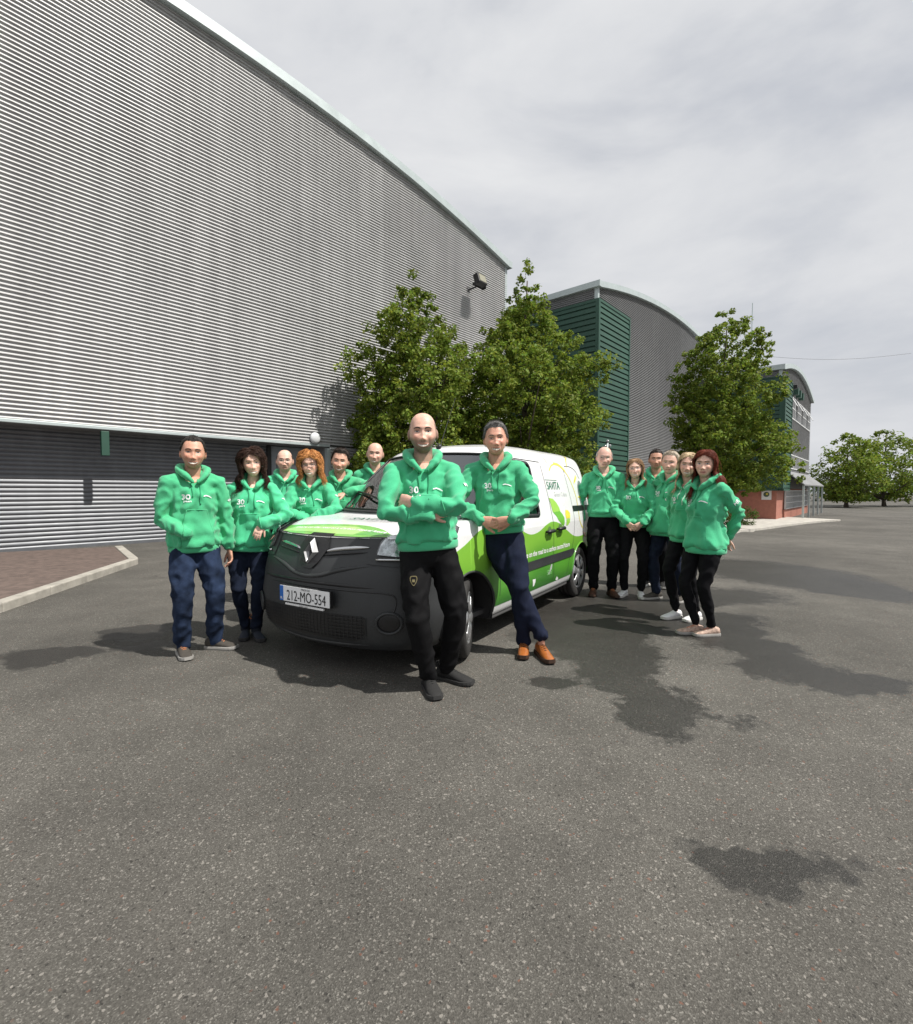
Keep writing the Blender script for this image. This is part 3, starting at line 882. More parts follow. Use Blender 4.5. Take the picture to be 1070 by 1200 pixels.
def px_prof(Z, xc, rows, zb=0.0):
    """rows of (pixel y, half width in pixels), top to bottom -> metres"""
    out = []
    for y, w in reversed(rows):
        p = at_depth(xc, y, Z); out.append((p.z - zb, w / FOC * Z))
    return out
def plant_trees():
    Z = 15.6; b = at_depth(484, 575, Z)
    tree('broadleaf_tree', 'leafy green tree against the silver warehouse wall, nearest the round wall lamp', (b.x, Z, 0),
         px_prof(Z, 484, [(322, 5), (340, 15), (365, 33), (395, 52), (430, 62), (465, 70), (495, 76), (530, 76), (552, 66), (562, 34)]), 3, 1250, 34, 0.108, group='trees in the planting bed')
    Z = 17.2; b = at_depth(614, 575, Z)
    tree('broadleaf_tree', 'tall leafy tree between the silver warehouse and the green panelled corner', (b.x, Z, 0),
         px_prof(Z, 614, [(306, 6), (328, 17), (355, 30), (390, 50), (425, 74), (460, 82), (500, 82), (530, 78), (555, 66), (565, 34)]), 11, 1600, 34, 0.112, group='trees in the planting bed')
    Z = 21.5; b = at_depth(846, 575, Z)
    tree('broadleaf_tree', 'rounded leafy tree in front of the far green-cornered office wing', (b.x, Z, gz(b.x, Z)),
         px_prof(Z, 846, [(366, 10), (378, 24), (400, 40), (430, 47), (465, 51), (500, 58), (530, 64), (556, 60), (570, 44), (578, 18)], gz(b.x, Z)), 23, 1300, 36, 0.120, group='trees in the planting bed')
    # beyond the far wing
    for k, (x, y, h, w) in enumerate(((46, 58, 8.5, 3.4), (54, 62, 10, 4.2), (62, 60, 9, 3.8), (72, 66, 11, 4.6), (86, 70, 10, 4.6), (40, 70, 7.5, 3.0))):
        tree('distant_tree', (['small round distant tree nearest the end of the far office wing', 'tall distant tree close behind the small round one', 'middling distant tree in the row beyond the office wing', 'tallest distant tree in the row beyond the office wing', 'broad outermost distant tree in the row beyond the office wing', 'lowest distant tree just behind the end of the office wing'][k]), (x, y, gz(x, y)),
             [(1.0, w * 0.5), (h * 0.3, w * 0.95), (h * 0.6, w), (h * 0.85, w * 0.6), (h, 0.2)], 40 + k, 240, 30, 0.30, group='distant trees', cr=(0.6, 1.0), trunk_r=0.2)
plant_trees()
def hedgerow():
    rng = np.random.default_rng(99)
    n = 420; x = 34 + 110 * rng.random(n); y = 84 + 0.12 * x + rng.normal(size=n) * 1.2
    cen = np.stack([x, y, -0.4 + 3.4 * rng.random(n) ** 0.8 + 0.8 * np.sin(x * 0.23)], axis=1)
    tag(leaf_cloud('hedgerow', cen, 0.9 + 0.6 * rng.random(n), 26, 0.55, M_LEAF2, None, rng), 'long dark hedgerow far beyond the end of the office wing', 'hedge', kind='stuff')
hedgerow()

def shrub(label, base, h, w, seed, clumps=60, per=40, leaf=0.075):
    rng = np.random.default_rng(seed)
    r = empty('shrub', base); tag(r, label, 'shrub')
    cen, rad = [], []
    for k in range(clumps):
        th = rng.random() * 2 * math.pi; q = rng.random() ** 0.5; z = h * (0.12 + 0.83 * rng.random())
        rr = w * q * math.sqrt(max(0.05, 1 - ((z / h - 0.4) / 0.7) ** 2))
        cen.append((rr * math.cos(th), rr * math.sin(th), z)); rad.append(0.13 + 0.14 * rng.random())
    mb = MB()
    for k in range(7):
        c = cen[k * 3]; mb.loft([(c[0] * 0.15, c[1] * 0.15, 0), (c[0] * 0.5, c[1] * 0.5, c[2] * 0.6), c], [0.018, 0.012, 0.004], 5)
    mb.build('stems', M_BARK, r)
    leaf_cloud('foliage', cen, rad, per, leaf, M_LEAF2, r, rng)
for k, (px, Z, h, w, lab) in enumerate((
        (684, 14.6, 2.35, 0.8, 'dense green shrub in the bed behind the white van'),
        (652, 14.4, 1.6, 0.8, 'low green shrub hidden behind the white van'),
        (560, 14.4, 1.9, 1.0, 'broad green shrub under the tall tree behind the van'),
        (455, 14.8, 1.5, 0.9, 'green shrub at the foot of the warehouse tree'),
        (868, 27.0, 1.1, 0.85, 'low leafy plant at the foot of the terracotta wall'))):
    b = at_depth(px, 575, Z)
    shrub(lab, (b.x, Z, gz(b.x, Z) + (0.05 if Z < 20 else 0)), h, w, 70 + k)

# ================================================================== the delivery van
M_VWHITE = mat('van_white_paint', (0.78, 0.785, 0.79), 0.28, coat=0.6, var=0.015, vscale=2)
M_BUMPER = mat('grey_bumper_plastic', (0.030, 0.032, 0.034), 0.48, var=0.12, vscale=5, bump=0.10, bscale=400)
M_VBLACK = mat('van_black_trim', (0.012, 0.012, 0.013), 0.42, var=0.15, vscale=8)
M_GAP = mat('panel_gap', (0.03, 0.03, 0.03), 0.7)
M_CHROME = mat('chrome', (0.62, 0.63, 0.64), 0.16, metal=1.0)
M_EMBLEM = mat('satin_chrome', (0.26, 0.265, 0.27), 0.30, metal=0.5)
M_ALLOY = mat('wheel_silver', (0.52, 0.53, 0.54), 0.30, metal=0.75, var=0.05)
M_TYRE = mat('tyre_rubber', (0.022, 0.021, 0.020), 0.78, var=0.25, vscale=14, bump=0.3, bscale=120)
M_INT = mat('cabin_plastic', (0.055, 0.055, 0.057), 0.75, var=0.1)
M_SEAT = mat('seat_fabric', (0.05, 0.05, 0.055), 0.9, var=0.2, vscale=20)
def glass_mat(name, tint, base=0.04):
    m = bpy.data.materials.new(name); m.use_nodes = True
    nt = m.node_tree; n, l = nt.nodes, nt.links
    n.remove(n['Principled BSDF']); out = n['Material Output']
    t = n.new('ShaderNodeBsdfTransparent'); t.inputs['Color'].default_value = (*tint, 1)
    g = n.new('ShaderNodeBsdfGlossy'); g.inputs['Roughness'].default_value = 0.015; g.inputs['Color'].default_value = (0.95, 0.97, 0.98, 1)
    fr = n.new('ShaderNodeFresnel'); fr.inputs['IOR'].default_value = 1.75
    ad = n.new('ShaderNodeMath'); ad.operation = 'ADD'; ad.use_clamp = True; ad.inputs[1].default_value = base
    l.new(fr.outputs['Fac'], ad.inputs[0])
    mx = n.new('ShaderNodeMixShader'); l.new(ad.outputs[0], mx.inputs['Fac']); l.new(t.outputs['BSDF'], mx.inputs[1]); l.new(g.outputs['BSDF'], mx.inputs[2])
    l.new(mx.outputs['Shader'], out.inputs['Surface'])
    return m
M_GLASS = glass_mat('windscreen_glass', (0.62, 0.67, 0.65), 0.12)
M_SGLASS = glass_mat('side_glass', (0.30, 0.34, 0.33), 0.05)
M_LENS = glass_mat('lamp_lens', (0.93, 0.95, 0.95), 0.05)
M_TEXTW = mat('white_print', (0.80, 0.80, 0.80), 0.5)
def wrap_mat():
    """printed green wrap, light at the top of the wave and deep green low down"""
    m = mat('green_wrap_print', (0.2, 0.4, 0.05), 0.32, coat=0.5)
    n, l = m.node_tree.nodes, m.node_tree.links; p = n['Principled BSDF']
    tc = n.new('ShaderNodeTexCoord'); sp = n.new('ShaderNodeSeparateXYZ'); l.new(tc.outputs['Object'], sp.inputs['Vector'])
    no = n.new('ShaderNodeTexNoise'); no.inputs['Scale'].default_value = 1.4; no.inputs['Detail'].default_value = 0; l.new(tc.outputs['Object'], no.inputs['Vector'])
    a = n.new('ShaderNodeMath'); a.operation = 'MULTIPLY_ADD'; a.inputs[1].default_value = 0.34; l.new(no.outputs['Fac'], a.inputs[0]); l.new(sp.outputs['Z'], a.inputs[2])
    r = n.new('ShaderNodeValToRGB'); r.color_ramp.interpolation = 'EASE'
    e = r.color_ramp.elements; e.new(0.5)
    for k, (pos, c) in enumerate(((0.42, srgb(44, 104, 42)), (0.74, srgb(84, 150, 50)), (1.02, srgb(126, 182, 62)))): e[k].position = min(1, pos * 0.8); e[k].color = (*c, 1)
    mu = n.new('ShaderNodeMath'); mu.operation = 'MULTIPLY'; mu.inputs[1].default_value = 0.8; l.new(a.outputs[0], mu.inputs[0])
    l.new(mu.outputs[0], r.inputs['Fac']); l.new(r.outputs['Color'], p.inputs['Base Color'])
    return m
M_WRAP = wrap_mat()

# --- body surface: a spline grid, rows run from the sill to the roof ridge, columns from nose centre round to tail centre
NCOL = 13
def body_rows():
    rows = []
    def row(zN, zC, zS, zT, xN, sb, w, xT, nose=(0, .06, .22, .52, 1.0)):
        xc4 = xN - sb; xr = xT + 0.15
        out = []
        for j in range(NCOL):
            if j <= 4:
                y = w * (0, .31, .61, .84, .965)[j]; x = xN - sb * nose[j]; z = zN + (zC - zN) * (0, .1, .35, .7, 1.0)[j]
            elif j <= 9:
                x = xc4 + (xr - xc4) * (.10, .26, .48, .70, .88)[j - 5]; y = w * (.985, 1, 1, 1, .985)[j - 5]
                z = zS if j > 5 else 0.45 * zC + 0.55 * zS
            elif j == 10: x, y, z = xr, w * .93, 0.5 * (zS + zT)
            elif j == 11: x, y, z = xT + 0.02, w * .60, zT
            else: x, y, z = xT, 0.0, zT
            out.append((x, y, z))
        rows.append(out)
    row(.20, .20, .24, .26, .790, .40, .845, -3.33)
    row(.27, .27, .29, .32, .845, .42, .880, -3.38)
    row(.42, .42, .43, .44, .872, .42, .910, -3.405)
    row(.60, .60, .60, .60, .866, .44, .905, -3.405)
    row(.77, .77, .77, .77, .835, .46, .908, -3.400)
    row(.955, .965, .94, .93, .735, .46, .905, -3.395)
    row(.985, 1.000, .975, .965, .690, .46, .902, -3.393)
    row(1.060, 1.075, 1.03, 1.02, .360, .36, .893, -3.385)
    row(1.120, 1.135, 1.075, 1.07, -.030, .42, .882, -3.380)
    row(1.42, 1.405, 1.38, 1.38, -.440, .24, .815, -3.345)
    row(1.715, 1.672, 1.645, 1.64, -.815, .19, .745, -3.270)
    row(1.772, 1.745, 1.748, 1.735, -.985, .17, .655, -3.195)
    row(1.805, 1.795, 1.800, 1.785, -1.20, .12, .430, -3.08)
    row(1.820, 1.820, 1.820, 1.800, -1.40, .05, .0001, -2.95)
    return np.array(rows)
BODY_K = body_rows()
def cr_w(t):
    return np.array([-.5 * t + t * t - .5 * t ** 3, 1 - 2.5 * t * t + 1.5 * t ** 3, .5 * t + 2 * t * t - 1.5 * t ** 3, -.5 * t * t + .5 * t ** 3])
def body_pt(u, v):
    """u in [-12, 12] columns (sign = side), v in [0, rows-1]"""
    sg = 1 if u >= 0 else -1
    a = abs(u); i = min(int(a), NCOL - 2); t = a - i
    r = min(int(v), len(BODY_K) - 2); s = v - r
    wu, wv = cr_w(t), cr_w(s)
    p = np.zeros(3)
    for b in range(4):
        rr = min(max(r + b - 1, 0), len(BODY_K) - 1)
        for c in range(4):
            jj = i + c - 1; m = 1
            if jj < 0: jj, m = -jj, -1
            elif jj > NCOL - 1: jj, m = 2 * (NCOL - 1) - jj, -1
            q = BODY_K[rr][jj]
            p += wu[c] * wv[b] * np.array([q[0], q[1] * m, q[2]])
    return np.array([p[0], p[1] * sg, p[2]])

VAN_O = Vector((-0.643, 4.278, 0)); VAN_RZ = math.atan2(-0.846, -0.533)
NU, NV = 8, 8
def van_body(root):
    nr = len(BODY_K)
    us = [k / NU for k in range(-(NCOL - 1) * NU, (NCOL - 1) * NU)]       # closed loop
    vs = [k / NV for k in range((nr - 1) * NV + 1)]
    U = len(us)
    P = [[body_pt(u, v) for u in us] for v in vs]
    bm = bmesh.new()
    bv = [[bm.verts.new(p) for p in row] for row in P]
    glass_faces = []
    W_LO, W_HI, W_U = 8.125, 9.875, 3.375
    for j in range(len(vs) - 1):
        vm = (vs[j] + vs[j + 1]) / 2
        for i in range(U):
            i2 = (i + 1) % U
            um = abs(us[i] + 0.5 / NU)
            if W_LO < vm < W_HI and um < W_U:
                continue
            try: f = bm.faces.new((bv[j][i], bv[j][i2], bv[j + 1][i2], bv[j + 1][i]))
            except ValueError: continue
            mi = 0
            if um < 5.5 and vm < 3.875: mi = 1
            if um < 2.625 and vm < 5.5: mi = 1
            if um < 4.2 and vm < 5.0: mi = 1
            if um > 9.2 and vm < 2.5: mi = 1
            if vm < 0.5: mi = 1
            if 7.95 < vm < W_LO and um < 3.4: mi = 1
            f.material_index = mi; f.smooth = True
    bmesh.ops.remove_doubles(bm, verts=bm.verts, dist=0.0005)
    # windows and wheel arches cut in side view
    def cut(poly, side, keep=False):
        c = Vector((sum(p[0] for p in poly) / len(poly), 0, sum(p[1] for p in poly) / len(poly)))
        rad = max((Vector((p[0], 0, p[1])) - c).length for p in poly) + 0.12
        n = len(poly)
        for k in range(n):
            a, b = poly[k], poly[(k + 1) % n]
            fs = [f for f in bm.faces if f.calc_center_median().y * side > 0.25 and
                  (Vector((f.calc_center_median().x, 0, f.calc_center_median().z)) - c).length < rad]
            geom = list({v for f in fs for v in f.verts}) + list({e for f in fs for e in f.edges}) + fs
            d = Vector((b[0] - a[0], 0, b[1] - a[1]))
            bmesh.ops.bisect_plane(bm, geom=geom, plane_co=(a[0], 0, a[1]), plane_no=(-d.z, 0, d.x), dist=1e-5)
        kill = []
        for f in bm.faces:
            m = f.calc_center_median()
            if m.y * side < 0.25: continue
            s = 0
            inside = True
            for k in range(n):
                a, b = poly[k], poly[(k + 1) % n]
                cr = (b[0] - a[0]) * (m.z - a[1]) - (b[1] - a[1]) * (m.x - a[0])
                if s == 0: s = 1 if cr > 0 else -1
                elif cr * s < 0: inside = False; break
            if inside: kill.append(f)
        bmesh.ops.delete(bm, geom=kill, context='FACES')
    arch = lambda cx: [(cx + 0.372 * math.cos(t), 0.315 + 0.372 * math.sin(t)) for t in np.linspace(-0.75, math.pi + 0.75, 22)]
    win = SIDE_WIN
    full = bm.copy()
    for sd in (1, -1):
        cut(arch(0.0), sd); cut(arch(-2.697), sd); cut(win, sd)
    bmesh.ops.recalc_face_normals(bm, faces=bm.faces)
    me = bpy.data.meshes.new('body'); bm.to_mesh(me); bm.free()
    o = link_mesh('body', me, [M_VWHITE, M_BUMPER], root)
    fm = bpy.data.meshes.new('full'); full.to_mesh(fm); full.free()
    bvh = bvh_of(fm); bpy.data.meshes.remove(fm)
    # windscreen
    gu = [u for u in us if abs(u) <= W_U + 1e-6] ; gv = [v for v in vs if W_LO - 1e-6 <= v <= W_HI + 1e-6]
    v = [Vector(body_pt(a, b)) for b in gv for a in gu]
    # close the glass in slightly
    f = [(j * len(gu) + i, j * len(gu) + i + 1, (j + 1) * len(gu) + i + 1, (j + 1) * len(gu) + i) for j in range(len(gv) - 1) for i in range(len(gu) - 1)]
    ws = mesh_from('windscreen', [(p.x - 0.004, p.y, p.z - 0.003) for p in v], f, M_GLASS, root, True)
    # black ceramic border of the windscreen
    mb = MB()
    def band(c, r=0.016): mb.loft(c, [(r, 0.004)] * len(c), 6)
    edge = [body_pt(-W_U, b) for b in gv] + [body_pt(a, gv[-1]) for a in gu] + [body_pt(W_U, b) for b in reversed(gv)] + [body_pt(a, gv[0]) for a in reversed(gu)]
    mb.loft(edge + edge[:1], [0.011] * (len(edge) + 1), 6, caps=False)
    mb.build('windscreen_seal', M_VBLACK, root, smooth=True)
    return o, bvh
def rounded(poly, r, n=4):
    out = []; N = len(poly)
    for i in range(N):
        p0, p1, p2 = (np.array(poly[(i + k) % N], float) for k in (-1, 0, 1))
        a = p1 + (p0 - p1) / np.linalg.norm(p0 - p1) * r; b = p1 + (p2 - p1) / np.linalg.norm(p2 - p1) * r
        for k in range(n + 1):
            t = k / n; out.append(tuple((1 - t) ** 2 * a + 2 * t * (1 - t) * p1 + t * t * b))
    return out
SIDE_WIN = rounded([(-0.52, 1.085), (-1.40, 1.065), (-1.37, 1.60), (-0.98, 1.61)], 0.06)

def build_van():
    root = empty('delivery_van', VAN_O, VAN_RZ)
    tag(root, 'small white delivery van with green leaf wrap and dark grey bumper', 'van')
    body, bvh = van_body(root)
    FX = lambda z0=0: None
    side = lambda sg: (lambda x, z: Vector((x, sg * 1.5, z)))
    def on_side(polys, name, m, sg=1, off=0.0025, parent=None, cell=0.06):
        return drape(poly_bm(polys), name, m, parent or body, bvh, side(sg), (0, -sg, 0), off, cell)
    def on_front(polys, name, m, off=0.004, parent=None, cell=0.04):      # (y, z)
        return drape(poly_bm(polys), name, m, parent or body, bvh, lambda y, z: Vector((2.0, y, z)), (-1, 0, 0), off, cell)
    def on_bonnet(polys, name, m, off=0.0025, parent=None, cell=0.05):    # (y, x)
        return drape(poly_bm(polys), name, m, parent or body, bvh, lambda y, x: Vector((x, y, 2.6)), (0, 0, -1), off, cell)
    def line(pts, w):
        P = [np.array(p, float) for p in pts]; out = []
        for a, b in zip(P[:-1], P[1:]):
            d = (b - a) / (np.linalg.norm(b - a) + 1e-9); nn = np.array([-d[1], d[0]]) * w / 2; e = d * w * 0.3
            out.append([a - nn - e, b - nn + e, b + nn + e, a + nn - e])
        return out
    # --- green wrap on both flanks
    wave = crv([(0.42, .80), (0.1, .90), (-.15, 1.00), (-.45, 1.03), (-.8, .98), (-1.08, .90), (-1.30, .905), (-1.52, .965), (-1.71, .99), (-1.92, .955), (-2.16, .86), (-2.39, .785), (-2.65, .765), (-2.94, .795), (-3.2, .87)], 5)
    for sg in (1, -1):
        xs = [p[0] for p in wave]; zs = [p[1] for p in wave]
        for (xa, xb, zl) in ((0.40, 0.0, 0.62),):
            pass
        def top(x): return float(np.interp(-x, [-q for q in xs], zs))
        strips = []
        X = list(np.linspace(0.36, -3.2, 73))
        def arch_low(x):
            z = 0.335
            for cx in (0.0, -2.697):
                d = abs(x - cx)
                if d < 0.372: z = max(z, 0.315 + math.sqrt(0.372 ** 2 - d * d) + 0.004)
            if x > 0.36: z = max(z, 0.74)
            return z
        # finer steps round the arches
        X = sorted(set([round(q, 4) for q in X] + [round(c + 0.372 * math.cos(t), 4) for c in (0.0, -2.697) for t in np.linspace(0, math.pi, 25)]), reverse=True)
        X = [q for q in X if -3.2 <= q <= 0.36]
        for a, b in zip(X[:-1], X[1:]):
            eps = 1e-4
            la, lb = arch_low(a - eps), arch_low(b + eps)
            strips.append([(a, la), (b, lb), (b, top(b)), (a, top(a))])
        on_side(strips, 'green_wave_graphic', M_WRAP, sg, 0.002)
        # rub strip, sill trim, handles, panel gaps
        on_side([rounded([(-0.52, .545), (-2.30, .555), (-2.40, .60), (-2.36, .642), (-0.52, .632)], 0.02)], 'rubbing_strip', M_BUMPER, sg, 0.012, root)
        gaps = []
        gaps += line(crv([(-.46, .42), (-.48, .7), (-.50, 1.06), (-0.62, 1.25), (-.92, 1.60), (-1.0, 1.63)], 4), 0.007)
        gaps += line([(-1.72, .36), (-1.72, .8), (-1.72, 1.2)], 0.007); gaps += line([(-1.72, 1.2), (-1.69, 1.45)], 0.007); gaps += line([(-1.69, 1.45), (-1.67, 1.60)], 0.007)
        gaps += line(crv([(-2.36, 1.56), (-2.42, 1.1), (-2.36, .72), (-2.2, .5), (-2.15, .36)], 5), 0.006)
        gaps += line([(-1.02, 1.635), (-1.66, 1.625)], 0.007)
        on_side(gaps, 'panel_gap', M_GAP, sg, 0.0035)
        on_side([rounded([(-2.42, 1.075), (-3.12, 1.07), (-3.12, 1.135), (-2.42, 1.14)], 0.015)], 'sliding_door_rail', M_VBLACK, sg, 0.006, root)
        for hx, hz in ((-1.57, .895), (-1.88, .905)):
            b = MB(); yy = bvh.ray_cast(Vector((hx, sg * 1.5, hz)), (0, -sg, 0))[0].y
            b.loft([(hx - 0.10, yy + sg * 0.02, hz + 0.004), (hx - 0.06, yy + sg * 0.042, hz + 0.004), (hx + 0.05, yy + sg * 0.042, hz), (hx + 0.09, yy + sg * 0.018, hz)], [(0.016, 0.02), (0.02, 0.022), (0.02, 0.022), (0.014, 0.018)], 10, side=(0, 0, 1))
            h = b.build('door_handle', M_VBLACK, root, smooth=True)
            on_side([[(hx - 0.03 + 0.055 * math.cos(t), hz + 0.05 * math.sin(t)) for t in np.linspace(0, 2 * math.pi, 17)[:-1]]], 'handle_recess', mat('handle_recess', (0.10, 0.20, 0.05), 0.5), sg, 0.004, h)
        # door glass, deep black frame
        on_side([SIDE_WIN], 'side_window', M_SGLASS, sg, -0.006, root)
        ring = SIDE_WIN + SIDE_WIN[:1]
        pts = []
        for x, z in ring:
            hit = bvh.ray_cast(Vector((x, sg * 1.5, z)), (0, -sg, 0))[0]; pts.append(hit)
        MB().loft(pts, [(0.022, 0.010)] * len(pts), 8, caps=False).build('window_seal', M_VBLACK, root, smooth=True)
        # wheel arch lips and dark wells
        for cx in (0.0, -2.697):
            pts = []
            for t in np.linspace(-0.18, math.pi + 0.18, 26):
                x, z = cx + 0.372 * math.cos(t), 0.315 + 0.372 * math.sin(t)
                hit = bvh.ray_cast(Vector((x, sg * 1.5, z)), (0, -sg, 0))[0]
                pts.append(Vector((x, (hit.y if hit else sg * 0.86), z)))
            MB().loft(pts, [(0.010, 0.012)] * len(pts), 6).build('wheel_arch_lip', M_BUMPER if cx > -1 else M_WRAP, root, smooth=True)
            v, f = [], []
            N = 20
            for k, t in enumerate(np.linspace(-0.22, math.pi + 0.22, N)):
                x, z = cx + 0.378 * math.cos(t), 0.315 + 0.378 * math.sin(t)
                v += [(x, sg * 0.885 if 0.2 < z < 0.7 else sg * 0.87, z), (x, sg * 0.48, z)]
            for k in range(N - 1): f.append((2 * k, 2 * k + 1, 2 * k + 3, 2 * k + 2))
            v.append((cx, sg * 0.48, 0.315))
            for k in range(N - 1): f.append((2 * k + 1, len(v) - 1, 2 * k + 3))
            mesh_from('wheel_well', v, f, M_VBLACK, root, True)
        MB().box((-2.30, min(sg * 0.80, sg * 0.855), 0.215), (-0.40, max(sg * 0.80, sg * 0.855), 0.262)).build('sill_trim', mat('sill_grey', (0.09, 0.09, 0.09), 0.5), root, bevel=0.012)
        # leaf print and lines of the rear quarter
    LEAF_L = mat('leaf_print_light', srgb(158, 205, 84), 0.32, coat=0.5); LEAF_D = mat('leaf_print_mid', srgb(112, 178, 60), 0.32, coat=0.5)
    YEL = mat('yellow_print', srgb(228, 214, 70), 0.32, coat=0.5); ORG = mat('orange_print', srgb(214, 160, 96), 0.35, coat=0.5)
    # (pixel polygons of the photograph turned into side-view coordinates)
    def side_xy(px, py):
        d = ray(px, py); o = Vector((0, 0, CAM_H))
        inv = (Matrix.Translation(VAN_O) @ Matrix.Rotation(VAN_RZ, 4, 'Z')).inverted()
        o2 = inv @ o; d2 = (inv.to_3x3() @ d).normalized()
        hit = bvh.ray_cast(o2, d2)[0]
        return (hit.x, hit.z) if hit else None
    def px_poly(zx, zy, sc, pts):
        out = [side_xy(zx + a / sc, zy + b / sc) for a, b in pts]
        return [p for p in out if p]
    Q = (600, 520, 10.7)
    on_side([px_poly(*Q, [(462, 680), (510, 690), (555, 740), (590, 800), (605, 850), (565, 800), (530, 760), (575, 830), (600, 845), (512, 860), (490, 780)])], 'leaf_graphic', LEAF_L)
    on_side([px_poly(*Q, [(515, 862), (600, 845), (630, 880), (655, 925), (660, 975), (652, 1030), (625, 1015), (585, 960), (550, 900)])], 'leaf_graphic', LEAF_D)
    on_side([px_poly(*Q, [(668, 830), (700, 835), (725, 870), (728, 930), (680, 940), (668, 890)])], 'leaf_graphic', YEL)
    on_side([px_poly(*Q, [(682, 945), (728, 935), (725, 985), (700, 1022), (680, 1025)])], 'leaf_graphic', LEAF_L)
    def px_line(pts, w):
        pp = [p for p in (side_xy(600 + a / 10.7, 520 + b / 10.7) for a, b in pts) if p]
        return line(crv(pp, 4), w)
    on_side(px_line([(465, 335), (490, 275), (540, 258), (600, 285), (650, 335), (710, 425), (760, 540), (800, 660), (820, 770), (850, 960), (890, 1060)], 0.016), 'yellow_stem_graphic', YEL, cell=0.2)
    on_side(px_line([(520, 250), (570, 262), (620, 300), (660, 345)], 0.03), 'yellow_stem_graphic', YEL, cell=0.2, off=0.003)
    on_side([px_poly(*Q, [(790, 390), (805, 430), (790, 480), (772, 505), (778, 450)])], 'leaf_graphic', YEL)
    on_side([px_poly(*Q, [(820, 668), (860, 640), (866, 690)])], 'leaf_graphic', YEL)
    on_side(px_line([(655, 165), (672, 210), (684, 290)], 0.022), 'yellow_stem_graphic', YEL, cell=0.2)
    on_side(px_line([(350, 130), (390, 180), (435, 235)], 0.007), 'orange_line_graphic', ORG, cell=0.2)
    
    on_side(px_line([(650, 282), (720, 292), (790, 345), (840, 440)], 0.008), 'panel_gap', M_GAP, cell=0.2)
    # lettering
    DKG = mat('dark_green_print', srgb(46, 118, 92), 0.4, coat=0.4); GRYP = mat('grey_print', srgb(170, 170, 172), 0.4, coat=0.4)
    def side_text(txt, x, z, size, m, name, bold=0.0, sh=0.0, ang=0.0, sp=1.0):
        bm = text_mesh(txt, size, bold, 'LEFT', sh, sp)
        bmesh.ops.transform(bm, matrix=Matrix.Rotation(ang, 4, 'Z'), verts=bm.verts)
        # on the left flank the reading direction runs towards the tail (-x)
        drape(bm, name, m, body, bvh, lambda a, b: Vector((x - a, 1.5, z + b)), (0, -1, 0), 0.004, 0.08)['kind'] = 'stuff'
    c1 = side_xy(640.5, 569.5); c2 = side_xy(649.0, 579.5); c3 = side_xy(606.0, 663)
    side_text('SAVITA', c1[0], c1[1], 0.125, DKG, 'logo_lettering', 0.0, 0.0, 0.0, 0.92)
    on_side(line([(c1[0] + 0.02, c1[1] + 0.066), (c1[0] - 0.33, c1[1] + 0.066)], 0.006), 'logo_rule', DKG)
    side_text('Green Cubes', c2[0], c2[1], 0.075, GRYP, 'logo_lettering', -0.001)
    side_text("We're on the road to a carbon neutral future", -0.86, 0.700, 0.074, M_TEXTW, 'slogan_lettering', 0.0015)
    side_text('SDG', -1.52, 0.46, 0.07, mat('pale_green_print', srgb(132, 196, 120), 0.4), 'small_lettering')
    i1 = [side_xy(620 + a / 15.29, 640 + b / 15.29) for a, b in ((335, 505), (360, 510), (405, 400), (415, 325), (395, 320), (370, 420))]
    on_side([[p for p in i1 if p]], 'ireland_outline_graphic', GRYP)
    i2 = [side_xy(620 + a / 15.29, 640 + b / 15.29) for a, b in ((470, 590), (495, 540), (520, 570), (505, 605), (480, 610))]
    on_side([[p for p in i2 if p]], 'cross_graphic', M_TEXTW)
    i3 = [side_xy(620 + a / 15.29, 640 + b / 15.29) for a, b in ((62, 600), (115, 585), (110, 640), (90, 700), (66, 730))]
    on_side([[p for p in i3 if p]], 'shield_graphic', M_TEXTW)

    # --- bonnet print
    BL = srgb(160, 208, 130); bgreen = mat('bonnet_green_print', srgb(120, 186, 84), 0.3, coat=0.5, var=0.0)
    edge_x = lambda y: float(np.interp(abs(y), [0, .2, .4, .55, .66, .73], [.690, .684, .655, .60, .535, .46]))
    wb = crv([(-.70, .43), (-.5, .455), (-.2, .435), (0, .42), (.2, .425), (.4, .475), (.55, .55), (.62, .575)], 5)
    wy = [p[0] for p in wb]; wx = [p[1] for p in wb]
    strips = []
    Y = np.linspace(-.70, .62, 45)
    for a, b in zip(Y[:-1], Y[1:]):
        ta, tb = float(np.interp(a, wy, wx)), float(np.interp(b, wy, wx))
        strips.append([(a, edge_x(a)), (b, edge_x(b)), (b, min(tb, edge_x(b) - .004)), (a, min(ta, edge_x(a) - .004))])
    on_bonnet(strips, 'bonnet_green_graphic', bgreen)
    lt = mat('bonnet_pale_green_print', srgb(172, 216, 132), 0.3, coat=0.5)
    on_bonnet([[(-.62, .60), (-.3, .63), (.12, .655), (.26, .64), (.3, .53), (.16, .475), (-.2, .475), (-.5, .51)]], 'bonnet_pale_graphic', lt, 0.0035)
    on_bonnet([[(.28, .63), (.5, .60), (.56, .57), (.48, .53), (.36, .52)]], 'bonnet_dark_graphic', mat('bonnet_dark_green_print', srgb(104, 172, 86), 0.3, coat=0.5), 0.0035)
    def bonnet_text(txt, yc, xc, size, m, bold=0.0, ang=0.0):
        bm = text_mesh(txt, size, bold, 'CENTER')
        bmesh.ops.transform(bm, matrix=Matrix.Rotation(ang, 4, 'Z'), verts=bm.verts)
        drape(bm, 'bonnet_lettering', m, body, bvh, lambda a, b: Vector((xc - b, yc + a, 2.6)), (0, 0, -1), 0.005, 0.1)
    bonnet_text("We're on the road to a Carbon neutral future", 0.01, 0.535, 0.052, M_TEXTW, 0.0012)
    bonnet_text('SAVITA', 0.02, 0.17, 0.14, DKG)
    bonnet_text('Green Cubes', 0.20, 0.27, 0.05, GRYP)
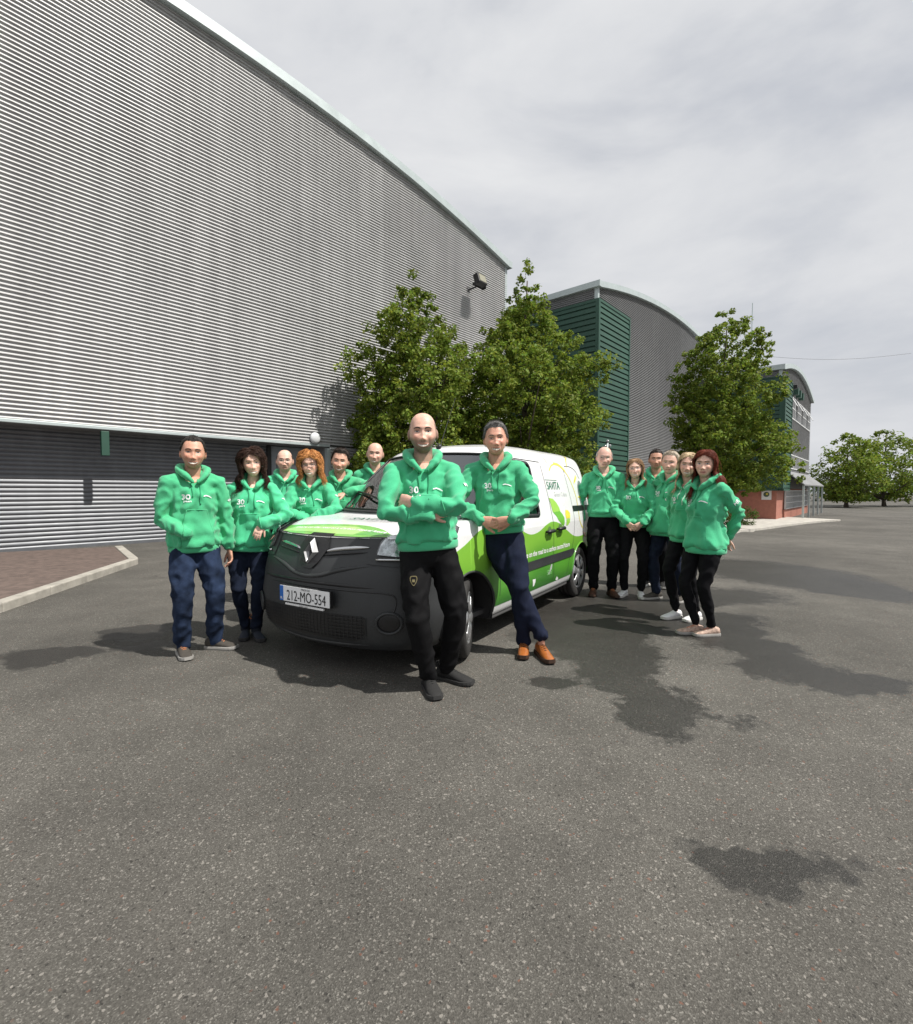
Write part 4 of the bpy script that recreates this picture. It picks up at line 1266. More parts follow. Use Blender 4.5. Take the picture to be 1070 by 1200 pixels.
    # bonnet shut line and creases
    sh = [(y, edge_x(y) + 0.012) for y in np.linspace(-.70, .70, 41)]
    on_bonnet(line(sh, 0.018), 'bonnet_shut_line', M_GAP, 0.003, cell=0.3)
    for sg in (1, -1):
        on_bonnet(line(crv([(sg * .73, .46), (sg * .755, .25), (sg * .76, 0.02), (sg * .72, -.20)], 5), 0.008), 'bonnet_shut_line', M_GAP, 0.003, cell=0.3)
    # --- grille, emblem, bumper
    def ftube(pts, r, name, m, off=0.0, parent=None):
        P = []
        for y, z in pts:
            h = bvh.ray_cast(Vector((2, y, z)), (-1, 0, 0))[0]
            if h: P.append(h + Vector((off, 0, 0)))
        n_ = len(P); tp = [min(1.0, 0.12 + 4.0 * min(k, n_ - 1 - k) / n_) for k in range(n_)]
        rr = [(r[0] * q, r[1] * q) if isinstance(r, tuple) else r * q for q in tp]
        return MB().loft(P, rr, 8, side=(0, 0, 1)).build(name, m, parent or root, smooth=True)
    for sg in (1, -1):
        ftube(crv([(sg * .125, .880), (sg * .22, .897), (sg * .34, .910), (sg * .475, .920)], 5), (0.016, 0.010), 'grille_chrome_bar', M_CHROME, 0.006)
        ftube(crv([(sg * .12, .852), (sg * .25, .868), (sg * .47, .886)], 5), (0.008, 0.012), 'grille_slot', M_VBLACK, 0.002)
    ftube(crv([(-.60, .80), (-.44, .785), (-.28, .755), (-.14, .715), (0, .70), (.14, .715), (.28, .755), (.44, .785), (.60, .80)], 5), 0.018, 'grille_lower_crease', M_BUMPER, -0.006)
    on_front([[(-.115, .99), (.115, .99), (.15, .90), (.10, .80), (.05, .755), (-.05, .755), (-.10, .80), (-.15, .90)]], 'emblem_surround', M_VBLACK, 0.012, root)
    def lozenge():
        cx, cz = 0.0, 0.872
        hit = bvh.ray_cast(Vector((2, 0, cz)), (-1, 0, 0))[0]
        x0 = hit.x + 0.012
        out = [(0, .098), (.034, .040), (.062, 0), (.034, -.040), (0, -.098), (-.034, -.040), (-.062, 0), (-.034, .040)]
        out = [(0, .100), (.070, 0), (0, -.100), (-.070, 0)]
        inn = [(0, .036), (.022, 0), (0, -.036), (-.022, 0)]
        mid = [((a[0] + b[0]) / 2, (a[1] + b[1]) / 2) for a, b in zip(out, inn)]
        v, f = [], []
        tilt = lambda z: -0.30 * z
        for k in range(4): v.append((x0 + tilt(out[k][1]), out[k][0], cz + out[k][1]))
        for k in range(4): v.append((x0 + 0.034 + tilt(mid[k][1]), mid[k][0], cz + mid[k][1]))
        for k in range(4): v.append((x0 + tilt(inn[k][1]), inn[k][0], cz + inn[k][1]))
        for k in range(4):
            q = (k + 1) % 4
            f += [(k, q, 4 + q, 4 + k), (4 + k, 4 + q, 8 + q, 8 + k)]
        o = mesh_from('diamond_emblem', v, f, M_EMBLEM, root); fix_normals(o.data)
    lozenge()
    # bumper: intake with mesh, number-plate panel, crease, fog lamps
    on_front([rounded([(-.56, .275), (.44, .275), (.52, .34), (.52, .455), (-.60, .455), (-.62, .36)], 0.03)], 'lower_intake', M_VBLACK, 0.004, root)
    bars = []
    for k in range(7): bars += line([(-.58, .295 + .024 * k), (.50, .295 + .024 * k)], 0.006)
    for k in range(34): bars += line([(-.58 + .033 * k, .285), (-.565 + .033 * k, .45)], 0.005)
    on_front(bars, 'intake_mesh', mat('intake_mesh_plastic', (0.017, 0.018, 0.019), 0.55), 0.012, root, cell=0.3)['kind'] = 'stuff'
    ftube(crv([(-.74, .615), (-.5, .622), (0, .628), (.5, .622), (.66, .612), (.705, .575), (.70, .50), (.665, .44), (.655, .36), (.67, .27)], 5), 0.007, 'bumper_crease', M_VBLACK, -0.003)
    ftube(crv([(-.70, .645), (-.4, .655), (0, .66), (.4, .655), (.60, .648)], 5), (0.014, 0.008), 'upper_intake_slot', M_VBLACK, -0.003)
    ftube(crv([(-.62, .25), (-.3, .235), (0, .23), (.3, .235), (.60, .25)], 5), 0.016, 'bumper_lip', M_BUMPER, -0.008)
    for sg in (1, -1):
        fy, fz = sg * 0.672, 0.415
        hit, nrm, _, _ = bvh.ray_cast(Vector((2, fy, fz)), (-1, 0, 0))
        if nrm.x < 0: nrm = -nrm
        q = nrm.to_track_quat('Z', 'Y').to_matrix()
        f_ = empty('fog_lamp_recess', hit, 0, root)
        ring = [hit - hit + q @ Vector((0.088 * math.cos(t), 0.072 * math.sin(t), 0.006)) for t in np.linspace(0, 2 * math.pi, 29)]
        MB().loft(ring, [0.011] * 29, 6, caps=False).build('surround', M_BUMPER, f_, smooth=True)
        v, f = ellipsoid((0, 0, 0), (0.085, 0.070, 0.010), 24, 8, q); mesh_from('recess', v, f, M_VBLACK, f_, True)
    # number plate
    hit = bvh.ray_cast(Vector((2, 0, .545)), (-1, 0, 0))[0]
    pl = empty('number_plate', (hit.x + 0.026, 0.03, .562), 0, root)
    MB().box((-0.026, -.265, -.060), (0.002, .265, .060)).build('plate_holder', M_VBLACK, pl, bevel=0.004)
    MB().box((0.0021, -.26, -.056), (0.006, .26, .056)).build('plate', mat('plate_white', (0.86, 0.87, 0.88), 0.4), pl)
    MB().box((0.0061, -.26, -.0555), (0.0075, -.222, .0555)).build('blue_band', mat('plate_blue', srgb(38, 106, 190), 0.4), pl)
    MB().box((-0.01, -.205, -.083), (0.004, .195, -.070)).build('holder_lip', M_TEXTW, pl)
    def plate_text(txt, y, z, size, m, bold=0.0, sx=1.0, name='registration_lettering'):
        bm = text_mesh(txt, size, bold)
        for v in bm.verts: v.co = Vector((0.0085, y + v.co.x * sx, z + v.co.y))
        me = bpy.data.meshes.new(name); bm.to_mesh(me); bm.free(); link_mesh(name, me, m, pl)
    INK = mat('plate_ink', (0.01, 0.01, 0.012), 0.5)
    plate_text('212-MO-554', 0.022, -0.013, 0.106, INK, 0.0, 0.74)
    plate_text('MAIGH EO', 0.02, 0.043, 0.022, INK, 0.0, 0.9, 'county_lettering')
    plate_text('IRL', -0.241, -0.036, 0.022, M_TEXTW, 0.0008, 0.8, 'country_lettering')
    plate_text('Carbon neutral', -0.005, -0.0765, 0.012, INK, 0.0, 1.2, 'holder_lettering')
    # --- headlamps: glass blister over a silvered bowl
    HL = [(1.74, 4.2), (1.74, 4.6), (1.82, 5.0), (1.95, 5.6), (2.15, 6.1), (2.5, 6.4), (2.95, 6.6), (3.35, 6.72), (3.7, 6.75), (4.0, 6.55), (4.15, 6.1), (4.18, 5.6), (4.12, 5.0), (3.95, 4.45), (3.4, 4.2), (2.5, 4.12)]
    def patch(poly, name, m, off, parent, nsub=0.18, sg=1):
        bm = poly_bm([poly]); bmesh.ops.triangulate(bm, faces=bm.faces)
        for ax in (0, 1):
            lo = min(p[ax] for p in poly); hi = max(p[ax] for p in poly); k = lo + nsub
            while k < hi:
                co = [0, 0, 0]; no = [0, 0, 0]; co[ax] = k; no[ax] = 1
                bmesh.ops.bisect_plane(bm, geom=bm.verts[:] + bm.edges[:] + bm.faces[:], plane_co=co, plane_no=no); k += nsub
        for v in bm.verts:
            u, w = v.co.x, v.co.y
            p = Vector(body_pt(u, w)); du = Vector(body_pt(u + .02, w)) - p; dv = Vector(body_pt(u, w + .02)) - p
            nn = du.cross(dv).normalized()
            if nn.dot(Vector((1, 0.5, 0.3))) < 0: nn = -nn
            v.co = p + nn * off
            v.co.y *= sg
        bm.normal_update()
        bmesh.ops.recalc_face_normals(bm, faces=bm.faces)
        for f in bm.faces: f.smooth = True
        me = bpy.data.meshes.new(name); bm.to_mesh(me); bm.free()
        return link_mesh(name, me, m, parent)
    cen = np.mean(np.array(HL), axis=0)
    inner = [tuple(cen + (np.array(p) - cen) * 0.84 + np.array([0.04, 0.06])) for p in HL]
    for sg in (1, -1):
        h = empty('headlamp', (0, 0, 0), 0, root)
        patch(HL, 'surround', M_BUMPER, 0.007, h, sg=sg)
        bowl = patch(inner, 'reflector', mat('reflector', (0.52, 0.54, 0.55), 0.22, metal=0.85, var=0.6, vscale=22, bump=0.8, bscale=26), 0.020, h, sg=sg)
        patch(inner, 'lens', M_LENS, 0.042, h, sg=sg)
        c = Vector(body_pt(3.05, 5.3)); c.y *= sg
        n_ = Vector((0.8, 0.55 * sg, 0.25)).normalized()
        q = n_.to_track_quat('Z', 'Y').to_matrix()
        MB().loft([c + n_ * 0.006, c + n_ * 0.022], [0.062, 0.055], 20).build('projector', M_CHROME, bowl, smooth=True)
        lip = [Vector(body_pt(u, 4.36)) for u in np.linspace(1.98, 3.8, 12)]
        MB().loft([Vector((p.x + 0.024, p.y * sg + 0.010 * sg, p.z)) for p in lip], [0.008] * 12, 6).build('chrome_edge', M_CHROME, h, smooth=True)
    # --- cowl, wipers, aerial, mirrors
    cow = [Vector(body_pt(u, 8.02)) + Vector((0, 0, 0.002)) for u in np.linspace(-3.3, 3.3, 27)]
    MB().loft(cow, [(0.040, 0.008)] * 27, 8, side=(1, 0, 0.15)).build('cowl_panel', M_VBLACK, root, smooth=True)
    for (u0, u1) in ((-0.4, -2.7), (2.4, 0.2)):
        w = empty('wiper', (0, 0, 0), 0, root)
        a = Vector(body_pt(u0, 8.3)) + Vector((0.02, 0, 0.03)); b = Vector(body_pt(u1, 8.62)) + Vector((0.02, 0, 0.02))
        MB().loft([a, a.lerp(b, .5) + Vector((0.015, 0, .015)), b], [0.012, 0.009, 0.006], 6).build('arm', M_VBLACK, w)
        c1_ = Vector(body_pt(u1 - 0.9, 8.55)) + Vector((0.012, 0, 0.012)); c2_ = Vector(body_pt(u1 + 1.2, 8.52)) + Vector((0.012, 0, 0.012))
        MB().loft([c1_, b - Vector((0.004, 0, .006)), c2_], [0.007, 0.008, 0.007], 6).build('blade', M_VBLACK, w)
    ab = Vector(body_pt(0.0, 10.35))
    ae = empty('roof_aerial', ab, 0, root)
    MB().loft([(0.03, 0, -0.005), (0, 0, .022), (-.02, 0, .035)], [0.026, 0.022, 0.010], 10).build('aerial_base', M_VBLACK, ae, smooth=True)
    MB().loft([(-.01, 0, .03), (-.30, 0, .56)], [0.0045, 0.0025], 6).build('aerial_rod', M_VBLACK, ae)
    for sg in (1, -1):
        mr = empty('door_mirror', (-.56, sg * .86, 1.13), 0, root)
        if sg > 0: MB().ell((0.02, .045, .03), (.11, .045, .10), 16, 10).build('shell', M_VBLACK, mr, smooth=True)
        else: MB().ell((0.0, -.06, .0), (.05, .07, .08), 16, 10).build('shell', M_VBLACK, mr, smooth=True)
        MB().loft([(0, 0, -.04), (0, sg * .05, .0)], [0.03, 0.03], 8).build('stalk', M_VBLACK, mr)
    # --- tail lamps
    for sg in (1, -1):
        on_side([[(-3.20, .95), (-3.34, .95), (-3.30, 1.45), (-3.20, 1.45)]], 'tail_lamp', mat('tail_red', (0.35, 0.01, 0.01), 0.2, coat=0.6), sg, 0.006, root)
    # --- underside and cabin
    MB().box((-3.2, -.45, .20), (.40, .45, .26)).build('underbody', M_VBLACK, root)
    cab = empty('cabin', (0, 0, 0), 0, root)
    MB().loft([(-.05, -.70, .93), (-.05, .70, .93)], [(0.28, 0.14)] * 2, 14, side=(1, 0, 0)).build('dashboard', M_INT, cab, smooth=True)
    MB().box((-1.75, -.72, .30), (-1.70, .72, 1.62)).build('bulkhead', mat('bulkhead_grey', (0.16, 0.165, 0.17), 0.7, var=0.1), cab)
    MB().box((-1.70, -.80, .27), (-.1, .80, .31)).build('floor_mat', M_INT, cab)
    for yy in (-.38, .38):
        s = empty('seat', (-1.15, yy, .31), 0, cab)
        MB().ell((0.05, 0, .24), (.27, .24, .12), 16, 10).build('cushion', M_SEAT, s, smooth=True)
        MB().loft([(-.22, 0, .28), (-.30, 0, .60), (-.36, 0, .90)], [(.23, .07), (.22, .075), (.16, .055)], 14, side=(0, 1, 0)).build('backrest', M_SEAT, s, smooth=True)
        MB().ell((-.385, 0, 1.03), (.05, .13, .09), 14, 10).build('headrest', M_SEAT, s, smooth=True)
    sw = empty('steering_wheel', (-.42, .38, 1.02), 0, cab)
    q = Euler((0, R(-62), 0)).to_matrix()
    ring = [q @ Vector((.185 * math.cos(t), .185 * math.sin(t), 0)) for t in np.linspace(0, 2 * math.pi, 33)]
    MB().loft(ring, [0.016] * 33, 8, caps=False).build('rim', M_VBLACK, sw, smooth=True)
    MB().loft([q @ Vector((-.18, 0, 0)), q @ Vector((.18, 0, 0))], [0.018, 0.018], 8).build('spoke', M_VBLACK, sw)
    MB().ell((0, 0, 0), (.06, .06, .04), 12, 8, q).build('hub', M_VBLACK, sw, smooth=True)
    # --- wheels
    def wheel(cx, sg, steer):
        w = empty('wheel', (cx, sg * .77, .315), 0, root)
        w.rotation_euler = (0, 0, steer)
        o = sg                                               # +y is outwards on the left
        def lathe(prof, n=48):
            v, f = [], []
            for k in range(n):
                t = 2 * math.pi * k / n
                for rr, yy in prof: v.append((rr * math.cos(t), yy * o, rr * math.sin(t)))
            m = len(prof)
            for k in range(n):
                for i in range(m - 1):
                    a, b = k * m + i, ((k + 1) % n) * m + i
                    f.append((a, a + 1, b + 1, b))
            return v, f
        v, f = lathe([(.205, -.09), (.25, -.098), (.285, -.098), (.305, -.088), (.314, -.06), (.315, -.032), (.308, -.030), (.308, -.022), (.316, -.02), (.316, .02), (.308, .022), (.308, .030), (.315, .032), (.314, .06), (.305, .088), (.285, .099), (.25, .100), (.215, .094), (.205, .088)], 60)
        ty = mesh_from('tyre', v, f, M_TYRE, w, True); fix_normals(ty.data)
        mb = MB()
        for k in range(60):
            t = 2 * math.pi * k / 60
            for yy in (-.046, .046):
                c = Vector((.3165 * math.cos(t), yy, .3165 * math.sin(t)))
                mb.add(*ellipsoid(c, (0.004, 0.020, 0.011), 4, 3, Matrix.Rotation(-t, 3, 'Y')))
        mb.build('tread_blocks', M_TYRE, ty)['kind'] = 'stuff'
        v, f = lathe([(.206, .088), (.200, .080), (.192, .055), (.185, .02), (.02, .02)])
        rim = mesh_from('rim', v, f, mat('rim_dark', (0.05, 0.05, 0.052), 0.5, metal=0.4), w, True); fix_normals(rim.data)
        v, f = lathe([(.207, .090), (.200, .096), (.188, .092), (.180, .078)])
        ro = mesh_from('rim_edge', v, f, M_ALLOY, rim, True); fix_normals(ro.data)
        for k in range(6):
            t = 2 * math.pi * (k + .25) / 6
            e = Vector((math.cos(t), 0, math.sin(t))); s_ = Vector((-math.sin(t), 0, math.cos(t)))
            pts = [e * .03, e * .09, e * .15, e * .192]
            hs = [.092, .095, .094, .086]
            MB().loft([p + Vector((0, o * h, 0)) for p, h in zip(pts, hs)], [(.030, .008), (.034, .010), (.046, .010), (.060, .008)], 10, side=tuple(s_)).build('spoke', M_ALLOY, rim, smooth=True)
        MB().ell((0, o * .094, 0), (.040, .014, .040), 18, 8).build('hub_cap', M_ALLOY, rim, smooth=True)
        return w
    wheel(0.0, 1, R(24)); wheel(0.0, -1, R(22)); wheel(-2.697, 1, 0); wheel(-2.697, -1, 0)
    return root, bvh
VAN, VAN_BVH = build_van()

# ================================================================== people
M_CORD = mat('drawstring', (0.03, 0.30, 0.14), 0.9)
M_CORDW = mat('white_drawstring', (0.55, 0.70, 0.60), 0.9)
M_PRINT = mat('white_hoodie_print', (0.78, 0.78, 0.80), 0.7)
M_TEETH = mat('teeth', (0.72, 0.69, 0.62), 0.3)
M_EYEW = mat('eye_white', (0.55, 0.52, 0.50), 0.3)
M_IRIS = mat('iris', (0.025, 0.022, 0.02), 0.2)
M_FRAME = mat('spectacle_frame', (0.05, 0.045, 0.04), 0.35)
M_FRAME2 = mat('wire_spectacle_frame', (0.35, 0.33, 0.30), 0.3, metal=0.6)
M_SPEC = glass_mat('spectacle_lens', (0.96, 0.97, 0.97), 0.03)
M_WATCH = mat('watch_strap', (0.012, 0.012, 0.013), 0.4)
def hoodie_mat(seed):
    rg = random.Random(seed * 7 + 1); k = 0.96 + 0.22 * rg.random(); h = rg.uniform(-0.007, 0.007)
    return mat('green_hoodie_fabric', (0.064 * k + max(0, h), 0.440 * k, 0.220 * k - h), 0.92, var=0.06, vscale=7, bump=0.30, bscale=300, sheen=0.25, spec=0.2)
_skin = {}
def skin_mat():
    if 'm' not in _skin: _skin['m'] = mat('skin', (0.5, 0.3, 0.2), 0.46, attr='Col', var=0.12, vscale=38, bump=0.16, bscale=230, sss=0.12, spec=0.45)
    return _skin['m']
_mc = {}
def cmat(name, col, rough=0.85, **k):
    key = (name, col)
    if key not in _mc: _mc[key] = mat(name, col, rough, **k)
    return _mc[key]

def bump_(P, c, d, r):
    c, d, r = np.array(c), np.array(d), np.array(r)
    w = np.exp(-(((P - c) / r) ** 2).sum(1)); return P + w[:, None] * d
def head_shape(female=False, wide=1.0, smile=1.0):
    """head centred between the ears, looking towards -y; half height 0.115"""
    v, f = ellipsoid((0, 0, 0), (1, 1, 1), 72, 56)
    P = np.array([tuple(p) for p in v])
    # superellipsoid, boxier front to back at jaw level
    sg = np.sign(P); Q = np.abs(P)
    P = sg * Q ** np.array([0.86, 0.86, 0.90])
    P = P * np.array([0.0790 * wide, 0.0965, 0.1150])
    z = P[:, 2]; y = P[:, 1]
    jaw = sstep(0.005, -0.11, z)
    P[:, 0] *= 1 - (0.20 if not female else 0.30) * jaw
    # front of the face falls almost straight to the chin
    front = sstep(0.0, -0.03, y)
    P[:, 1] -= front * jaw * 0.026
    back = sstep(-0.01, 0.04, y) * sstep(-0.02, -0.10, z)
    P[:, 1] -= back * 0.035
    P[:, 2] += back * 0.012
    for s in (-1, 1):
        P = bump_(P, (s * 0.031, -0.098, 0.004), (0, 0.0135, 0), (0.019, 0.03, 0.0125))
        P = bump_(P, (s * 0.042, -0.088, -0.026 - 0.002 * smile), (s * 0.003, -0.0075, 0.002), (0.019, 0.03, 0.018))
        P = bump_(P, (s * 0.070, -0.045, 0.03), (-s * 0.004, 0, 0), (0.02, 0.03, 0.03))
        P = bump_(P, (s * 0.030, -0.105, 0.026), (0, -0.0035, 0), (0.020, 0.03, 0.008))
        P = bump_(P, (s * 0.0135, -0.108, -0.043), (s * 0.002, -0.009, 0), (0.0075, 0.02, 0.0085))
        P = bump_(P, (s * 0.033, -0.095, -0.058), (0, 0.004, 0), (0.006, 0.02, 0.018))
    P = bump_(P, (0, -0.100, 0.028), (0, -0.004, 0), (0.05, 0.03, 0.012))
    P = bump_(P, (0, -0.104, -0.010), (0, -0.0095, 0), (0.0095, 0.03, 0.022))
    P = bump_(P, (0, -0.110, -0.037), (0, -0.0150, 0.001), (0.0135, 0.03, 0.0120))
    P = bump_(P, (0, -0.105, -0.0630), (0, -0.0050, 0), (0.022, 0.02, 0.0050))
    P = bump_(P, (0, -0.105, -0.0800), (0, -0.0055, 0), (0.019, 0.02, 0.0060))
    P = bump_(P, (0, -0.100, -0.0715), (0, 0.0060, 0), (0.026, 0.02, 0.0040))
    P = bump_(P, (0, -0.090, -0.108), (0, -0.012 if not female else -0.008, 0), (0.024, 0.03, 0.016))
    P = bump_(P, (0, 0.09, 0.03), (0, 0.008, 0), (0.05, 0.04, 0.05))
    return P, f

def ik(a, b, l1, l2, hint):
    a, b, h = Vector(a), Vector(b), Vector(hint)
    d = b - a; L = d.length
    L2 = min(L, (l1 + l2) * 0.998); d.normalize()
    x = (l1 * l1 - l2 * l2 + L2 * L2) / (2 * L2); r = math.sqrt(max(0, l1 * l1 - x * x))
    h = h - d * h.dot(d)
    if h.length < 1e-6: h = d.orthogonal()
    return a + d * x + h.normalized() * r, a + d * L2

def wrinkle(me, segs, amp, freq, seed, rng=None, tor=None):
    """cloth folds: ridged noise, drawn out along or across the nearest limb"""
    co = get_co(me); no = get_no(me)
    disp = np.zeros(len(co))
    S = [(np.array(a), np.array(b), k) for a, b, k in segs]
    off = Vector((seed * 3.17, seed * 1.31, seed * 0.77))
    D = np.stack([np.linalg.norm(co - (a + np.clip(((co - a) @ (b - a)) / ((b - a) @ (b - a)), 0, 1)[:, None] * (b - a)), axis=1) for a, b, k in S], axis=1)
    near = D.argmin(1)
    frames = []
    for a, b, k in S:
        L0 = np.linalg.norm(b - a); t = (b - a) / L0; frames.append((a, t, k, L0))
    for i in range(len(co)):
        a, t, kind = frames[near[i]][:3]
        p = co[i]
        s = float((p - a) @ t)
        q = p - a - t * s
        if kind == 'torso':
            sx = 1 if p[0] > 0 else -1
            v = Vector((p[0] * 8.0 + sx * p[2] * 4.5, p[1] * 6.0, p[2] * 4.0)) * (freq / 7.0) + off
            v = v + Vector((mnoise.noise(v * 0.6), 0, mnoise.noise(v * 0.6 + Vector((7, 1, 3))))) * 0.9
            n = max(0.0, 1 - abs(mnoise.noise(v)) * 2.1); n2 = mnoise.noise(v * 2.4)
            d = amp * (n * n * 1.0 + 0.30 * n2 - 0.35)
        else:
            L_ = frames[near[i]][3]
            k_ = 0.45 + 0.85 * (min(1, max(0, s / L_)) if kind in ('arm', 'leg') else 1.0)
            if kind == 'shin': k_ = 0.5 + 0.9 * min(1, max(0, s / L_)) ** 2
            if kind == 'forearm': k_ = 1.15
            st_ = 10.0 if kind in ('arm', 'forearm') else 8.0
            # folds run round the limb on a slant
            v = Vector((q[0] * 9.0, q[1] * 9.0, q[2] * 9.0)) + Vector(t) * (s * st_ + q[0] * 5.0 - q[1] * 3.0) + off
            v = v + Vector((mnoise.noise(v * 0.5), mnoise.noise(v * 0.5 + Vector((3, 9, 1))), 0)) * 1.3
            n = max(0.0, 1 - abs(mnoise.noise(v)) * 2.3); n2 = mnoise.noise(v * 2.2)
            d = amp * k_ * (n * n * 0.9 + 0.28 * n2 - 0.28)
        disp[i] = d
    # even out the steps where one limb hands over to the next
    E = np.empty(len(me.edges) * 2, dtype=np.int32); me.edges.foreach_get('vertices', E); E = E.reshape(-1, 2)
    deg = np.bincount(E.ravel(), minlength=len(co)) + 1.0
    for _ in range(3):
        acc = disp.copy()
        np.add.at(acc, E[:, 0], disp[E[:, 1]]); np.add.at(acc, E[:, 1], disp[E[:, 0]])
        disp = acc / deg
    set_co(me, co + no * disp[:, None])

def ribbon(a, b):
    return [[a[k], a[k + 1], b[k + 1], b[k]] for k in range(len(a) - 1)]
def hand_parts(mb, wrist, fdir, palm, side, curl=0.35, spread=0.10, sc=1.0, thumb_in=0.5):
    """palm and five fingers; fdir: towards the fingers, palm: the way the palm faces, side: +1 left hand"""
    f = Vector(fdir).normalized(); n = Vector(palm); n = (n - f * n.dot(f)).normalized()
    t = f.cross(n) * (1 if side > 0 else -1)               # towards the thumb
    w = Vector(wrist)
    # palm
    mb.add(*loft([w - f * 0.01 * sc, w + f * 0.02 * sc, w + f * 0.055 * sc, w + f * 0.085 * sc, w + f * 0.096 * sc],
                 [(0.026 * sc, 0.019 * sc), (0.032 * sc, 0.018 * sc), (0.040 * sc, 0.0155 * sc), (0.040 * sc, 0.0135 * sc), (0.034 * sc, 0.010 * sc)], 12, side=tuple(t)))
    lens = (0.068, 0.077, 0.072, 0.057)
    for k in range(4):
        o = (0.029 - 0.0195 * k) * sc
        base = w + f * (0.086 - 0.004 * abs(k - 1.2)) * sc + t * o
        L = lens[k] * sc
        d = (f + t * spread * (1.4 - k) * 0.6).normalized()
        pts = [base - f * 0.012 * sc]; a = 0.0; p = base; pts.append(p)
        for j, (fr, add) in enumerate(((0.44, 0.55), (0.31, 0.85), (0.25, 0.6))):
            a += curl * add * (1.0 + 0.10 * k)
            dd = d * math.cos(a) + n * math.sin(a)
            p = p + dd * L * fr; pts.append(p)
        r = (0.0098, 0.0096, 0.0090, 0.0082, 0.0068)
        mb.add(*capsule_chain(pts, [q * sc * (0.92 if k == 3 else 1.0) for q in r], 9))
    b = w + f * 0.022 * sc + t * 0.026 * sc
    d = (f * 0.75 + t * (0.75 - 0.5 * thumb_in) + n * (0.15 + 0.55 * thumb_in)).normalized()
    p1 = b + d * 0.040 * sc; d2 = (d + f * 0.35 - t * 0.15 * thumb_in).normalized(); p2 = p1 + d2 * 0.030 * sc; p3 = p2 + (d2 + f * 0.2).normalized() * 0.022 * sc
    mb.add(*capsule_chain([b - d * 0.01 * sc, p1, p2, p3], [0.0145 * sc, 0.0118 * sc, 0.0102 * sc, 0.0080 * sc], 9))

def unit(a): return a / (np.linalg.norm(a, axis=1)[:, None] + 1e-9)
def strands(name, roots, dirs, length, n_seg, radius, m, parent, rng, grav=0.0, curl=0.0, curl_f=0.0, jitter=0.15, path=None, head_c=None, head_M=None, head_e=None, solids=()):
    """hair as tapered three-sided strands, all grown together"""
    p = np.array(roots, float); d = unit(np.array(dirs, float)); N = len(p)
    L = np.broadcast_to(np.asarray(length, float), (N,)) * (0.75 + 0.5 * rng.random(N))
    ph = rng.random(N) * 6.28; hand = np.where(rng.random(N) > 0.5, 1.0, -1.0)
    j = rng.normal(size=(N, 3)) * jitter
    pts = []
    for k in range(n_seg + 1):
        t = k / n_seg; q = p
        if curl:
            tt = unit(d); a = unit(np.cross(tt, np.array([0.3, 0.2, 1.0]))); b = np.cross(tt, a)
            w = curl * min(1, t * 3); an = ph + hand * curl_f * t
            q = q + a * (w * np.cos(an))[:, None] + b * (w * np.sin(an))[:, None]
        pts.append(q)
        d = d + j / n_seg + np.array([0, 0, -grav]) / n_seg
        if path is not None: d = path(p, d, t)
        d = unit(d)
        p = p + d * (L / n_seg)[:, None]
        if head_c is not None:
            h = (p - head_c) @ head_M; le = np.linalg.norm(h / head_e, axis=1)
            h = np.where((le < 1.0)[:, None], h / le[:, None], h); p = head_c + h @ head_M.T
        for c_, r_ in solids:
            h = (p - c_) / r_; le = np.linalg.norm(h, axis=1)
            p = np.where((le < 1.0)[:, None], c_ + h / (le[:, None] + 1e-9) * r_, p)
    pts = np.stack(pts)                                         # (n_seg + 1, N, 3)
    V = np.empty((N, n_seg + 1, 3, 3)); up = np.array([0.31, 0.17, 0.93])
    for k in range(n_seg + 1):
        tt = unit(pts[min(k + 1, n_seg)] - pts[max(k - 1, 0)]); a = unit(np.cross(tt, up)); b = np.cross(tt, a)
        r = radius * (1.0 - 0.8 * (k / n_seg) ** 1.5)
        for s in range(3):
            an = s * 2.0944 + ph; V[:, k, s] = pts[k] + a * (r * np.cos(an))[:, None] + b * (r * np.sin(an))[:, None]
    b0 = (np.arange(N) * (n_seg + 1) * 3)[:, None, None]; kk = (np.arange(n_seg) * 3)[None, :, None]; ss = np.arange(3)[None, None, :]; s2 = (ss + 1) % 3
    Q = np.stack([b0 + kk + ss, b0 + kk + s2, b0 + kk + 3 + s2, b0 + kk + 3 + ss], axis=-1).reshape(-1, 4)
    return mesh_from(name, V.reshape(-1, 3).tolist(), Q.tolist(), m, parent, True)

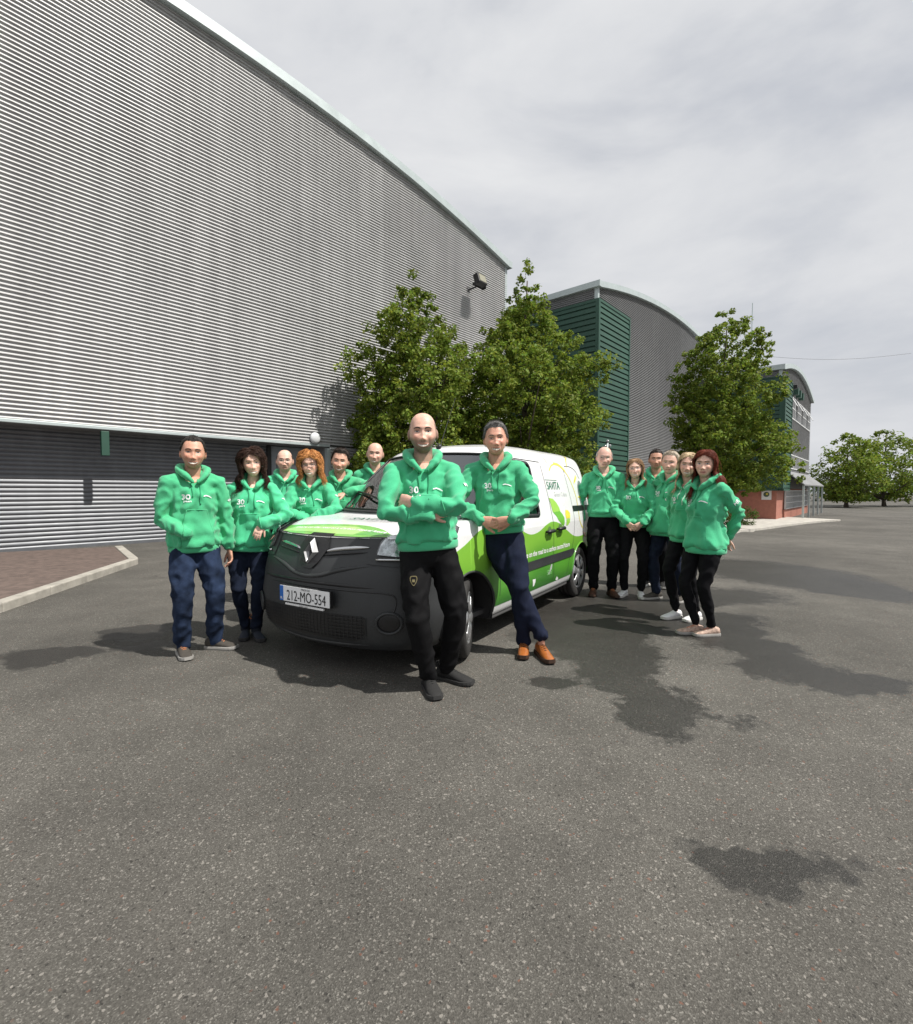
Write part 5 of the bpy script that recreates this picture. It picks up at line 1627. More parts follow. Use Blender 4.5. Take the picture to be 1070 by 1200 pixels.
def shoe(parent, ankle, yaw, kind, cols, sc=1.0):
    """ankle point above the heel, toe direction yaw (0 = towards -y)"""
    e = empty('shoe', (ankle[0], ankle[1], 0), yaw, parent)
    L = 0.285 * sc
    # stations from heel (y=+0.075) to toe; (y, half width, top z, sole z)
    boot = kind == 'boot'
    heel = 0.028 if kind in ('brogue', 'boot') else 0.024
    st = [(0.080, 0.022, 0.075), (0.070, 0.034, 0.092), (0.035, 0.038, 0.098), (0.0, 0.038, 0.100), (-0.035, 0.039, 0.088), (-0.075, 0.044, 0.070), (-0.120, 0.048, 0.058), (-0.155, 0.046, 0.050), (-0.180, 0.037, 0.044), (-0.198, 0.020, 0.036)]
    if kind == 'brogue': st = [(y * 1.03, w * (0.94 if y > -0.1 else 0.86), z) for y, w, z in st]
    v, f = [], []
    n = 14
    for (y, w, zt) in st:
        y *= sc; w *= sc; zt = zt * sc
        zb = 0.016
        for k in range(n):
            th = 2 * math.pi * k / n
            cx = math.cos(th); cz = math.sin(th)
            zz = zb + (zt - zb) * (0.5 + 0.5 * (abs(cz) ** 0.75) * (1 if cz > 0 else -1))
            ww = w * (abs(cx) ** 0.7) * (1 if cx > 0 else -1) * (1.0 - 0.30 * max(0, cz))
            v.append((ww, y, zz))
    S = len(st)
    for i in range(S - 1):
        for k in range(n): f.append((i * n + k, i * n + (k + 1) % n, (i + 1) * n + (k + 1) % n, (i + 1) * n + k))
    f.append(tuple(range(n))[::-1]); f.append(tuple((S - 1) * n + k for k in range(n)))
    up = mesh_from('upper', v, f, cols[0], e, True); fix_normals(up.data)
    up.modifiers.new('s', 'SUBSURF').levels = 1; up.modifiers['s'].render_levels = 1
    # sole
    v, f = [], []
    m = len(st)
    rows = []
    for (y, w, zt) in st:
        w2 = (w + 0.005) * sc
        rows.append([(-w2, y * 1.02 * sc), (w2, y * 1.02 * sc)])
    outline = [r[0] for r in rows] + [r[1] for r in reversed(rows)]
    outline = [(x, y) for x, y in outline]
    N = len(outline)
    toe_up = lambda y: 0.010 * max(0, (-y - 0.13) / 0.07) ** 1.5
    for x, y in outline: v.append((x * 0.94, y, 0.001 + toe_up(y)))
    for x, y in outline: v.append((x, y, 0.012 + toe_up(y)))
    for x, y in outline: v.append((x * 0.97, y, heel + 0.002 + toe_up(y)))
    f.append(tuple(range(N)))
    for i in range(N):
        j = (i + 1) % N
        f += [(i, j, N + j, N + i), (N + i, N + j, 2 * N + j, 2 * N + i)]
    f.append(tuple(2 * N + k for k in reversed(range(N))))
    so = mesh_from('sole', v, f, cols[1], e); fix_normals(so.data)
    if kind in ('trainer', 'brogue', 'runner'):
        for k in range(4):
            y = (-0.028 - 0.018 * k) * sc; z = (0.089 - 0.0075 * k) * sc; w = 0.020 * sc
            MB().loft([(-w, y, z - 0.006), (0, y - 0.004, z + 0.004), (w, y, z - 0.006)], [0.0036] * 3, 5).build('lace', cols[2], e)
    if kind == 'runner':
        MB().loft([(0, 0.078 * sc, 0.085), (0, 0.082 * sc, 0.115), (0, 0.070 * sc, 0.122)], [0.012, 0.010, 0.006], 8).build('heel_tab', cols[0], e)
    if kind == 'boot':
        MB().loft([(0, 0.012, 0.06), (0, 0.012, 0.12), (0, 0.010, 0.19)], [(0.042, 0.056), (0.045, 0.055), (0.052, 0.060)], 14, side=(1, 0, 0)).build('shaft', cols[0], e, smooth=True)
        ring = [(0.053 * math.cos(t), 0.010 + 0.061 * math.sin(t), 0.188) for t in np.linspace(0, 2 * math.pi, 25)]
        MB().loft(ring, [0.006] * 25, 6, caps=False).build('cuff', cols[2], e)
    return e

def person(sp):
    H = sp['H']; fem = sp.get('female', False); g = sp.get('girth', 1.0)
    seed = sp['seed']; rng = np.random.default_rng(seed)
    M_HOOD = hoodie_mat(seed)
    root = empty('person', (sp['pos'][0], sp['pos'][1], sp.get('ground', 0.0)), R(sp.get('rot', 0)) + math.atan2(-sp['pos'][0], sp['pos'][1]))
    tag(root, sp['label'], 'person')
    V = lambda p: Vector((p[0] * H, p[1] * H, p[2] * H))
    # ---- skeleton (fractions of the height)
    hipc = V(sp.get('pelvis', (0, 0, 0.525)))
    lean = Vector(sp.get('lean', (0, 0))) * H                   # offset of the neck from the pelvis
    chest = hipc + Vector((lean.x * 0.55, lean.y * 0.55, 0.185 * H))
    neck = hipc + Vector((lean.x, lean.y, 0.300 * H))
    head = neck + Vector(sp.get('headoff', (0, -0.012, 0))) * H + Vector((0, 0, 0.110 * H))
    tw = R(sp.get('twist', 0))                                  # shoulders turned against the hips
    ax = Vector((math.cos(tw), math.sin(tw), sp.get('sh_tilt', 0.0))).normalized()
    fw = Vector((math.sin(tw), -math.cos(tw), 0))
    sw = (0.107 if not fem else 0.096) * H * (0.94 + 0.06 * g)
    sh = {s: neck + ax * (s * sw) - Vector((0, 0, 0.027 * H)) for s in (1, -1)}
    hip = {s: hipc + Vector((s * 0.050 * H * (1.0 if not fem else 1.06), 0, -0.01 * H)) for s in (1, -1)}
    l1, l2 = 0.172 * H, 0.150 * H
    t1, t2 = 0.243 * H, 0.245 * H
    wr, el, kn, an = {}, {}, {}, {}
    for s, K in ((1, 'L'), (-1, 'R')):
        tgt = sp.get('wrist' + K, (s * 0.150, -0.03, 0.480)); hint = sp.get('elbow' + K, (s * 0.5, 0.6, -0.1))
        el[s], wr[s] = ik(sh[s], V(tgt), l1, l2, hint)
        at = sp.get('ankle' + K, (s * 0.058, 0.0, 0.048)); kh = sp.get('knee' + K, (s * 0.12, -1, 0))
        kn[s], an[s] = ik(hip[s], V(at), t1, t2, kh)
    # ---- hoodie
    mb = MB()
    bel = sp.get('belly', 0.0)
    up = (neck - hipc).normalized()
    def tor(t): return hipc.lerp(neck, t) + (chest - hipc.lerp(neck, 0.617)) * math.sin(math.pi * min(1, max(0, t)))
    bw = 1.0 if not fem else 0.93
    hf = 1.0 + max(0.0, 0.50 - sp.get('hemz', 0.49)) * 3.2
    prof = [(-0.13, .108 * hf, .082 * hf), (-0.07, .114 * hf, .088 * hf), (0.05, .111 * (0.4 + 0.6 * hf), .085), (0.20, .105, .079), (0.38, .100, .074), (0.56, .104, .073), (0.72, .104, .068), (0.85, .090, .056), (0.92, .070, .046), (0.955, .050, .036)]
    hz = sp.get('hemz', 0.49)                                  # lower edge of the waistband
    hem_t = (hz + 0.028 - hipc.z / H) / 0.300
    pts, rad = [], []
    for t, rx, ry in prof:
        t2_ = hem_t + (t + 0.13) / 0.33 * (0.20 - hem_t) if t < 0.20 else t
        c = hipc + (neck - hipc) * t2_
        if 0 < t2_ < 1: c = c + Vector((0, 0, 0)) + (chest - (hipc + (neck - hipc) * 0.617)) * math.sin(math.pi * t2_)
        be = bel * math.exp(-((t - 0.18) / 0.28) ** 2)
        bu = (0.016 if fem else 0.0) * math.exp(-((t - 0.60) / 0.16) ** 2)
        k = g * bw * (1.0 if t < 0.75 else 1.0)
        pts.append(c + fw * ((be + bu) * H * 0.6)); rad.append((rx * H * (k if t < 0.8 else 1.0 * bw), (ry * g + be * 0.7 + bu * 0.6) * H))
    mb.add(*loft(pts, rad, 28, side=tuple(ax)))
    for s in (1, -1):
        mid = sh[s].lerp(el[s], 0.5); fm = el[s].lerp(wr[s], 0.5); ce = el[s].lerp(wr[s], 0.92)
        a_in = sh[s] - ax * (s * 0.045 * H) - Vector((0, 0, 0.006 * H))
        q = 0.94 + 0.06 * g
        mb.add(*capsule_chain([a_in, sh[s], mid, el[s], fm, ce], [0.038 * H, 0.0375 * H * q, 0.036 * H * q, 0.0335 * H, 0.0315 * H, 0.0275 * H], 16))
        # trapezius
        mb.add(*capsule_chain([sh[s] + Vector((0, 0, 0.004 * H)), neck + ax * (s * 0.042 * H) + Vector((0, 0.010 * H, 0.004 * H))], [0.032 * H, 0.024 * H], 12))
    # kangaroo pocket
    pc = hipc + (neck - hipc) * 0.07 + fw * ((0.076 * g * 0.93 + bel * 1.05) * H)
    me = remesh(mb, 0.0095 if not sp.get('far') else 0.014, 7 if not sp.get('far') else 4)
    segs = [(tuple(hipc - up * 0.1 * H), tuple(neck), 'torso')] + [(tuple(sh[s]), tuple(el[s]), 'arm') for s in (1, -1)] + [(tuple(el[s]), tuple(wr[s]), 'forearm') for s in (1, -1)]
    wrinkle(me, segs, 0.030, 7.0, seed)
    hood_o = link_mesh('hoodie', me, M_HOOD, root, True)
    hb = bvh_of(me)
    # ribbed waistband and cuffs
    c0 = hipc + (neck - hipc) * hem_t; c1 = hipc + (neck - hipc) * (hem_t - 0.028 / 0.300)
    be0 = bel * 0.3
    R_ = lambda a_, b_: (a_ * hf * g * bw * H, (b_ * hf * g + be0 * 0.5) * H)
    ring = [R_(.102, .076), R_(.106, .080), R_(.1055, .0795), R_(.101, .075)]
    shift = fw * (be0 * H * 0.6)
    wb = MB().loft([c0.lerp(c1, t) + shift for t in (-0.25, 0.1, 0.8, 1.0)], ring, 56, side=tuple(ax))
    rib = []
    for i, p in enumerate(wb.v):
        k = i % 56; c = (c0.lerp(c1, (-0.25, 0.1, 0.8, 1.0)[i // 56]) + shift); p = Vector(p)
        rib.append(tuple(c + (p - c) * (1 + (0.010 if k % 2 else -0.010))))
    wb.v = rib
    wb.build('waistband', M_HOOD, root, smooth=True)
    for s in (1, -1):
        if sp.get('hide' + ('L' if s > 0 else 'R')) == 'cuff': continue
        d = (wr[s] - el[s]).normalized()
        MB().loft([wr[s] - d * 0.045, wr[s] - d * 0.03, wr[s] - d * 0.006, wr[s] + d * 0.004], [0.0255 * H, 0.0245 * H, 0.0235 * H, 0.021 * H], 20).build('cuff', M_HOOD, root, smooth=True)
    # pocket lying on the belly
    if sp.get('pocket', True):
        pw, ph = 0.070 * H * g, 0.088 * H
        poly = [(-pw, -ph), (pw, -ph), (pw, -ph * 0.35), (pw * 0.62, ph * 0.9), (-pw * 0.62, ph * 0.9), (-pw, -ph * 0.35)]
        oc = hipc + (neck - hipc) * (hem_t + 0.30)
        fr = lambda a, b: oc + ax * a + up * b + fw * 0.6
        bm = poly_bm([poly])
        pk = drape(bm, 'pocket', M_HOOD, root, hb, fr, -fw, 0.008, 0.02)
        # stitched edge seam
        edge = []
        P = poly[2:4] + poly[3:5] + poly[4:6]
        for a, b in ((poly[2], poly[3]), (poly[3], poly[4]), (poly[4], poly[5])):
            line_pts = []
            for k in range(13):
                t = k / 12; x, y = a[0] + (b[0] - a[0]) * t, a[1] + (b[1] - a[1]) * t
                h_ = hb.ray_cast(fr(x, y), -fw, 1.2)
                if h_[0] is not None: line_pts.append(h_[0] + fw * 0.007)
            if len(line_pts) > 2: MB().loft(line_pts, [0.0042] * len(line_pts), 6).build('pocket_seam', M_HOOD, root, smooth=True)
    # hood lying round the neck
    mb = MB()
    hs = H / 1.75
    ring = []
    for (x, y, z, r_) in ((-0.020, -0.108, -0.062, .018), (-0.050, -0.100, -0.030, .026), (-0.082, -0.062, 0.006, .032), (-0.096, -0.010, 0.032, .036), (-0.080, 0.048, 0.046, .042), (-0.042, 0.082, 0.046, .046), (0, 0.094, 0.044, .048)):
        ring.append((x, y, z, r_))
    ring = ring + [(-x, y, z, r_) for x, y, z, r_ in reversed(ring[:-1])]
    nb = neck + Vector((0, 0, 0.010 * H))
    W = lambda x, y, z: nb + ax * (x * hs) - fw * (y * hs) + Vector((0, 0, z * hs))
    cp = crv([tuple(W(x, y, z)) for x, y, z, r_ in ring], 3); cr_ = crv([(r_,) for *_, r_ in ring], 3)
    mb.add(*capsule_chain(cp, [(float(r_[0]) * hs * 0.82, float(r_[0]) * hs * 1.06) for r_ in cr_], 14))
    mb.add(*ellipsoid(W(0, 0.115, -0.012), (0.085 * hs, 0.045 * hs, 0.075 * hs), 16, 12))
    hm = remesh(mb, 0.0075, 4)
    wrinkle(hm, [(tuple(neck), tuple(neck + Vector((0, 0, 0.1))), 'torso')], 0.008, 12.0, seed + 50)
    link_mesh('hood', hm, M_HOOD, root, True)
    hoodb = bvh_of(hm)
    # drawstrings
    if sp.get('cords', True):
        mcord = M_CORDW if sp.get('white_cord') else M_CORD
        for s in (-1, 1):
            pts = []
            for k in range(15):
                t = k / 14
                st_ = W(s * (0.022 + 0.012 * t + 0.008 * math.sin(t * 4 + seed)), -0.5, -0.055 - (0.155 + 0.03 * s) * t)
                h1 = hb.ray_cast(st_, -fw, 1.0); h2 = hoodb.ray_cast(st_, -fw, 1.0)
                c = [h for h in (h1, h2) if h[0] is not None]
                if c: pts.append(min(c, key=lambda h: h[3])[0] + fw * 0.005)
            if len(pts) > 3: MB().loft(pts, [0.0042] * (len(pts) - 1) + [0.006], 6).build('drawstring', mcord, root, smooth=True)
    # printed logos on the chest and sleeve
    zc = chest + (neck - chest) * 0.18
    def chest_print(bm, x, z, name, ang=0.0):
        bmesh.ops.transform(bm, matrix=Matrix.Rotation(ang, 4, 'Z'), verts=bm.verts)
        drape(bm, name, M_PRINT, root, hb, lambda a, b: zc + ax * (x + a) + up * (z + b) + fw * 0.5, -fw, 0.0065, 0.010)
    if sp.get('logos', True):
        chest_print(text_mesh('30', 0.058, 0.0014), -0.072, 0.0, 'chest_logo')
        chest_print(text_mesh('years', 0.024, 0.0006), -0.060, -0.032, 'chest_logo')
        sw_ = [(-.030, .006), (-.010, .012), (.012, .006), (.034, -.008), (.032, -.014), (.010, -.002), (-.012, .003), (-.030, -.002)]
        chest_print(poly_bm([sw_]), 0.078, 0.004, 'chest_mark')
    for s in sp.get('sleeve_print', (1,)):
        d = (el[s] - sh[s]).normalized(); c = sh[s].lerp(el[s], 0.52)
        o_ = Vector(sp.get('sleeve_dir', (s * 0.75, -0.65, 0))).normalized(); o_ = (o_ - d * o_.dot(d)).normalized()
        e_ = d.cross(o_)
        drape(text_mesh('HR', 0.042, 0.001) if sp.get('sleeve_text') else poly_bm([[(-.022, .004), (.004, .016), (.024, .006), (.018, -.004), (.006, .002), (-.002, -.014), (-.012, -.002)]]), 'sleeve_print', M_PRINT, root, hb, lambda a, b: c + e_ * (a * (1 if e_.x * 1 > 0 or abs(e_.x) < .01 else -1)) - d * b + o_ * 0.3, -o_, 0.006, 0.010, maxd=0.6)
    # ---- trousers
    tm = sp['trousers']
    fit = sp.get('fit', 1.0)
    mb = MB()
    mb.add(*loft([hipc + Vector((0, 0, 0.075 * H)), hipc + Vector((0, 0, 0.03 * H)), hipc + Vector((0, 0.004 * H, -0.015 * H)), hipc + Vector((0, 0.004 * H, -0.05 * H)), hipc + Vector((0, 0, -0.075 * H))],
                 [(0.080 * H * g, 0.062 * H * g), (0.088 * H * g, 0.067 * H * g), (0.094 * H * g, 0.070 * H * g), (0.088 * H * g, 0.066 * H * g), (0.05 * H, 0.05 * H)], 22, side=(1, 0, 0)))
    for s in (1, -1):
        mt = hip[s].lerp(kn[s], 0.45); ms = kn[s].lerp(an[s], 0.35); lo = kn[s].lerp(an[s], 0.96)
        q = (0.92 + 0.08 * g)
        mb.add(*capsule_chain([hip[s] + Vector((0, 0, -0.01 * H)), mt, kn[s], ms, kn[s].lerp(an[s], 0.7), lo],
                              [0.054 * H * q * (1.0 if not fem else 1.05), 0.052 * H * q * (0.4 + 0.6 * fit), 0.038 * H * (0.15 + 0.85 * fit) * q, 0.038 * H * (0.12 + 0.88 * fit), 0.031 * H * (-0.05 + 1.05 * fit), 0.029 * H * (-0.15 + 1.15 * fit)], 16))
    me = remesh(mb, 0.0105 if not sp.get('far') else 0.016, 5 if not sp.get('far') else 3)
    segs = [(tuple(hip[s]), tuple(kn[s]), 'leg') for s in (1, -1)] + [(tuple(kn[s]), tuple(an[s]), 'shin') for s in (1, -1)]
    wrinkle(me, segs, 0.0185 * sp.get('fold', 1.0), 7.0, seed + 9)
    co = get_co(me); co[:, 2] = np.maximum(co[:, 2], 0.022); set_co(me, co)
    tr = link_mesh('trousers', me, tm, root, True)
    tb = bvh_of(me)
    if sp.get('crest'):
        s = -1; c = hip[s].lerp(kn[s], 0.42)
        ringp = crv([(-.020, .026), (0, .030), (.020, .026), (.021, .0), (0, -.030), (-.021, 0)], 4, True)
        polys = []
        for a, b in zip(ringp, ringp[1:] + ringp[:1]):
            polys.append([tuple(a), tuple(b), tuple(b * 0.8), tuple(a * 0.8)])
        polys += [[(-.009, -.008), (.009, -.008), (.009, .008), (-.009, .008)]]
        drape(poly_bm(polys), 'crest_badge', cmat('crest_gold', (0.13, 0.11, 0.05)), root, tb, lambda a, b: c + Vector((a - 0.012, -0.5, b)), (0, 1, 0), 0.003, 0.03)
    # ---- shoes
    for s, K in ((1, 'L'), (-1, 'R')):
        shoe(root, an[s], R(sp.get('toe' + K, s * 14)), sp.get('shoe', 'trainer'), sp['shoecol'], H / 1.75 * (0.93 if fem else 1.0))
    # ---- body: head, neck, hands and the figure beneath the clothes, one mesh
    hy, hp, hr_ = sp.get('head', (0, 0, 0))                 # yaw, pitch, roll in degrees
    HM = Matrix.Rotation(R(hy), 3, 'Z') @ Matrix.Rotation(R(hp), 3, 'X') @ Matrix.Rotation(R(hr_), 3, 'Y')
    hsz = (H / 1.75) ** 0.55 * (1.0 if not fem else 0.955) * sp.get('headscale', 1.0) * 1.10
    HP, HF = head_shape(fem, sp.get('wide', 1.0), 1.0)
    toW = lambda p: head + HM @ (Vector(p) * hsz)
    mb = MB()
    mb.add([toW(p) for p in HP], HF)
    for s in (-1, 1):                                        # ears
        mb.add(*ellipsoid(toW((s * 0.0785 * sp.get('wide', 1.0), 0.012, -0.008)), (0.0095 * hsz, 0.019 * hsz, 0.033 * hsz), 12, 10, HM @ Matrix.Rotation(R(s * 22), 3, 'Z') @ Matrix.Rotation(R(-8), 3, 'X')))
    nr = (0.0335 if not fem else 0.0285) * H * (0.9 + 0.1 * g)
    mb.add(*capsule_chain([toW((0, 0.012, -0.05)), toW((0, 0.018, -0.095)), neck + Vector((0, 0.01, -0.005)), neck + Vector((0, 0.005, -0.05))], [nr, nr, nr * 1.08, nr * 1.35], 18))
    for s, K in ((1, 'L'), (-1, 'R')):
        d = (wr[s] - el[s]).normalized()
        hd = sp.get('hand' + K, {})
        if hd.get('hidden'): continue
        fd = Vector(hd['f']).normalized() if 'f' in hd else (d * 0.95 + Vector((0, -0.12, -0.25))).normalized()
        pn = Vector(hd.get('n', (-s * 1.0, 0.15, 0)))
        mb.add(*capsule_chain([wr[s] - d * 0.09, wr[s]], [0.026 * H / 1.75, 0.0235 * H / 1.75], 12))
        hand_parts(mb, wr[s] + fd * 0.006, fd, pn, s, hd.get('curl', 0.38), hd.get('spread', 0.10), H / 1.75 * (0.92 if fem else 1.03), hd.get('thumb', 0.4))
    me = remesh(mb, 0.0040 if not sp.get('far') else 0.0046, 2, 0.4)
    co = get_co(me)
    inv = HM.inverted()
    iv = np.array([[inv[i][j] for j in range(3)] for i in range(3)])
    L = (co - np.array(head)) @ iv.T / hsz
    base = np.array(sp.get('skin', (0.52, 0.29, 0.20)))
    cols = np.tile(base, (len(co), 1))
    face = (np.linalg.norm(L, axis=1) < 0.17) & (L[:, 2] > -0.16)
    def blend(mask, c, a):
        nonlocal cols
        w = (mask * a)[:, None]; cols = cols * (1 - w) + np.array(c) * w
    def g3(c, r): return np.exp(-(((L - np.array(c)) / np.array(r)) ** 2).sum(1))
    red = base * np.array([1.02, 0.72, 0.66])
    for s in (-1, 1):
        blend(g3((s * 0.045, -0.09, -0.03), (0.022, 0.05, 0.02)), red, 0.55)
        blend(g3((s * 0.080, 0.01, -0.01), (0.02, 0.03, 0.035)), red, 0.5)
        blend(g3((s * 0.031, -0.09, 0.012), (0.017, 0.04, 0.010)), base * 0.72, 0.5)
    blend(g3((0, -0.125, -0.038), (0.018, 0.03, 0.016)), red, 0.5)
    lip = np.array(sp.get('lips', tuple(base * np.array([0.78, 0.58, 0.55]))))
    curve = 0.0715 - 5.5 * np.clip(np.abs(L[:, 0]), 0, 0.03) ** 2
    lm = np.exp(-((L[:, 2] + curve - 0.0005) / 0.0095) ** 4) * np.exp(-(L[:, 0] / 0.0265) ** 6) * (L[:, 1] < -0.07)
    blend(lm, lip, 0.75)
    bd = sp.get('beard')
    if bd:
        bc, ba = bd
        z, x, y = L[:, 2], np.abs(L[:, 0]), L[:, 1]
        m = sstep(-0.030, -0.050, z - 0.55 * np.clip(x - 0.045, 0, 0.03)) * sstep(0.045, 0.015, y) * (z > -0.16)
        m = np.maximum(m * (1 - g3((0, -0.105, -0.030), (0.048, 0.05, 0.024))), g3((0, -0.11, -0.055), (0.026, 0.03, 0.006)) * 0.9)
        m = m * (1 - lm) * (1 - sstep(-0.105, -0.135, z) * 0.6)
        blend(np.clip(m, 0, 1), bc, ba)
    sv = sp.get('shaved')                                       # cropped sides round a bald crown
    if sv:
        z, x, y = L[:, 2], np.abs(L[:, 0]), L[:, 1]
        m = sstep(0.055, 0.062, x + 0.20 * np.clip(y, -0.02, 0.06) + 0.0) * sstep(-0.035, -0.015, z + 0.2 * np.clip(y, 0, 1)) * sstep(0.072, 0.045, z) * sstep(-0.045, -0.03, y)
        m = np.maximum(m, sstep(0.055, 0.075, y) * sstep(-0.075, -0.06, z) * sstep(0.07, 0.05, z))
        blend(m, sv[0], sv[1])
    paint(me, cols)
    body = link_mesh('body', me, skin_mat(), root, True)
    fb = bvh_of(me)
    # the figure inside the clothes
    core = MB()
    core.add(*loft([hipc + Vector((0, 0, -0.05 * H)), hipc, chest, neck], [(0.06 * H, 0.045 * H), (0.075 * H, 0.05 * H), (0.075 * H, 0.05 * H), (0.035 * H, 0.035 * H)], 12, side=tuple(ax)))
    for s in (1, -1):
        core.add(*loft([sh[s], el[s], wr[s]], [0.024 * H, 0.020 * H, 0.013 * H], 8))
        core.add(*loft([hip[s], kn[s], an[s], Vector((an[s].x, an[s].y, 0.05))], [0.036 * H, 0.019 * H, 0.015 * H, 0.015 * H], 8))
    bm = bmesh.new(); bm.from_mesh(me)
    lay = bm.verts.layers.float_color['Col']
    vs = [bm.verts.new(p) for p in core.v]
    for v in vs: v[lay] = (*base, 1)
    for q in core.f:
        f_ = bm.faces.new([vs[i] for i in q]); f_.smooth = True
    bm.to_mesh(me); bm.free()
    # ---- face details laid on the head
    fdir = HM @ Vector((0, 1, 0))
    F = lambda x, z: toW((x, -0.3, z))
    hc = sp.get('haircol', (0.03, 0.02, 0.015))
    M_h = cmat('hair_%d' % seed, hc, 0.62, var=0.35, vscale=60, spec=0.25)
    M_br = cmat('eyebrow_%d' % seed, tuple(np.array(sp.get('browcol', hc))), 0.7)
    sq = sp.get('squint', 0.62)
    for s in (-1, 1):
        ex, ez = s * 0.0315, 0.0035
        al = [(ex + 0.0135 * math.cos(t), ez + 0.0062 * sq * math.sin(t) - 0.0010 * abs(math.cos(t))) for t in np.linspace(0, 2 * math.pi, 15)[:-1]]
        drape(poly_bm([al]), 'eye', M_EYEW, root, fb, F, fdir, 0.0016, 0.02)
        ir = [(ex + 0.0056 * math.cos(t), ez + min(0.0052 * sq, max(-0.0052 * sq, 0.0056 * math.sin(t)))) for t in np.linspace(0, 2 * math.pi, 13)[:-1]]
        drape(poly_bm([ir]), 'iris', M_IRIS, root, fb, F, fdir, 0.0026, 0.02)
        lid = [(ex + x, ez + 0.0064 * sq * math.sqrt(max(0, 1 - (x / 0.0155) ** 2)) + 0.0004) for x in np.linspace(-0.0145, 0.0145, 9)]
        drape(poly_bm(ribbon(lid, [(x, z + 0.0022) for x, z in lid])), 'eyelash', cmat('lash', (0.03, 0.02, 0.015)), root, fb, F, fdir, 0.0030, 0.02)
        bt = 0.0034 if fem else 0.0046
        br = crv([(s * 0.013, 0.0200), (s * 0.026, 0.0255), (s * 0.040, 0.0245), (s * 0.050, 0.0185)], 4)
        drape(poly_bm(ribbon([(p[0], p[1] + bt * (1 - 0.6 * k / len(br))) for k, p in enumerate(br)], [(p[0], p[1] - bt * 0.6 * (1 - 0.5 * k / len(br))) for k, p in enumerate(br)])), 'eyebrow', M_br, root, fb, F, fdir, 0.0020, 0.012)
        drape(poly_bm([[(s * 0.0075 + 0.0032 * math.cos(t), -0.0500 + 0.0018 * math.sin(t)) for t in np.linspace(0, 6.28, 9)[:-1]]]), 'nostril', cmat('nostril', (0.10, 0.035, 0.028)), root, fb, F, fdir, 0.0012, 0.02)
    if sp.get('teeth', True):
        wd = sp.get('mouth', 0.030)
        tp = [(x, -0.0700 + 7.5 * x * x) for x in np.linspace(-wd, wd, 9)]
        bt_ = [(x, -0.0700 + 7.5 * x * x - 0.0108 * max(0, 1 - (x / wd) ** 2) ** 0.4) for x in np.linspace(-wd, wd, 9)]
        drape(poly_bm(ribbon(tp, bt_)), 'teeth', M_TEETH, root, fb, F, fdir, 0.0036, 0.008)
        ul = [toW((0, 0, 0))]
        for nm, cv in (('upper_lip', [(x, -0.0690 + 7.5 * x * x) for x in np.linspace(-wd * 1.12, wd * 1.12, 11)]), ('lower_lip', [(x, -0.0695 + 7.5 * x * x - 0.0128 * max(0, 1 - (x / (wd * 1.12)) ** 2) ** 0.45) for x in np.linspace(-wd * 1.12, wd * 1.12, 11)])):
            pp = []
            for x, z in cv:
                h_ = fb.ray_cast(F(x, z), fdir, 1.0)
                if h_[0] is not None: pp.append(h_[0] - fdir * 0.0012)
            if len(pp) > 4: MB().loft(pp, [0.0016 + (0.0016 if nm == 'lower_lip' else 0.0004) * math.sin(math.pi * k / (len(pp) - 1)) for k in range(len(pp))], 6).build(nm, cmat('lip_%d' % seed, tuple(lip), 0.4), root, smooth=True)
    else:
        cv = [(x, -0.0715 + 5.5 * x * x) for x in np.linspace(-0.024, 0.024, 11)]
        pp = []
        for x, z in cv:
            h_ = fb.ray_cast(F(x, z), fdir, 1.0)
            if h_[0] is not None: pp.append(h_[0] - fdir * 0.0005)
        MB().loft(pp, [0.0013] * len(pp), 5).build('mouth_line', cmat('mouth_line', (0.12, 0.04, 0.035)), root)
    if sp.get('glasses'):
        gl = empty('spectacles', head, 0, root)
        mfr = M_FRAME if sp['glasses'] == 'dark' else M_FRAME2
        th_ = 0.0017 if sp['glasses'] == 'dark' else 0.0012
        loc = lambda x, y, z: HM @ (Vector((x, y, z)) * hsz)
        for s in (-1, 1):
            ringp = [(s * 0.0315 + 0.0215 * math.copysign(abs(math.cos(t)) ** 0.75, math.cos(t)), 0.0005 + 0.0155 * math.copysign(abs(math.sin(t)) ** 0.8, math.sin(t))) for t in np.linspace(0, 2 * math.pi, 25)]
            yy = lambda x: -0.1135 + 3.0 * x * x
            MB().loft([loc(x, yy(x), z) for x, z in ringp], [th_] * 25, 6, caps=False).build('rim', mfr, gl, smooth=True)
            v = [loc(x, yy(x), z) for x, z in ringp[:-1]]
            mesh_from('lens', v, [tuple(range(len(v)))], M_SPEC, gl)
            MB().loft([loc(s * 0.053, yy(0.053), 0.006), loc(s * 0.078, -0.085, 0.007), loc(s * 0.0835, 0.0, 0.006), loc(s * 0.081, 0.02, -0.004)], [th_] * 4, 6).build('temple', mfr, gl, smooth=True)
        MB().loft([loc(-0.010, -0.1135, 0.004), loc(0, -0.1165, 0.006), loc(0.010, -0.1135, 0.004)], [th_] * 3, 6).build('bridge', mfr, gl, smooth=True)
    # ---- hair
    ht = sp.get('hair')
    if ht: hair(sp, ht, root, M_h, toW, HM, head, hsz, HP, HF, fb, rng, neck, H)
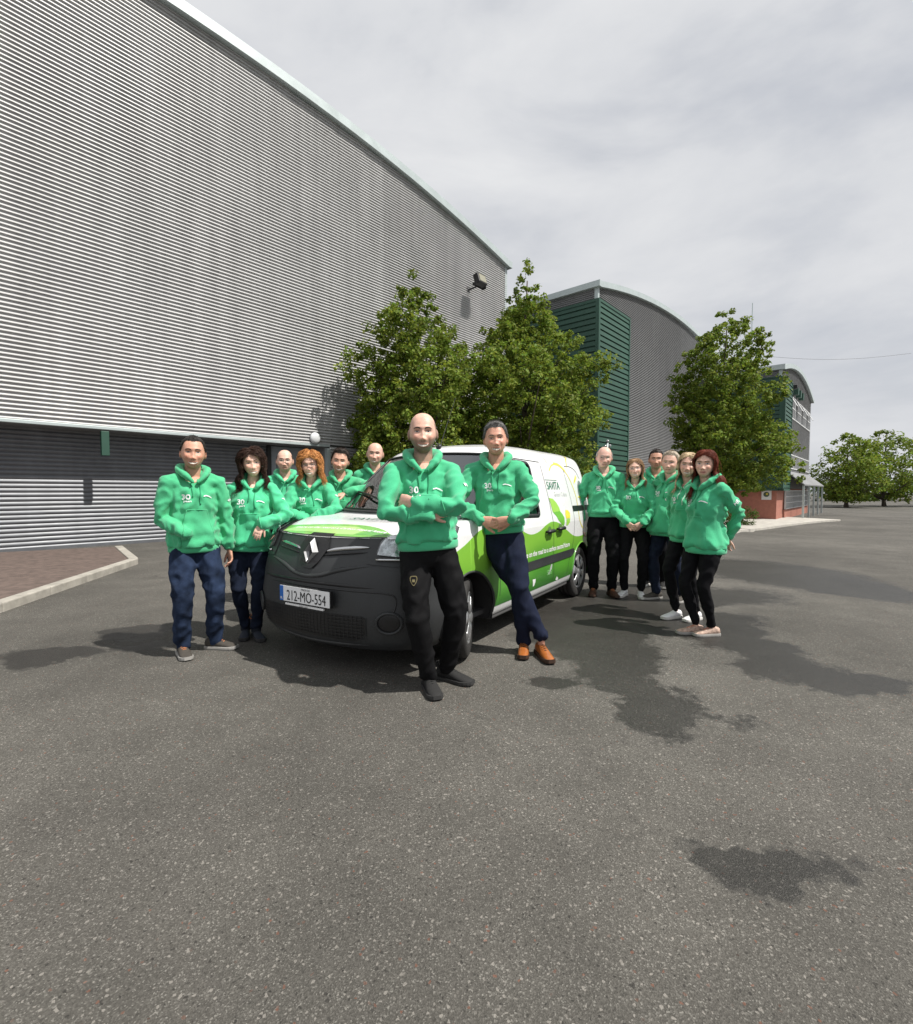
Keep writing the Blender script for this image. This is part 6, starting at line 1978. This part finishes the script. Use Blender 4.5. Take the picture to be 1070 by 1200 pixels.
    if sp.get('watch'):
        s = sp['watch']; d = (wr[s] - el[s]).normalized(); a = d.orthogonal().normalized(); b = d.cross(a); c = wr[s] + d * 0.016
        MB().loft([c + a * (0.027 * math.cos(t)) + b * (0.027 * math.sin(t)) for t in np.linspace(0, 6.2832, 21)], [(0.011, 0.003)] * 21, 8, side=tuple(d), caps=False).build('watch', M_WATCH, root, smooth=True)
        fdn = Vector((0.3, -0.9, 0.3)); fdn = (fdn - d * fdn.dot(d)).normalized()
        MB().ell(c + fdn * 0.028, (0.017, 0.017, 0.007), 12, 8, fdn.to_track_quat('Z', 'Y').to_matrix()).build('watch_face', M_WATCH, root, smooth=True)
    return root

def hair(sp, ht, root, m, toW, HM, head, hsz, HP, HF, fb, rng, neck, H):
    kind = ht[0]; opt = ht[1] if len(ht) > 1 else {}
    line_f = opt.get('front', 0.080)                        # height of the hairline above the brow
    def mask(P):
        x, y, z = np.abs(P[:, 0]), P[:, 1], P[:, 2]
        # hairline: high over the brow, down in front of the ear, low at the nape
        h = np.interp(y, [-0.12, -0.085, -0.055, -0.030, -0.005, 0.03, 0.07, 0.12], [line_f + 0.01, line_f, line_f - 0.012, 0.020, -0.006, -0.030, -0.066, -0.072])
        rec = opt.get('recede', 0.0) * np.exp(-((x - 0.042) / 0.018) ** 2) * (y < -0.02)
        m_ = z - h - rec
        if 'bald' in opt: m_ = np.where((z > opt['bald']) , -0.01, m_)
        return m_
    P = HP.copy(); k = mask(P)
    ctr = np.array([0, 0, 0.0])
    # cap
    thick = opt.get('thick', 0.008)
    nrm = P / np.array([0.076, 0.096, 0.116]) ** 2; nrm /= np.linalg.norm(nrm, axis=1)[:, None]
    nz = np.array([mnoise.noise(Vector(p) * 55 + Vector((sp['seed'], 0, 0))) for p in P]) * opt.get('rough', 0.35)
    C = P + nrm * (thick * np.clip(k / 0.04, 0, 1) * (1 + nz) * (1 + opt.get('top', 0.6) * np.clip(P[:, 2] / 0.11, 0, 1)))[:, None]
    keep = [f for f in HF if all(k[i] > -0.001 for i in f)]
    used = sorted({i for f in keep for i in f}); mp = {i: j for j, i in enumerate(used)}
    if keep: mesh_from('hair', [toW(C[i]) for i in used], [tuple(mp[i] for i in f) for f in keep], m, root, True)
    # strands
    N = opt.get('n', 1400)
    cand = rng.normal(size=(N * 6, 3)); cand /= np.linalg.norm(cand, axis=1)[:, None]
    S = cand * np.array([0.0775, 0.0975, 0.1175])
    km = mask(S); S = S[km > 0.001][:N]
    sn = S / np.array([0.076, 0.096, 0.116]) ** 2; sn /= np.linalg.norm(sn, axis=1)[:, None]
    M3 = np.array([[HM[i][j] for j in range(3)] for i in range(3)]); hd = np.array(head)
    roots = (S + sn * (thick * (0.85 + opt.get('top', 0.6) * np.clip(S[:, 2] / 0.11, 0, 1)))[:, None]) * hsz @ M3.T + hd
    if kind == 'short':
        comb = np.array(opt.get('comb', (0.3, -0.2, 0.5)))
        low = (S[:, 2] < 0.045)[:, None]
        C_ = np.where(low, np.array([0, 0.45, -0.9]), comb)
        C_ = C_ - sn * (C_ * sn).sum(1)[:, None]
        D = unit(C_) * 0.9 + sn * np.where(low, 0.16, opt.get('spike', 0.40)) + rng.normal(size=S.shape) * 0.20
        D = D @ M3.T
        strands('hair_strands', roots, D, opt.get('len', 0.020), 3, opt.get('r', 0.0017), m, root, rng, grav=0.1)
        return
    # long styles: fall from a parting, round the head and over the shoulders
    part = opt.get('part', 0.0)
    sgn = np.where(S[:, 0] > part, 1.0, -1.0)
    lat = np.stack([sgn, np.full(len(S), 0.25), np.full(len(S), -0.9)], axis=1)
    D = lat - sn * (lat * sn).sum(1)[:, None]; D /= np.linalg.norm(D, axis=1)[:, None]
    D = (D + sn * opt.get('lift', 0.10) + rng.normal(size=S.shape) * opt.get('mess', 0.12)) @ M3.T
    base_len = opt.get('len', 0.34) * np.clip(1.0 + (S[:, 2]) * 1.2, 0.75, 1.25)
    wind = np.array(opt.get('wind', (0, 0, 0)))
    vol = opt.get('vol', 1.06)
    er = np.array([0.079, 0.099, 0.121]) * vol
    stiff = opt.get('stiff', 0.35)
    nk = np.array([neck.x, neck.y + 0.02, 0.0])
    def path(p, d, t):
        h = (p - hd) @ M3 / hsz                          # head coordinates
        e = h / er; le = np.linalg.norm(e, axis=1); n_ = unit(e / er)
        sx = np.where(h[:, 0] > part, 1.0, -1.0)
        gv = np.tile(np.array([0, 0, -1.0]) + wind * t, (len(p), 1))
        A = np.stack([0.9 * sx, np.full(len(p), 0.35), np.zeros(len(p))], axis=1) @ M3.T
        gv = gv + np.where((h[:, 2] > 0.05)[:, None], A, 0)
        B = np.stack([1.5 * sx, np.full(len(p), 1.1), np.zeros(len(p))], axis=1) @ M3.T
        face = (h[:, 1] < -0.02) & (np.abs(h[:, 0]) < 0.074) & (h[:, 2] > -0.16) & (h[:, 2] < 0.075)
        gv = gv + np.where(face[:, None], B, 0)
        nw = n_ @ M3.T; gn = (gv * nw).sum(1); near = (le < 1.25) & (h[:, 2] > -0.06)
        corr_ = -nw * (np.where(gn < 0, gn, gn * 0.7) + np.maximum(0, le - 1.06) * 3.0)[:, None]
        gv = gv + np.where(near[:, None], corr_, 0)
        out = p - nk; out[:, 2] = 0; r = np.linalg.norm(out, axis=1); low = p[:, 2] < hd[2] - 0.17 * hsz
        o1 = out / (r[:, None] + 1e-6)
        gv = gv + np.where((low & (r > opt.get('spread', 0.125)))[:, None], -0.7 * o1, 0) + np.where((low & (r < opt.get('rmin', 0.125)))[:, None], 0.9 * o1, 0)
        return d * stiff + unit(gv) * (1 - stiff)
    strands('hair_strands', roots, D, base_len, opt.get('seg', 12), opt.get('r', 0.0026), m, root, rng, grav=0.0, curl=opt.get('curl', 0.0), curl_f=opt.get('curl_f', 0.0), jitter=opt.get('jit', 0.25), path=path, head_c=hd, head_M=M3, head_e=er * hsz, solids=[(np.array(neck) + np.array([0, 0.015, 0.01]) * H, np.array([0.082, 0.088, 0.062]) * H), (np.array(neck) - np.array([0, -0.005, 0.115]) * H, np.array([0.128, 0.088, 0.125]) * H)])

# ------------------------------------------------------------------ the cast
def fabric(name, c, rough=0.9, **k): return mat(name, c, rough, var=k.pop('var', 0.18), vscale=k.pop('vscale', 14), bump=0.25, bscale=k.pop('bscale', 350), sheen=0.0, spec=0.15)
T_JEANS = fabric('blue_denim', (0.017, 0.028, 0.058), var=0.6, vscale=9)
T_NAVYJ = fabric('dark_navy_denim', (0.011, 0.016, 0.032), var=0.35)
T_BLACK = fabric('black_trousers', (0.0065, 0.0065, 0.008))
T_TRACK = fabric('black_tracksuit', (0.006, 0.006, 0.0068), 0.75)
T_NAVY = fabric('navy_chinos', (0.011, 0.015, 0.033))
T_CHAR = fabric('charcoal_trousers', (0.013, 0.015, 0.020))
S_WHITE = mat('white_leather', (0.72, 0.72, 0.73), 0.5, var=0.06)
S_WSOLE = mat('white_sole', (0.62, 0.61, 0.58), 0.6)
S_BLACK = mat('black_knit', (0.014, 0.014, 0.014), 0.85, var=0.2, vscale=40)
S_BSOLE = mat('black_sole', (0.03, 0.03, 0.03), 0.7)
S_TAUPE = mat('taupe_canvas', (0.055, 0.048, 0.040), 0.85, var=0.25, vscale=30)
S_LSOLE = mat('pale_sole', (0.34, 0.33, 0.31), 0.7)
S_TAN = mat('tan_leather', (0.33, 0.105, 0.025), 0.32, var=0.18, vscale=14, coat=0.3)
S_TSOLE = mat('brown_heel', (0.05, 0.025, 0.015), 0.6)
S_BROWN = mat('brown_suede', (0.075, 0.032, 0.016), 0.8, var=0.25)
S_ORANGE = mat('orange_lace', (0.50, 0.18, 0.07), 0.8)
S_NAVYB = mat('navy_suede', (0.022, 0.028, 0.042), 0.85, var=0.2)
S_CORAL = mat('beige_coral_knit', (0.42, 0.30, 0.24), 0.8, var=0.5, vscale=50)
S_CLACE = mat('coral_lace', (0.55, 0.16, 0.10), 0.8)

SK1, SK2, SK3, SK4 = (0.64, 0.370, 0.270), (0.72, 0.455, 0.355), (0.58, 0.310, 0.215), (0.68, 0.415, 0.320)
def g2(px, py):
    p = at_ground(px, py); return (p.x, p.y)
def at(px, Y): return ((px - 535) / FOC * Y * 1.0, Y)

CAST = [
 dict(seed=1, hemz=0.476, pos=g2(231, 763), H=1.735, rot=10, girth=0.96, label='man with short greying hair in green hoodie and blue jeans, hand in hoodie pocket',
      skin=SK3, haircol=(0.030, 0.027, 0.024), hair=('short', dict(front=0.084, recede=0.010, thick=0.007, len=0.013, n=1800)), beard=((0.16, 0.10, 0.075), 0.30),
      trousers=T_JEANS, fit=1.12, fold=1.35, shoe='trainer', shoecol=(S_TAUPE, S_LSOLE, S_ORANGE), head=(-10, 2, 2),
      wristR=(-0.055, -0.105, 0.570), elbowR=(-0.55, 0.85, -0.1), handR=dict(hidden=1), wristL=(0.150, -0.01, 0.475), elbowL=(0.5, 0.5, 0),
      handL=dict(n=(-1, -0.1, 0), curl=0.55), ankleL=(0.075, -0.01, 0.048), ankleR=(-0.065, -0.02, 0.048), toeL=46, toeR=2),
 dict(seed=2, hemz=0.473, pos=g2(294, 747), H=1.67, rot=-4, female=True, girth=1.10, label='woman with dark curly hair in green hoodie resting her forearm on the van',
      skin=SK2, haircol=(0.035, 0.016, 0.010), hair=('long', dict(front=0.074, n=2000, len=0.30, curl=0.013, curl_f=17, r=0.0030, vol=1.24, mess=0.18, jit=0.4, spread=0.17, part=-0.01, thick=0.012, lift=0.25)),
      trousers=T_NAVYJ, fit=0.92, shoe='boot', shoecol=(S_NAVYB, S_BSOLE, mat('rust_cuff', (0.25, 0.08, 0.03), 0.8)), head=(6, 3, -7), lean=(0.022, 0.0),
      wristL=(0.070, -0.155, 0.622), elbowL=(1.0, 0.3, -0.25), handL=dict(f=(-0.35, -0.35, -0.9), n=(0.1, 1, 0), curl=0.35),
      wristR=(-0.175, 0.0, 0.50), elbowR=(-0.8, 0.6, 0), ankleL=(0.030, -0.02, 0.055), ankleR=(-0.028, 0.03, 0.055), kneeL=(0.1, -1, 0), toeL=18, toeR=-2),
 dict(seed=3, far=True, pos=at(334.5, 5.75), H=1.78, rot=0, label='balding bespectacled man in green hoodie standing in front of the grey door',
      skin=SK2, haircol=(0.05, 0.033, 0.022), hair=('short', dict(front=0.099, bald=0.055, thick=0.004, len=0.007, n=500, r=0.0011)), glasses='wire', teeth=False, beard=((0.30, 0.17, 0.11), 0.25),
      trousers=T_BLACK, shoecol=(S_BLACK, S_BSOLE, S_BLACK), head=(-2, 3, 0)),
 dict(seed=4, pos=at(365, 4.93), H=1.69, rot=-6, female=True, girth=1.04, label='woman with curly ginger hair and dark glasses leaning on the van bonnet',
      skin=SK2, haircol=(0.50, 0.225, 0.075), hair=('long', dict(front=0.072, n=2000, len=0.22, curl=0.015, curl_f=15, r=0.0028, vol=1.28, mess=0.25, jit=0.5, spread=0.20, wind=(0.5, 0, 0.15), thick=0.014, part=0.01, lift=0.3)), glasses='dark',
      browcol=(0.22, 0.10, 0.05), trousers=T_BLACK, fit=0.9, shoe='boot', shoecol=(S_BLACK, S_BSOLE, S_BLACK), head=(-4, 4, -5), lean=(0.0, -0.045), pelvis=(0, 0.02, 0.52),
      wristL=(0.02, -0.17, 0.625), elbowL=(1.0, -0.2, -0.2), handL=dict(f=(-1, -0.1, -0.1), n=(0, 0, -1), curl=0.3), wristR=(0.00, -0.19, 0.605), elbowR=(-1, 0.2, -0.1), handR=dict(f=(1, -0.1, -0.05), n=(0, 0, -1), curl=0.3)),
 dict(seed=5, far=True, pos=at(398, 5.42), H=1.755, rot=-6, label='dark-haired man in green hoodie resting his hand on the van pillar',
      skin=SK1, haircol=(0.028, 0.020, 0.016), hair=('short', dict(front=0.080, recede=0.008, thick=0.010, len=0.020, n=1700, top=1.0, comb=(0.3,-0.3,0.2))), beard=((0.14, 0.085, 0.06), 0.40),
      trousers=T_BLACK, shoecol=(S_BLACK, S_BSOLE, S_BLACK), head=(0, 6, 6), lean=(0.01, -0.02),
      wristL=(0.055, -0.200, 0.735), elbowL=(1.0, 0.0, 0.15), handL=dict(f=(-0.9, -0.4, -0.25), n=(0, 0.2, -1), curl=0.35)),
 dict(seed=6, far=True, pos=at(440, 5.98), H=1.885, rot=0, girth=1.06, wide=1.05, label='bald smiling man in green hoodie standing behind the van windscreen',
      skin=SK4, haircol=(0.10, 0.07, 0.05), shaved=((0.30, 0.18, 0.13), 0.5), trousers=T_BLACK, shoecol=(S_BLACK, S_BSOLE, S_BLACK), head=(-4, 4, 3), squint=0.45),
 dict(seed=7, hemz=0.515, pos=(-0.205, 3.22), H=1.815, rot=2, girth=1.03, label='bald bearded man in green hoodie with folded arms leaning on the van',
      skin=SK4, haircol=(0.05, 0.038, 0.03), beard=((0.060, 0.045, 0.036), 0.74), shaved=((0.17, 0.115, 0.09), 0.7), trousers=T_TRACK, fit=1.10, fold=1.0, crest=True,
      shoe='runner', shoecol=(S_BLACK, S_BSOLE, S_BLACK), head=(-2, 2, -1), mouth=0.028, pelvis=(0.010, 0.0, 0.523), lean=(-0.018, 0.012),
      wristR=(0.010, -0.122, 0.650), elbowR=(-1, 0.15, -0.2), wristL=(-0.040, -0.125, 0.688), elbowL=(1, 0.15, -0.1),
      handR=dict(f=(0.90, 0.40, 0.15), n=(0, 1, 0), curl=0.9), handL=dict(f=(-0.80, 0.58, 0.10), n=(0, 1, 0), curl=0.9),
      ankleR=(0.012, -0.005, 0.048), kneeR=(-0.3, -1, 0), ankleL=(0.085, 0.075, 0.048), kneeL=(0.75, -1, 0), toeR=12, toeL=52),
 dict(seed=8, hemz=0.512, pos=(0.545, 4.02), H=1.885, rot=2, girth=0.97, label='grey-haired man in green hoodie and navy trousers with clasped hands and crossed tan shoes',
      skin=(0.60, 0.315, 0.225), haircol=(0.12, 0.118, 0.115), hair=('short', dict(front=0.084, thick=0.009, len=0.022, n=2000, top=0.9, comb=(0.5, -0.35, 0.1), r=0.0012)), browcol=(0.10, 0.085, 0.07),
      trousers=T_NAVY, fit=1.05, shoe='brogue', shoecol=(S_TAN, S_TSOLE, S_TSOLE), head=(2, 2, -3), squint=0.45, pelvis=(-0.098, 0.02, 0.515), lean=(-0.022, 0.015), sh_tilt=0.03,
      wristR=(-0.173, -0.115, 0.580), elbowR=(-1, 0.35, 0), wristL=(-0.053, -0.140, 0.583), elbowL=(1, 0.35, 0.05),
      handR=dict(f=(0.95, -0.25, -0.22), n=(0.0, 1, -0.1), curl=0.30), handL=dict(f=(-0.92, -0.05, -0.25), n=(0.0, 1, 0.2), curl=0.55), watch=1,
      ankleR=(0.098, -0.080, 0.048), kneeR=(0.35, -1, 0), ankleL=(0.006, -0.030, 0.048), kneeL=(0.1, -1, 0), toeR=16, toeL=-4, pocket=False),
 dict(seed=9, hemz=0.535, pos=g2(706, 697), H=1.855, rot=2, girth=0.98, label='older balding man with glasses and white side hair beside the van rear',
      skin=(0.68, 0.42, 0.34), haircol=(0.55, 0.53, 0.51), hair=('short', dict(front=0.104, bald=0.048, thick=0.007, len=0.016, n=700, r=0.0014)), glasses='wire', teeth=False, browcol=(0.45, 0.42, 0.38),
      trousers=T_BLACK, fit=1.08, shoe='brogue', shoecol=(S_BROWN, S_TSOLE, S_ORANGE), head=(2, 8, 3), wristR=(-0.145, -0.015, 0.490), elbowR=(-0.8, 0.5, 0), wristL=(0.150, -0.02, 0.490), elbowL=(0.8, 0.5, 0), handL=dict(hidden=1), toeR=-6, toeL=16, ankleR=(-0.060, 0, 0.048), ankleL=(0.058, 0, 0.048), pocket=False),
 dict(seed=10, hemz=0.515, pos=g2(742, 699), H=1.69, rot=0, female=True, girth=1.12, label='fair-haired woman with glasses, hands clasped in front, in black trousers and white trainers',
      skin=SK2, haircol=(0.33, 0.205, 0.115), hair=('long', dict(front=0.080, n=1100, len=0.28, curl=0.006, curl_f=8, r=0.0026, vol=1.08, mess=0.18, jit=0.35, spread=0.16, wind=(0.25, 0, 0))), glasses='wire',
      trousers=T_BLACK, fit=0.94, shoe='trainer', shoecol=(S_WHITE, S_WSOLE, S_WHITE), head=(-2, -4, -2), mouth=0.031, wristR=(-0.052, -0.150, 0.555), elbowR=(-1, 0.4, 0), wristL=(0.052, -0.150, 0.555), elbowL=(1, 0.4, 0),
      handR=dict(f=(0.75, -0.20, -0.55), n=(0.2, 1, 0.3), curl=0.35), handL=dict(f=(-0.75, -0.32, -0.50), n=(-0.2, 1, 0.3), curl=0.45), ankleR=(-0.066, 0, 0.055), ankleL=(0.052, 0, 0.055), toeR=-22, toeL=8),
 dict(seed=11, far=True, pos=at(768.5, 6.75), H=1.865, rot=-8, label='dark-haired man in green hoodie looking over from behind the right-hand group',
      skin=SK3, haircol=(0.022, 0.016, 0.013), hair=('short', dict(front=0.080, thick=0.006, len=0.011, n=1400)), beard=((0.12, 0.075, 0.055), 0.35), teeth=False,
      trousers=T_BLACK, shoecol=(S_BLACK, S_WSOLE, S_BLACK), head=(8, 2, 0)),
 dict(seed=12, hemz=0.445, pos=g2(784, 703), H=1.765, rot=-38, girth=1.20, belly=0.030, wide=1.06, label='stout man with short fair grey hair in green hoodie between two women',
      skin=(0.68, 0.42, 0.33), haircol=(0.40, 0.34, 0.27), hair=('short', dict(front=0.086, thick=0.010, len=0.019, n=1600, top=0.7)), browcol=(0.30, 0.22, 0.16), teeth=False,
      trousers=T_NAVYJ, fit=1.05, shoe='trainer', shoecol=(S_TAUPE, S_LSOLE, S_BLACK), head=(26, 3, 4), wristR=(-0.17, 0.02, 0.50), wristL=(0.16, 0.02, 0.49), ankleR=(-0.07, -0.05, 0.048), ankleL=(0.07, 0.05, 0.048)),
 dict(seed=13, hemz=0.473, pos=g2(804, 725), H=1.685, rot=-32, female=True, girth=1.02, label='blonde woman in green hoodie with white drawstrings and white trainers',
      skin=SK4, haircol=(0.56, 0.43, 0.27), hair=('long', dict(front=0.080, n=1200, len=0.31, curl=0.002, curl_f=4, r=0.0024, vol=1.05, mess=0.08, jit=0.12, spread=0.15)), browcol=(0.16, 0.10, 0.06),
      trousers=T_BLACK, fit=0.86, shoe='trainer', shoecol=(S_WHITE, S_WSOLE, S_WHITE), head=(30, 1, 5), white_cord=True, wristR=(-0.10, 0.10, 0.53), elbowR=(-1, 0.5, 0), wristL=(0.10, 0.10, 0.53), elbowL=(1, 0.5, 0), handR=dict(hidden=1), handL=dict(hidden=1),
      ankleR=(-0.045, -0.04, 0.055), ankleL=(0.05, 0.02, 0.055), toeR=-12, toeL=-4, sleeve_print=(-1,)),
 dict(seed=14, hemz=0.455, pos=g2(824, 744), H=1.665, rot=-40, female=True, girth=1.0, label='woman with long straight auburn hair in green hoodie, hands behind her back',
      skin=SK2, haircol=(0.115, 0.022, 0.010), hair=('long', dict(front=0.078, n=2200, len=0.34, curl=0.003, curl_f=3, r=0.0025, vol=1.06, mess=0.06, jit=0.16, spread=0.17, rmin=0.135, wind=(0.25, 0.15, 0.0), lift=0.02, stiff=0.25)), browcol=(0.06, 0.025, 0.015), teeth=False, lips=(0.42, 0.13, 0.12),
      trousers=T_BLACK, fit=0.84, shoe='trainer', shoecol=(S_CORAL, S_LSOLE, S_CLACE), head=(30, 1, 2), squint=0.95, wristL=(0.050, 0.115, 0.535), elbowL=(0.45, 1.0, 0), wristR=(-0.07, 0.135, 0.53), elbowR=(-1, 0.6, 0), handR=dict(hidden=1), handL=dict(f=(-0.3, 0.2, -0.9), n=(0, 1, 0), curl=0.5),
      ankleR=(-0.030, -0.022, 0.055), ankleL=(0.030, 0.030, 0.055), toeR=-26, toeL=-18, kneeL=(0.1, -1, 0), sleeve_print=(1,), sleeve_text=True, sleeve_dir=(1.0, -0.25, 0)),
]
for sp_ in CAST: person(sp_)
